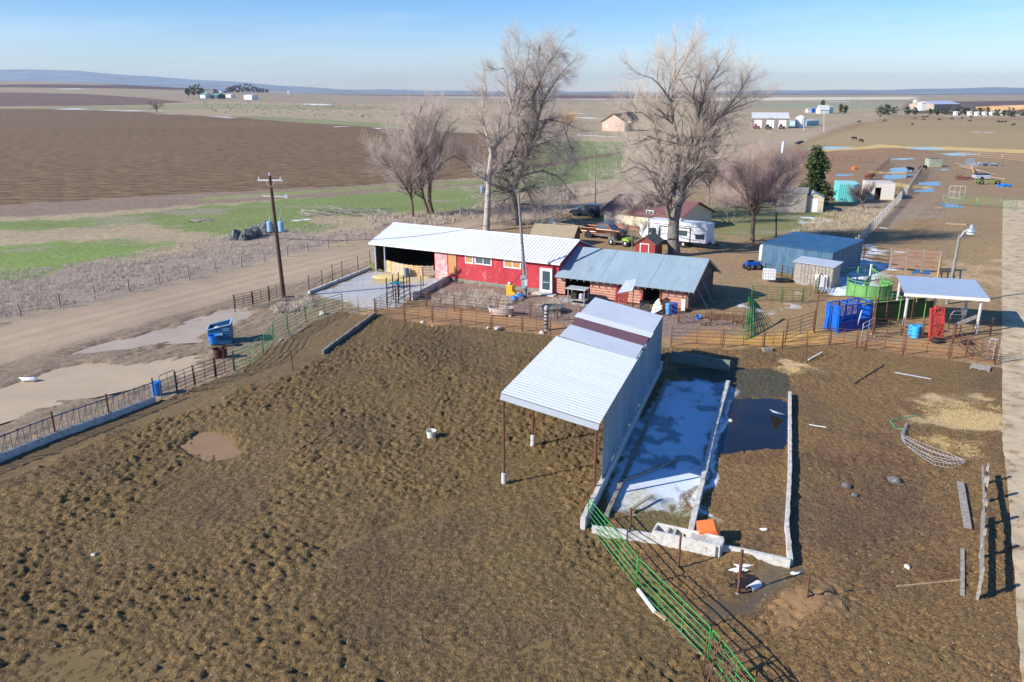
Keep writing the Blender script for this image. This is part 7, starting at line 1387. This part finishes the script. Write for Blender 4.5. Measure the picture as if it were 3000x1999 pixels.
far_gable('blue far house by the brown grove', (656, 272), (668, 272), 5, 8, 15, mat('far_blue_siding', rgb(80, 130, 180), .7), whitep, 'far_house', 'house'); far_gable('white far shed left of the grove', (649, 272), (655, 272), 3, 5, 10, whitep, whitep, 'far_shed', 'shed'); far_gable('long white far machine shed', (715, 292), (738, 293), 7, 8, 14, whitep, mat('lilac_roof', rgb(214, 210, 222), .6), 'far_shed', 'shed'); far_gable('low white far trailer house', (662, 286), (676, 287), 4.5, 5.5, 10, whitep, whitep, 'far_trailer', 'trailer')
far_gable('tiny white far tower on the plain', (849, 277), (851.5, 277), 12, 13, 8, whitep, whitep, 'far_tower', 'tower')
for i, px in enumerate(((2799, 339), (2840, 339), (2861, 340), (2883, 340), (2905, 340), (2931, 339))): far_gable('white parked far trailer, ' + ('first', 'second', 'third', 'fourth', 'fifth', 'sixth')[i] + ' from the left along the windbreak', px, (px[0] + (7 if i != 4 else 15), px[1]), 2.6, 3.0, 4, whitep, whitep, 'parked_trailer', 'trailer')
# roof of a low dugout near the barn
t = thing('low_shed', 'low brown shed with mossy tan roof just behind the red barn ridge', 'shed', tuple(G(1560, 715)), R(-20)); MB().b2((0, 0, 0), (5.2, 3.2, 1.2)).build('walls', mat('brown_siding', rgb(120, 84, 70)), t); o = MB(); o.quad((-.3, -.4, 1.1), (5.4, -.4, 1.1), (5.4, 1.6, 2.3), (-.3, 1.6, 2.3), .08); o.quad((5.4, 3.6, 1.1), (-.3, 3.6, 1.1), (-.3, 1.6, 2.3), (5.4, 1.6, 2.3), .08); o.build('roof', mat('mossy_tan_roof', rgb(158, 142, 116), .95, 0, .15, 2), t); MB().prism([(0, 1.2), (3.2, 1.2), (1.6, 2.2)], 5.14, 5.19, 'x').build('gable', mat('maroon_gable', rgb(124, 78, 70), .8), t)
t = thing('small_white_shed', 'little white A-frame box by the driveway fence', 'box', tuple(G(1598, 664)), R(-10)); MB().prism([(0, 0), (1.6, 0), (.8, 1.3)], 0, 1.2).build('shell', whitep, t); MB().b2((-1.1, .1, 0), (-.1, 1.0, .8)).build('dark_box', mat('blue_grey_box', rgb(90, 110, 128), .6), t)

# ================================================================ CATTLE
def cow_mesh(name, m, headd=0.0):
    v = []; e = []; r = []
    def P(x, y, z, rr, par=None): v.append((x, y, z)); r.append(rr); k = len(v) - 1; (e.append((par, k)) if par is not None else None); return k
    hip = P(-.75, 0, 1.1, .34); mid = P(-.2, 0, 1.02, .40, hip); ch = P(.45, 0, 1.08, .36, mid); nk = P(.85, 0, 1.22 - headd * .35, .22, ch); hd = P(1.12, 0, 1.28 - headd * .85, .16, nk); P(1.38, 0, 1.12 - headd * .98, .10, hd)
    for x, par, back in ((.5, ch, 0), (-.8, hip, 1)):
        for y in (-.22, .22): k = P(x, y, .78, .16 if back else .13, par); k = P(x + (-.1 if back else .02), y, .42, .07, k); k = P(x + (.02 if back else 0), y, .08, .06, k); P(x + .05, y, 0.0, .065, k)
    k = P(-1.08, 0, 1.1, .05, hip); P(-1.14, 0, .6, .03, k); P(1.08, .2, 1.38 - headd * .85, .05, hd); P(1.08, -.2, 1.38 - headd * .85, .05, hd)
    me = bpy.data.meshes.new(name); me.from_pydata(v, e, []); o = bpy.data.objects.new('tmp', me); col.objects.link(o); sk = o.modifiers.new('s', 'SKIN'); 
    for i, sv in enumerate(me.skin_vertices[0].data): sv.radius = (r[i], r[i]); sv.use_root = (i == 0)
    o.modifiers.new('ss', 'SUBSURF').levels = 1; dg_ = bpy.context.evaluated_depsgraph_get(); me2 = bpy.data.meshes.new_from_object(o.evaluated_get(dg_)); bpy.data.objects.remove(o); me2.name = name; me2.materials.clear(); me2.materials.append(m); return me2
hide = mat('black_hide', rgb(38, 32, 32), .7, 0, .2, 3); hr = mat('red_hide', rgb(122, 66, 44), .7, 0, .2, 3)
cmA = cow_mesh('cow_standing', hide, 0); cmB = cow_mesh('cow_grazing', hide, 1); cmC = cow_mesh('cow_red', hr, .4)
COWS = [((2516, 361), 0, 'black cow alone near the far road bend', 0), ((2592, 357), 1, 'black cow with head down beside the dark junipers', 0), ((2578, 344), 0, 'black cow lying near the windbreak at the far road', 0), ((2680, 351), 1, 'black cow grazing left of the close far trio', 0), ((2705, 346), 0, 'left one of the close far pair of black cows', 0), ((2716, 345), 0, 'right one of the close far pair of black cows', 0), ((2706, 354), 1, 'black cow just below the close far pair', 0), ((2672, 368), 0, 'black cow standing end-on in the mid pasture', 0), ((2751, 354), 1, 'black calf beside a pale stick in the pasture', 0), ((2788, 351), 1, 'long black cow right of the calf', 0), ((2818, 350), 0, 'black cow below the ninth windbreak tree', 0), ((2841, 358), 1, 'black cow arching its back, lower of a far pair', 0), ((2845, 347), 0, 'black cow near the windbreak, upper of a far pair', 0), ((2924, 360), 1, 'black cow resting left in the right-hand trio', 0), ((2935, 361), 1, 'black cow resting in the middle of the right-hand trio', 0), ((2946, 360), 1, 'black cow resting right in the right-hand trio', 0), ((2968, 370), 0, 'rightmost black cow in the pasture', 0), ((2502, 412), 0, 'black cow standing beyond the straw band', 0), ((2522, 418), 1, 'black cow with white face grazing beyond the straw band', 0), ((2666, 507), 0, 'large black cow standing in the back puddles', 0), ((2703, 500), 1, 'black cow drinking behind the large black cow', 0), ((2546, 528), 0, 'red brown cow by the back corral fence', 1)]
for i, (px, hd, lb_, rdc) in enumerate(COWS):
    o = bpy.data.objects.new('cow', cmC if rdc else (cmB if hd else cmA)); col.objects.link(o); o.location = G(*px); o.location.z = zat(o.location.x, o.location.y) - .03; o.rotation_euler = (0, 0, [0, 3.1, .4, 2.6, 3.4, .2, 2.9, 1.5][i % 8] + (.9 if i in (19,) else 0)); tag(o, lb_, 'cow', None if rdc else 'black cattle in the far pasture')
    if 'white face' in lb_: q = blob(.17, 1, .8, .9, 1, 2, .1).build('white_face', whitep, None, smooth=True); q.parent = o; q.location = (1.22, 0, .38)
# ================================================================ SCRAP ROW by the back track
t = thing('pickup_bed_topper', 'silver pickup box with dark top in the scrap row', 'truck bed', tuple(G(2856, 529)), R(-4)); MB().b2((0, 0, .3), (3.2, 1.7, 1.1)).build('bed', mat('silver_paint', rgb(190, 196, 204), .4, .3), t, bevel=.06); MB().b2((.1, .1, 1.11), (3.1, 1.6, 1.35)).build('cover', mat('navy_cover', rgb(36, 48, 72), .6), t); MB().lathe((1.4, -.06, .35), [(.4, 0), (.4, .2)], 16, 'y').build('wheel', tyre, t)
t = thing('scrap_sheet', 'upright grey tin sheet at the back of the scrap row', 'tin sheet', tuple(G(2825, 485))); MB().quad((0, 0, 0), (2.4, 0, .0), (2.8, .6, 1.7), (.8, .6, 1.8), .05).build('sheet', mat('dull_grey_tin', rgb(140, 146, 148), .6), t)
o = blob(1.6, 2.3, 1.2, .5, 11, 3, .8, 3).build('scrap_heap', mat('mixed_scrap', rgb(150, 150, 156), .6, .3, .4, 1.2, c2=rgb(84, 76, 70)), None); o.location = G(2890, 486); tag(o, 'heap of grey tin and pipe scrap behind the boards', 'scrap')
t = thing('board_pile', 'long pinkish boards piled across the scrap row', 'boards', tuple(G(2800, 490)))
for k, (a_, b_) in enumerate((((2797, 484), (2910, 515)), ((2836, 484), (2858, 498)), ((2810, 492), (2870, 505)), ((2850, 500), (2912, 498)), ((2870, 520), (2945, 528)))): MB().bar(G(*a_) + Vector((0, 0, .5 - k * .05)), G(*b_) + Vector((0, 0, .2)), .2, .12).build('board', mat('pinkish_boards', rgb(176, 150, 134), .8), t, world=True)
t = thing('yellow_auger', 'yellow pole leaning beside the silver truck bed', 'auger', tuple(G(2845, 512))); MB().tube([G(2843, 498) + Vector((0, 0, 1)), G(2855, 518) + Vector((0, 0, .4))], .12, 6).build('tube', yellow, t, world=True)
t = thing('spike_harrow', 'dark red toothed harrow in the scrap row', 'harrow', tuple(G(2805, 528)), R(-8)); m = MB(); [m.bar((0, y, .5), (4.2, y, .5), .08, .08) for y in (0, .7, 1.4)]; [m.bar((x * .35, y, 0), (x * .35, y, .9 if x < 4 else .5), .05, .05, up=(1, 0, 0)) for x in range(13) for y in (0, .7, 1.4)]; [m.bar((x, 0, .9), (x, 1.4, 1.6), .06, .06) for x in (.2, .8, 1.4)]; m.build('frame', mat('dark_red_iron', rgb(108, 50, 44), .8), t)
t = thing('hay_rake', 'yellow and green farm implement with wheels in the scrap row', 'implement', tuple(G(2855, 541)), R(-3)); m = MB(); m.bar((0, 0, .8), (6, .3, .8), .2, .2); [m.bar((x, -.6, .3), (x + .4, 1.2, .7), .15, .12) for x in (.5, 2, 3.5, 5)]; m.build('frame', mat('yellow_green_paint', rgb(176, 176, 60), .6, 0, .2, 1, c2=rgb(90, 120, 60)), t); [wheel(t, x, y, .45, .2) for x in (1.2, 4.4) for y in (-.4, 1.0)]
o = blob(.8, 1.8, .8, .6, 7, 3, .7, 2.5).build('blue_scrap', blue_pl, None); o.location = G(2940, 547); tag(o, 'crumpled bright blue scrap at the right end of the scrap row', 'scrap')
t = thing('square_tank', 'mossy grey square water tank left of the scrap row', 'tank', tuple(G(2722, 490)), R(-5)); MB().b2((0, 0, 0), (3.0, 3, 1.9)).build('tank', mat('mossy_concrete', rgb(150, 158, 138), .9, 0, .2, 1), t); MB().b2((.3, .3, 1.904), (2.7, 2.7, 1.95)).build('lid', mat('dark_lid', rgb(90, 84, 80), .8), t)
o = drum('orange red tub alone in the back corral', (2502, 497), orange, name='tub', cat='tub', h=.6, r=.6, rib=False)
for i, px in enumerate(((2333, 424), (2342, 420))): t = thing('feed_trough', ('left', 'right')[i] + ' one of two dark feed troughs on the far roadside', 'trough', tuple(G(*px)), R(35)); m = MB(); m.b2((0, 0, .2), (2.6, .8, .7)); m.build('bin', mat('dark_blue_grey', rgb(54, 56, 72), .7), t); MB().b2((.2, .1, 0), (.4, .7, .2)).b2((2.2, .1, 0), (2.4, .7, .2)).build('feet', mat('dark_blue_grey', (0, 0, 0, 1)), t)
pl('thin white board right of the small bare tree', G(2575, 668), G(2600, 671), .3, .05, whitep); pl('pale boards scattered on the back track', G(2738, 606), G(2762, 611), .25, .06, wood); pl('pale board beside the scattered boards', G(2771, 594), G(2795, 600), .25, .06, wood)
pl('big pile of pale planks on the worn track', G(2770, 656), G(2832, 660), 1.1, .12, wood, z0=.06, z1=.06)

# ================================================================ WEEDS, STRAW, BRANCH LITTER
def scatter(name, poly, n, h0, h1, m, seed, wdt=.02, blades=5, lean=.5, zoff=0, rad=.12):
    R_ = random.Random(seed); pw = [tuple(G(*p)[:2]) for p in poly]; xs = [p[0] for p in pw]; ys = [p[1] for p in pw]; mb = MB(); k = 0; tries = 0
    arr = np.random.RandomState(seed).rand(n * 6, 2); px = min(xs) + arr[:, 0] * (max(xs) - min(xs)); py = min(ys) + arr[:, 1] * (max(ys) - min(ys)); ok = pip(px, py, pw); clump = fbm(px, py, 2.5, 3, seed) ; ok &= clump > .42; px, py = px[ok][:n], py[ok][:n]
    for x, y in zip(px, py):
        z = zat(x, y) + zoff
        for _ in range(blades):
            a_ = R_.uniform(0, 6.28); bx, by = x + R_.uniform(-rad, rad), y + R_.uniform(-rad, rad); hh = R_.uniform(h0, h1); l_ = R_.uniform(0, lean) * hh; ca, sa = math.cos(a_), math.sin(a_); w_ = wdt
            mb.add([(bx - sa * w_, by + ca * w_, z), (bx + sa * w_, by - ca * w_, z), (bx + ca * l_, by + sa * l_, z + hh)], [(0, 1, 2)])
    return tag(mb.build(name, m, None), kind='stuff')
wd1 = mat('grey_dry_weeds', rgb(206, 192, 174), .95, 0, .2, .8, c2=rgb(170, 154, 136)); wd2 = mat('tan_dry_grass', rgb(186, 168, 142), .95, 0, .25, .8); wd3 = mat('brown_weeds', rgb(140, 116, 92), .95, 0, .25, .8)
scatter('roadside_weeds', [(-50, 900), (0, 860), (330, 780), (640, 730), (900, 690), (1075, 668), (1090, 690), (800, 745), (500, 825), (200, 895), (0, 945), (-50, 960)], 5200, .12, .4, wd1, 1, .011, 8)
scatter('verge_weeds', [(0, 800), (350, 750), (640, 690), (900, 660), (1060, 640), (900, 690), (640, 730), (330, 780), (0, 860)], 3000, .1, .28, wd1, 2, .012, 7)
scatter('barn_weeds', [(1290, 830), (1360, 830), (1640, 885), (1640, 935), (1460, 915), (1330, 900), (1260, 885)], 1700, .15, .5, wd1, 3, .010, 9)
scatter('yard_weeds', [(2420, 625), (2600, 600), (2640, 605), (2510, 720), (2300, 690)], 2400, .2, .55, wd2, 4, .014, 7)
scatter('track_weeds', [(2765, 570), (2795, 575), (2740, 650), (2690, 730), (2640, 720), (2680, 640)], 1300, .1, .3, wd3, 5, .012, 7)
scatter('field_edge_weeds', [(1060, 640), (1500, 600), (1760, 545), (1780, 560), (1500, 625), (1110, 690)], 2400, .3, .8, wd1, 6, .018, 8)
scatter('pole_weeds', [(790, 905), (850, 870), (900, 870), (920, 900), (820, 925)], 350, .2, .5, wd1, 7, .02, 7)
scatter('shed_weeds', [(2060, 920), (2200, 930), (2180, 962), (2050, 955)], 500, .15, .4, wd3, 8, .02, 6)
scatter('basin_weeds', [(1940, 1530), (1985, 1545), (1990, 1568), (1930, 1560)], 260, .1, .3, wd1, 9, .012, 6)
scatter('field_shrubs', [(560, 300), (1000, 305), (1400, 330), (1400, 365), (1000, 352), (620, 330)], 260, .5, 1.6, mat('dark_shrubs', rgb(104, 92, 76), .95), 41, .35, 4, .6, 0, 1.2)
scatter('pasture_tufts', [(1000, 300), (2100, 300), (2150, 330), (1000, 345)], 500, .4, 1.2, mat('pale_tufts', rgb(196, 182, 156), .95), 42, .4, 3, .6, 0, 2)
# straw stalks
for i, (poly, n) in enumerate((([(1090, 815), (1120, 800), (1190, 800), (1235, 815), (1210, 828), (1130, 832), (1095, 826)], 1400), ([(2680, 1195), (2740, 1180), (2860, 1182), (2935, 1190), (2925, 1245), (2880, 1265), (2800, 1245), (2720, 1225)], 2600), ([(2800, 1300), (2860, 1300), (2880, 1340), (2830, 1345)], 500), ([(2265, 1078), (2350, 1072), (2420, 1095), (2300, 1100)], 500), ([(2160, 985), (2330, 968), (2400, 985), (2380, 1008), (2240, 1024), (2120, 1018)], 900))): scatter('loose_straw', poly, int(n * .6), .01, .05, straw_m, 20 + i, .012, 5, 4, 0, .3)
# fallen branches on the green verge
tb = TB(); R_ = random.Random(3); L0 = G(940, 640)
for k in range(160):
    px = R_.uniform(870, 1130); py = 628 + R_.gauss(0, 6) + (px - 1000) * .0; p = G(px, py); a_ = R_.gauss(0, .5); L = R_.uniform(.8, 3.5); q = p + Vector((math.cos(a_) * L, math.sin(a_) * L * .8, R_.uniform(0, .5))); tb.seg(p + Vector((0, 0, R_.uniform(.05, .6))), q, .07 * R_.random() + .02, .015, 4)
t = thing('branch_pile', 'long litter of fallen grey branches on the green field before the barn', 'branches', (L0.x, L0.y, 0)); tb.build('branches', bk2, t, t.location)
tb = TB()
for k in range(50): px = R_.uniform(545, 610); py = 648 + R_.gauss(0, 3); p = G(px, py); a_ = R_.gauss(0, .5); L = R_.uniform(.5, 2); q = p + Vector((math.cos(a_) * L, math.sin(a_) * L, R_.uniform(0, .3))); tb.seg(p + Vector((0, 0, .1)), q, .05, .015, 4)
L0 = G(575, 648); t = thing('branch_pile', 'small litter of grey branches on the field left of the power pole', 'branches', (L0.x, L0.y, 0)); tb.build('branches', bk2, t, t.location)
# ================================================================ haze
hz = MB().box((0, 7400, 148), (26000, 16000, 300)).build('haze', None)
hm = bpy.data.materials.new('air'); hm.use_nodes = True; n = hm.node_tree; n.nodes.clear()
ou = n.nodes.new('ShaderNodeOutputMaterial'); pv = n.nodes.new('ShaderNodeVolumePrincipled')
pv.inputs['Color'].default_value = (.6, .78, 1.0, 1); pv.inputs['Density'].default_value = 5e-5; pv.inputs['Anisotropy'].default_value = .2
n.links.new(pv.outputs[0], ou.inputs['Volume']); hz.data.materials.append(hm); tag(hz, kind='stuff')
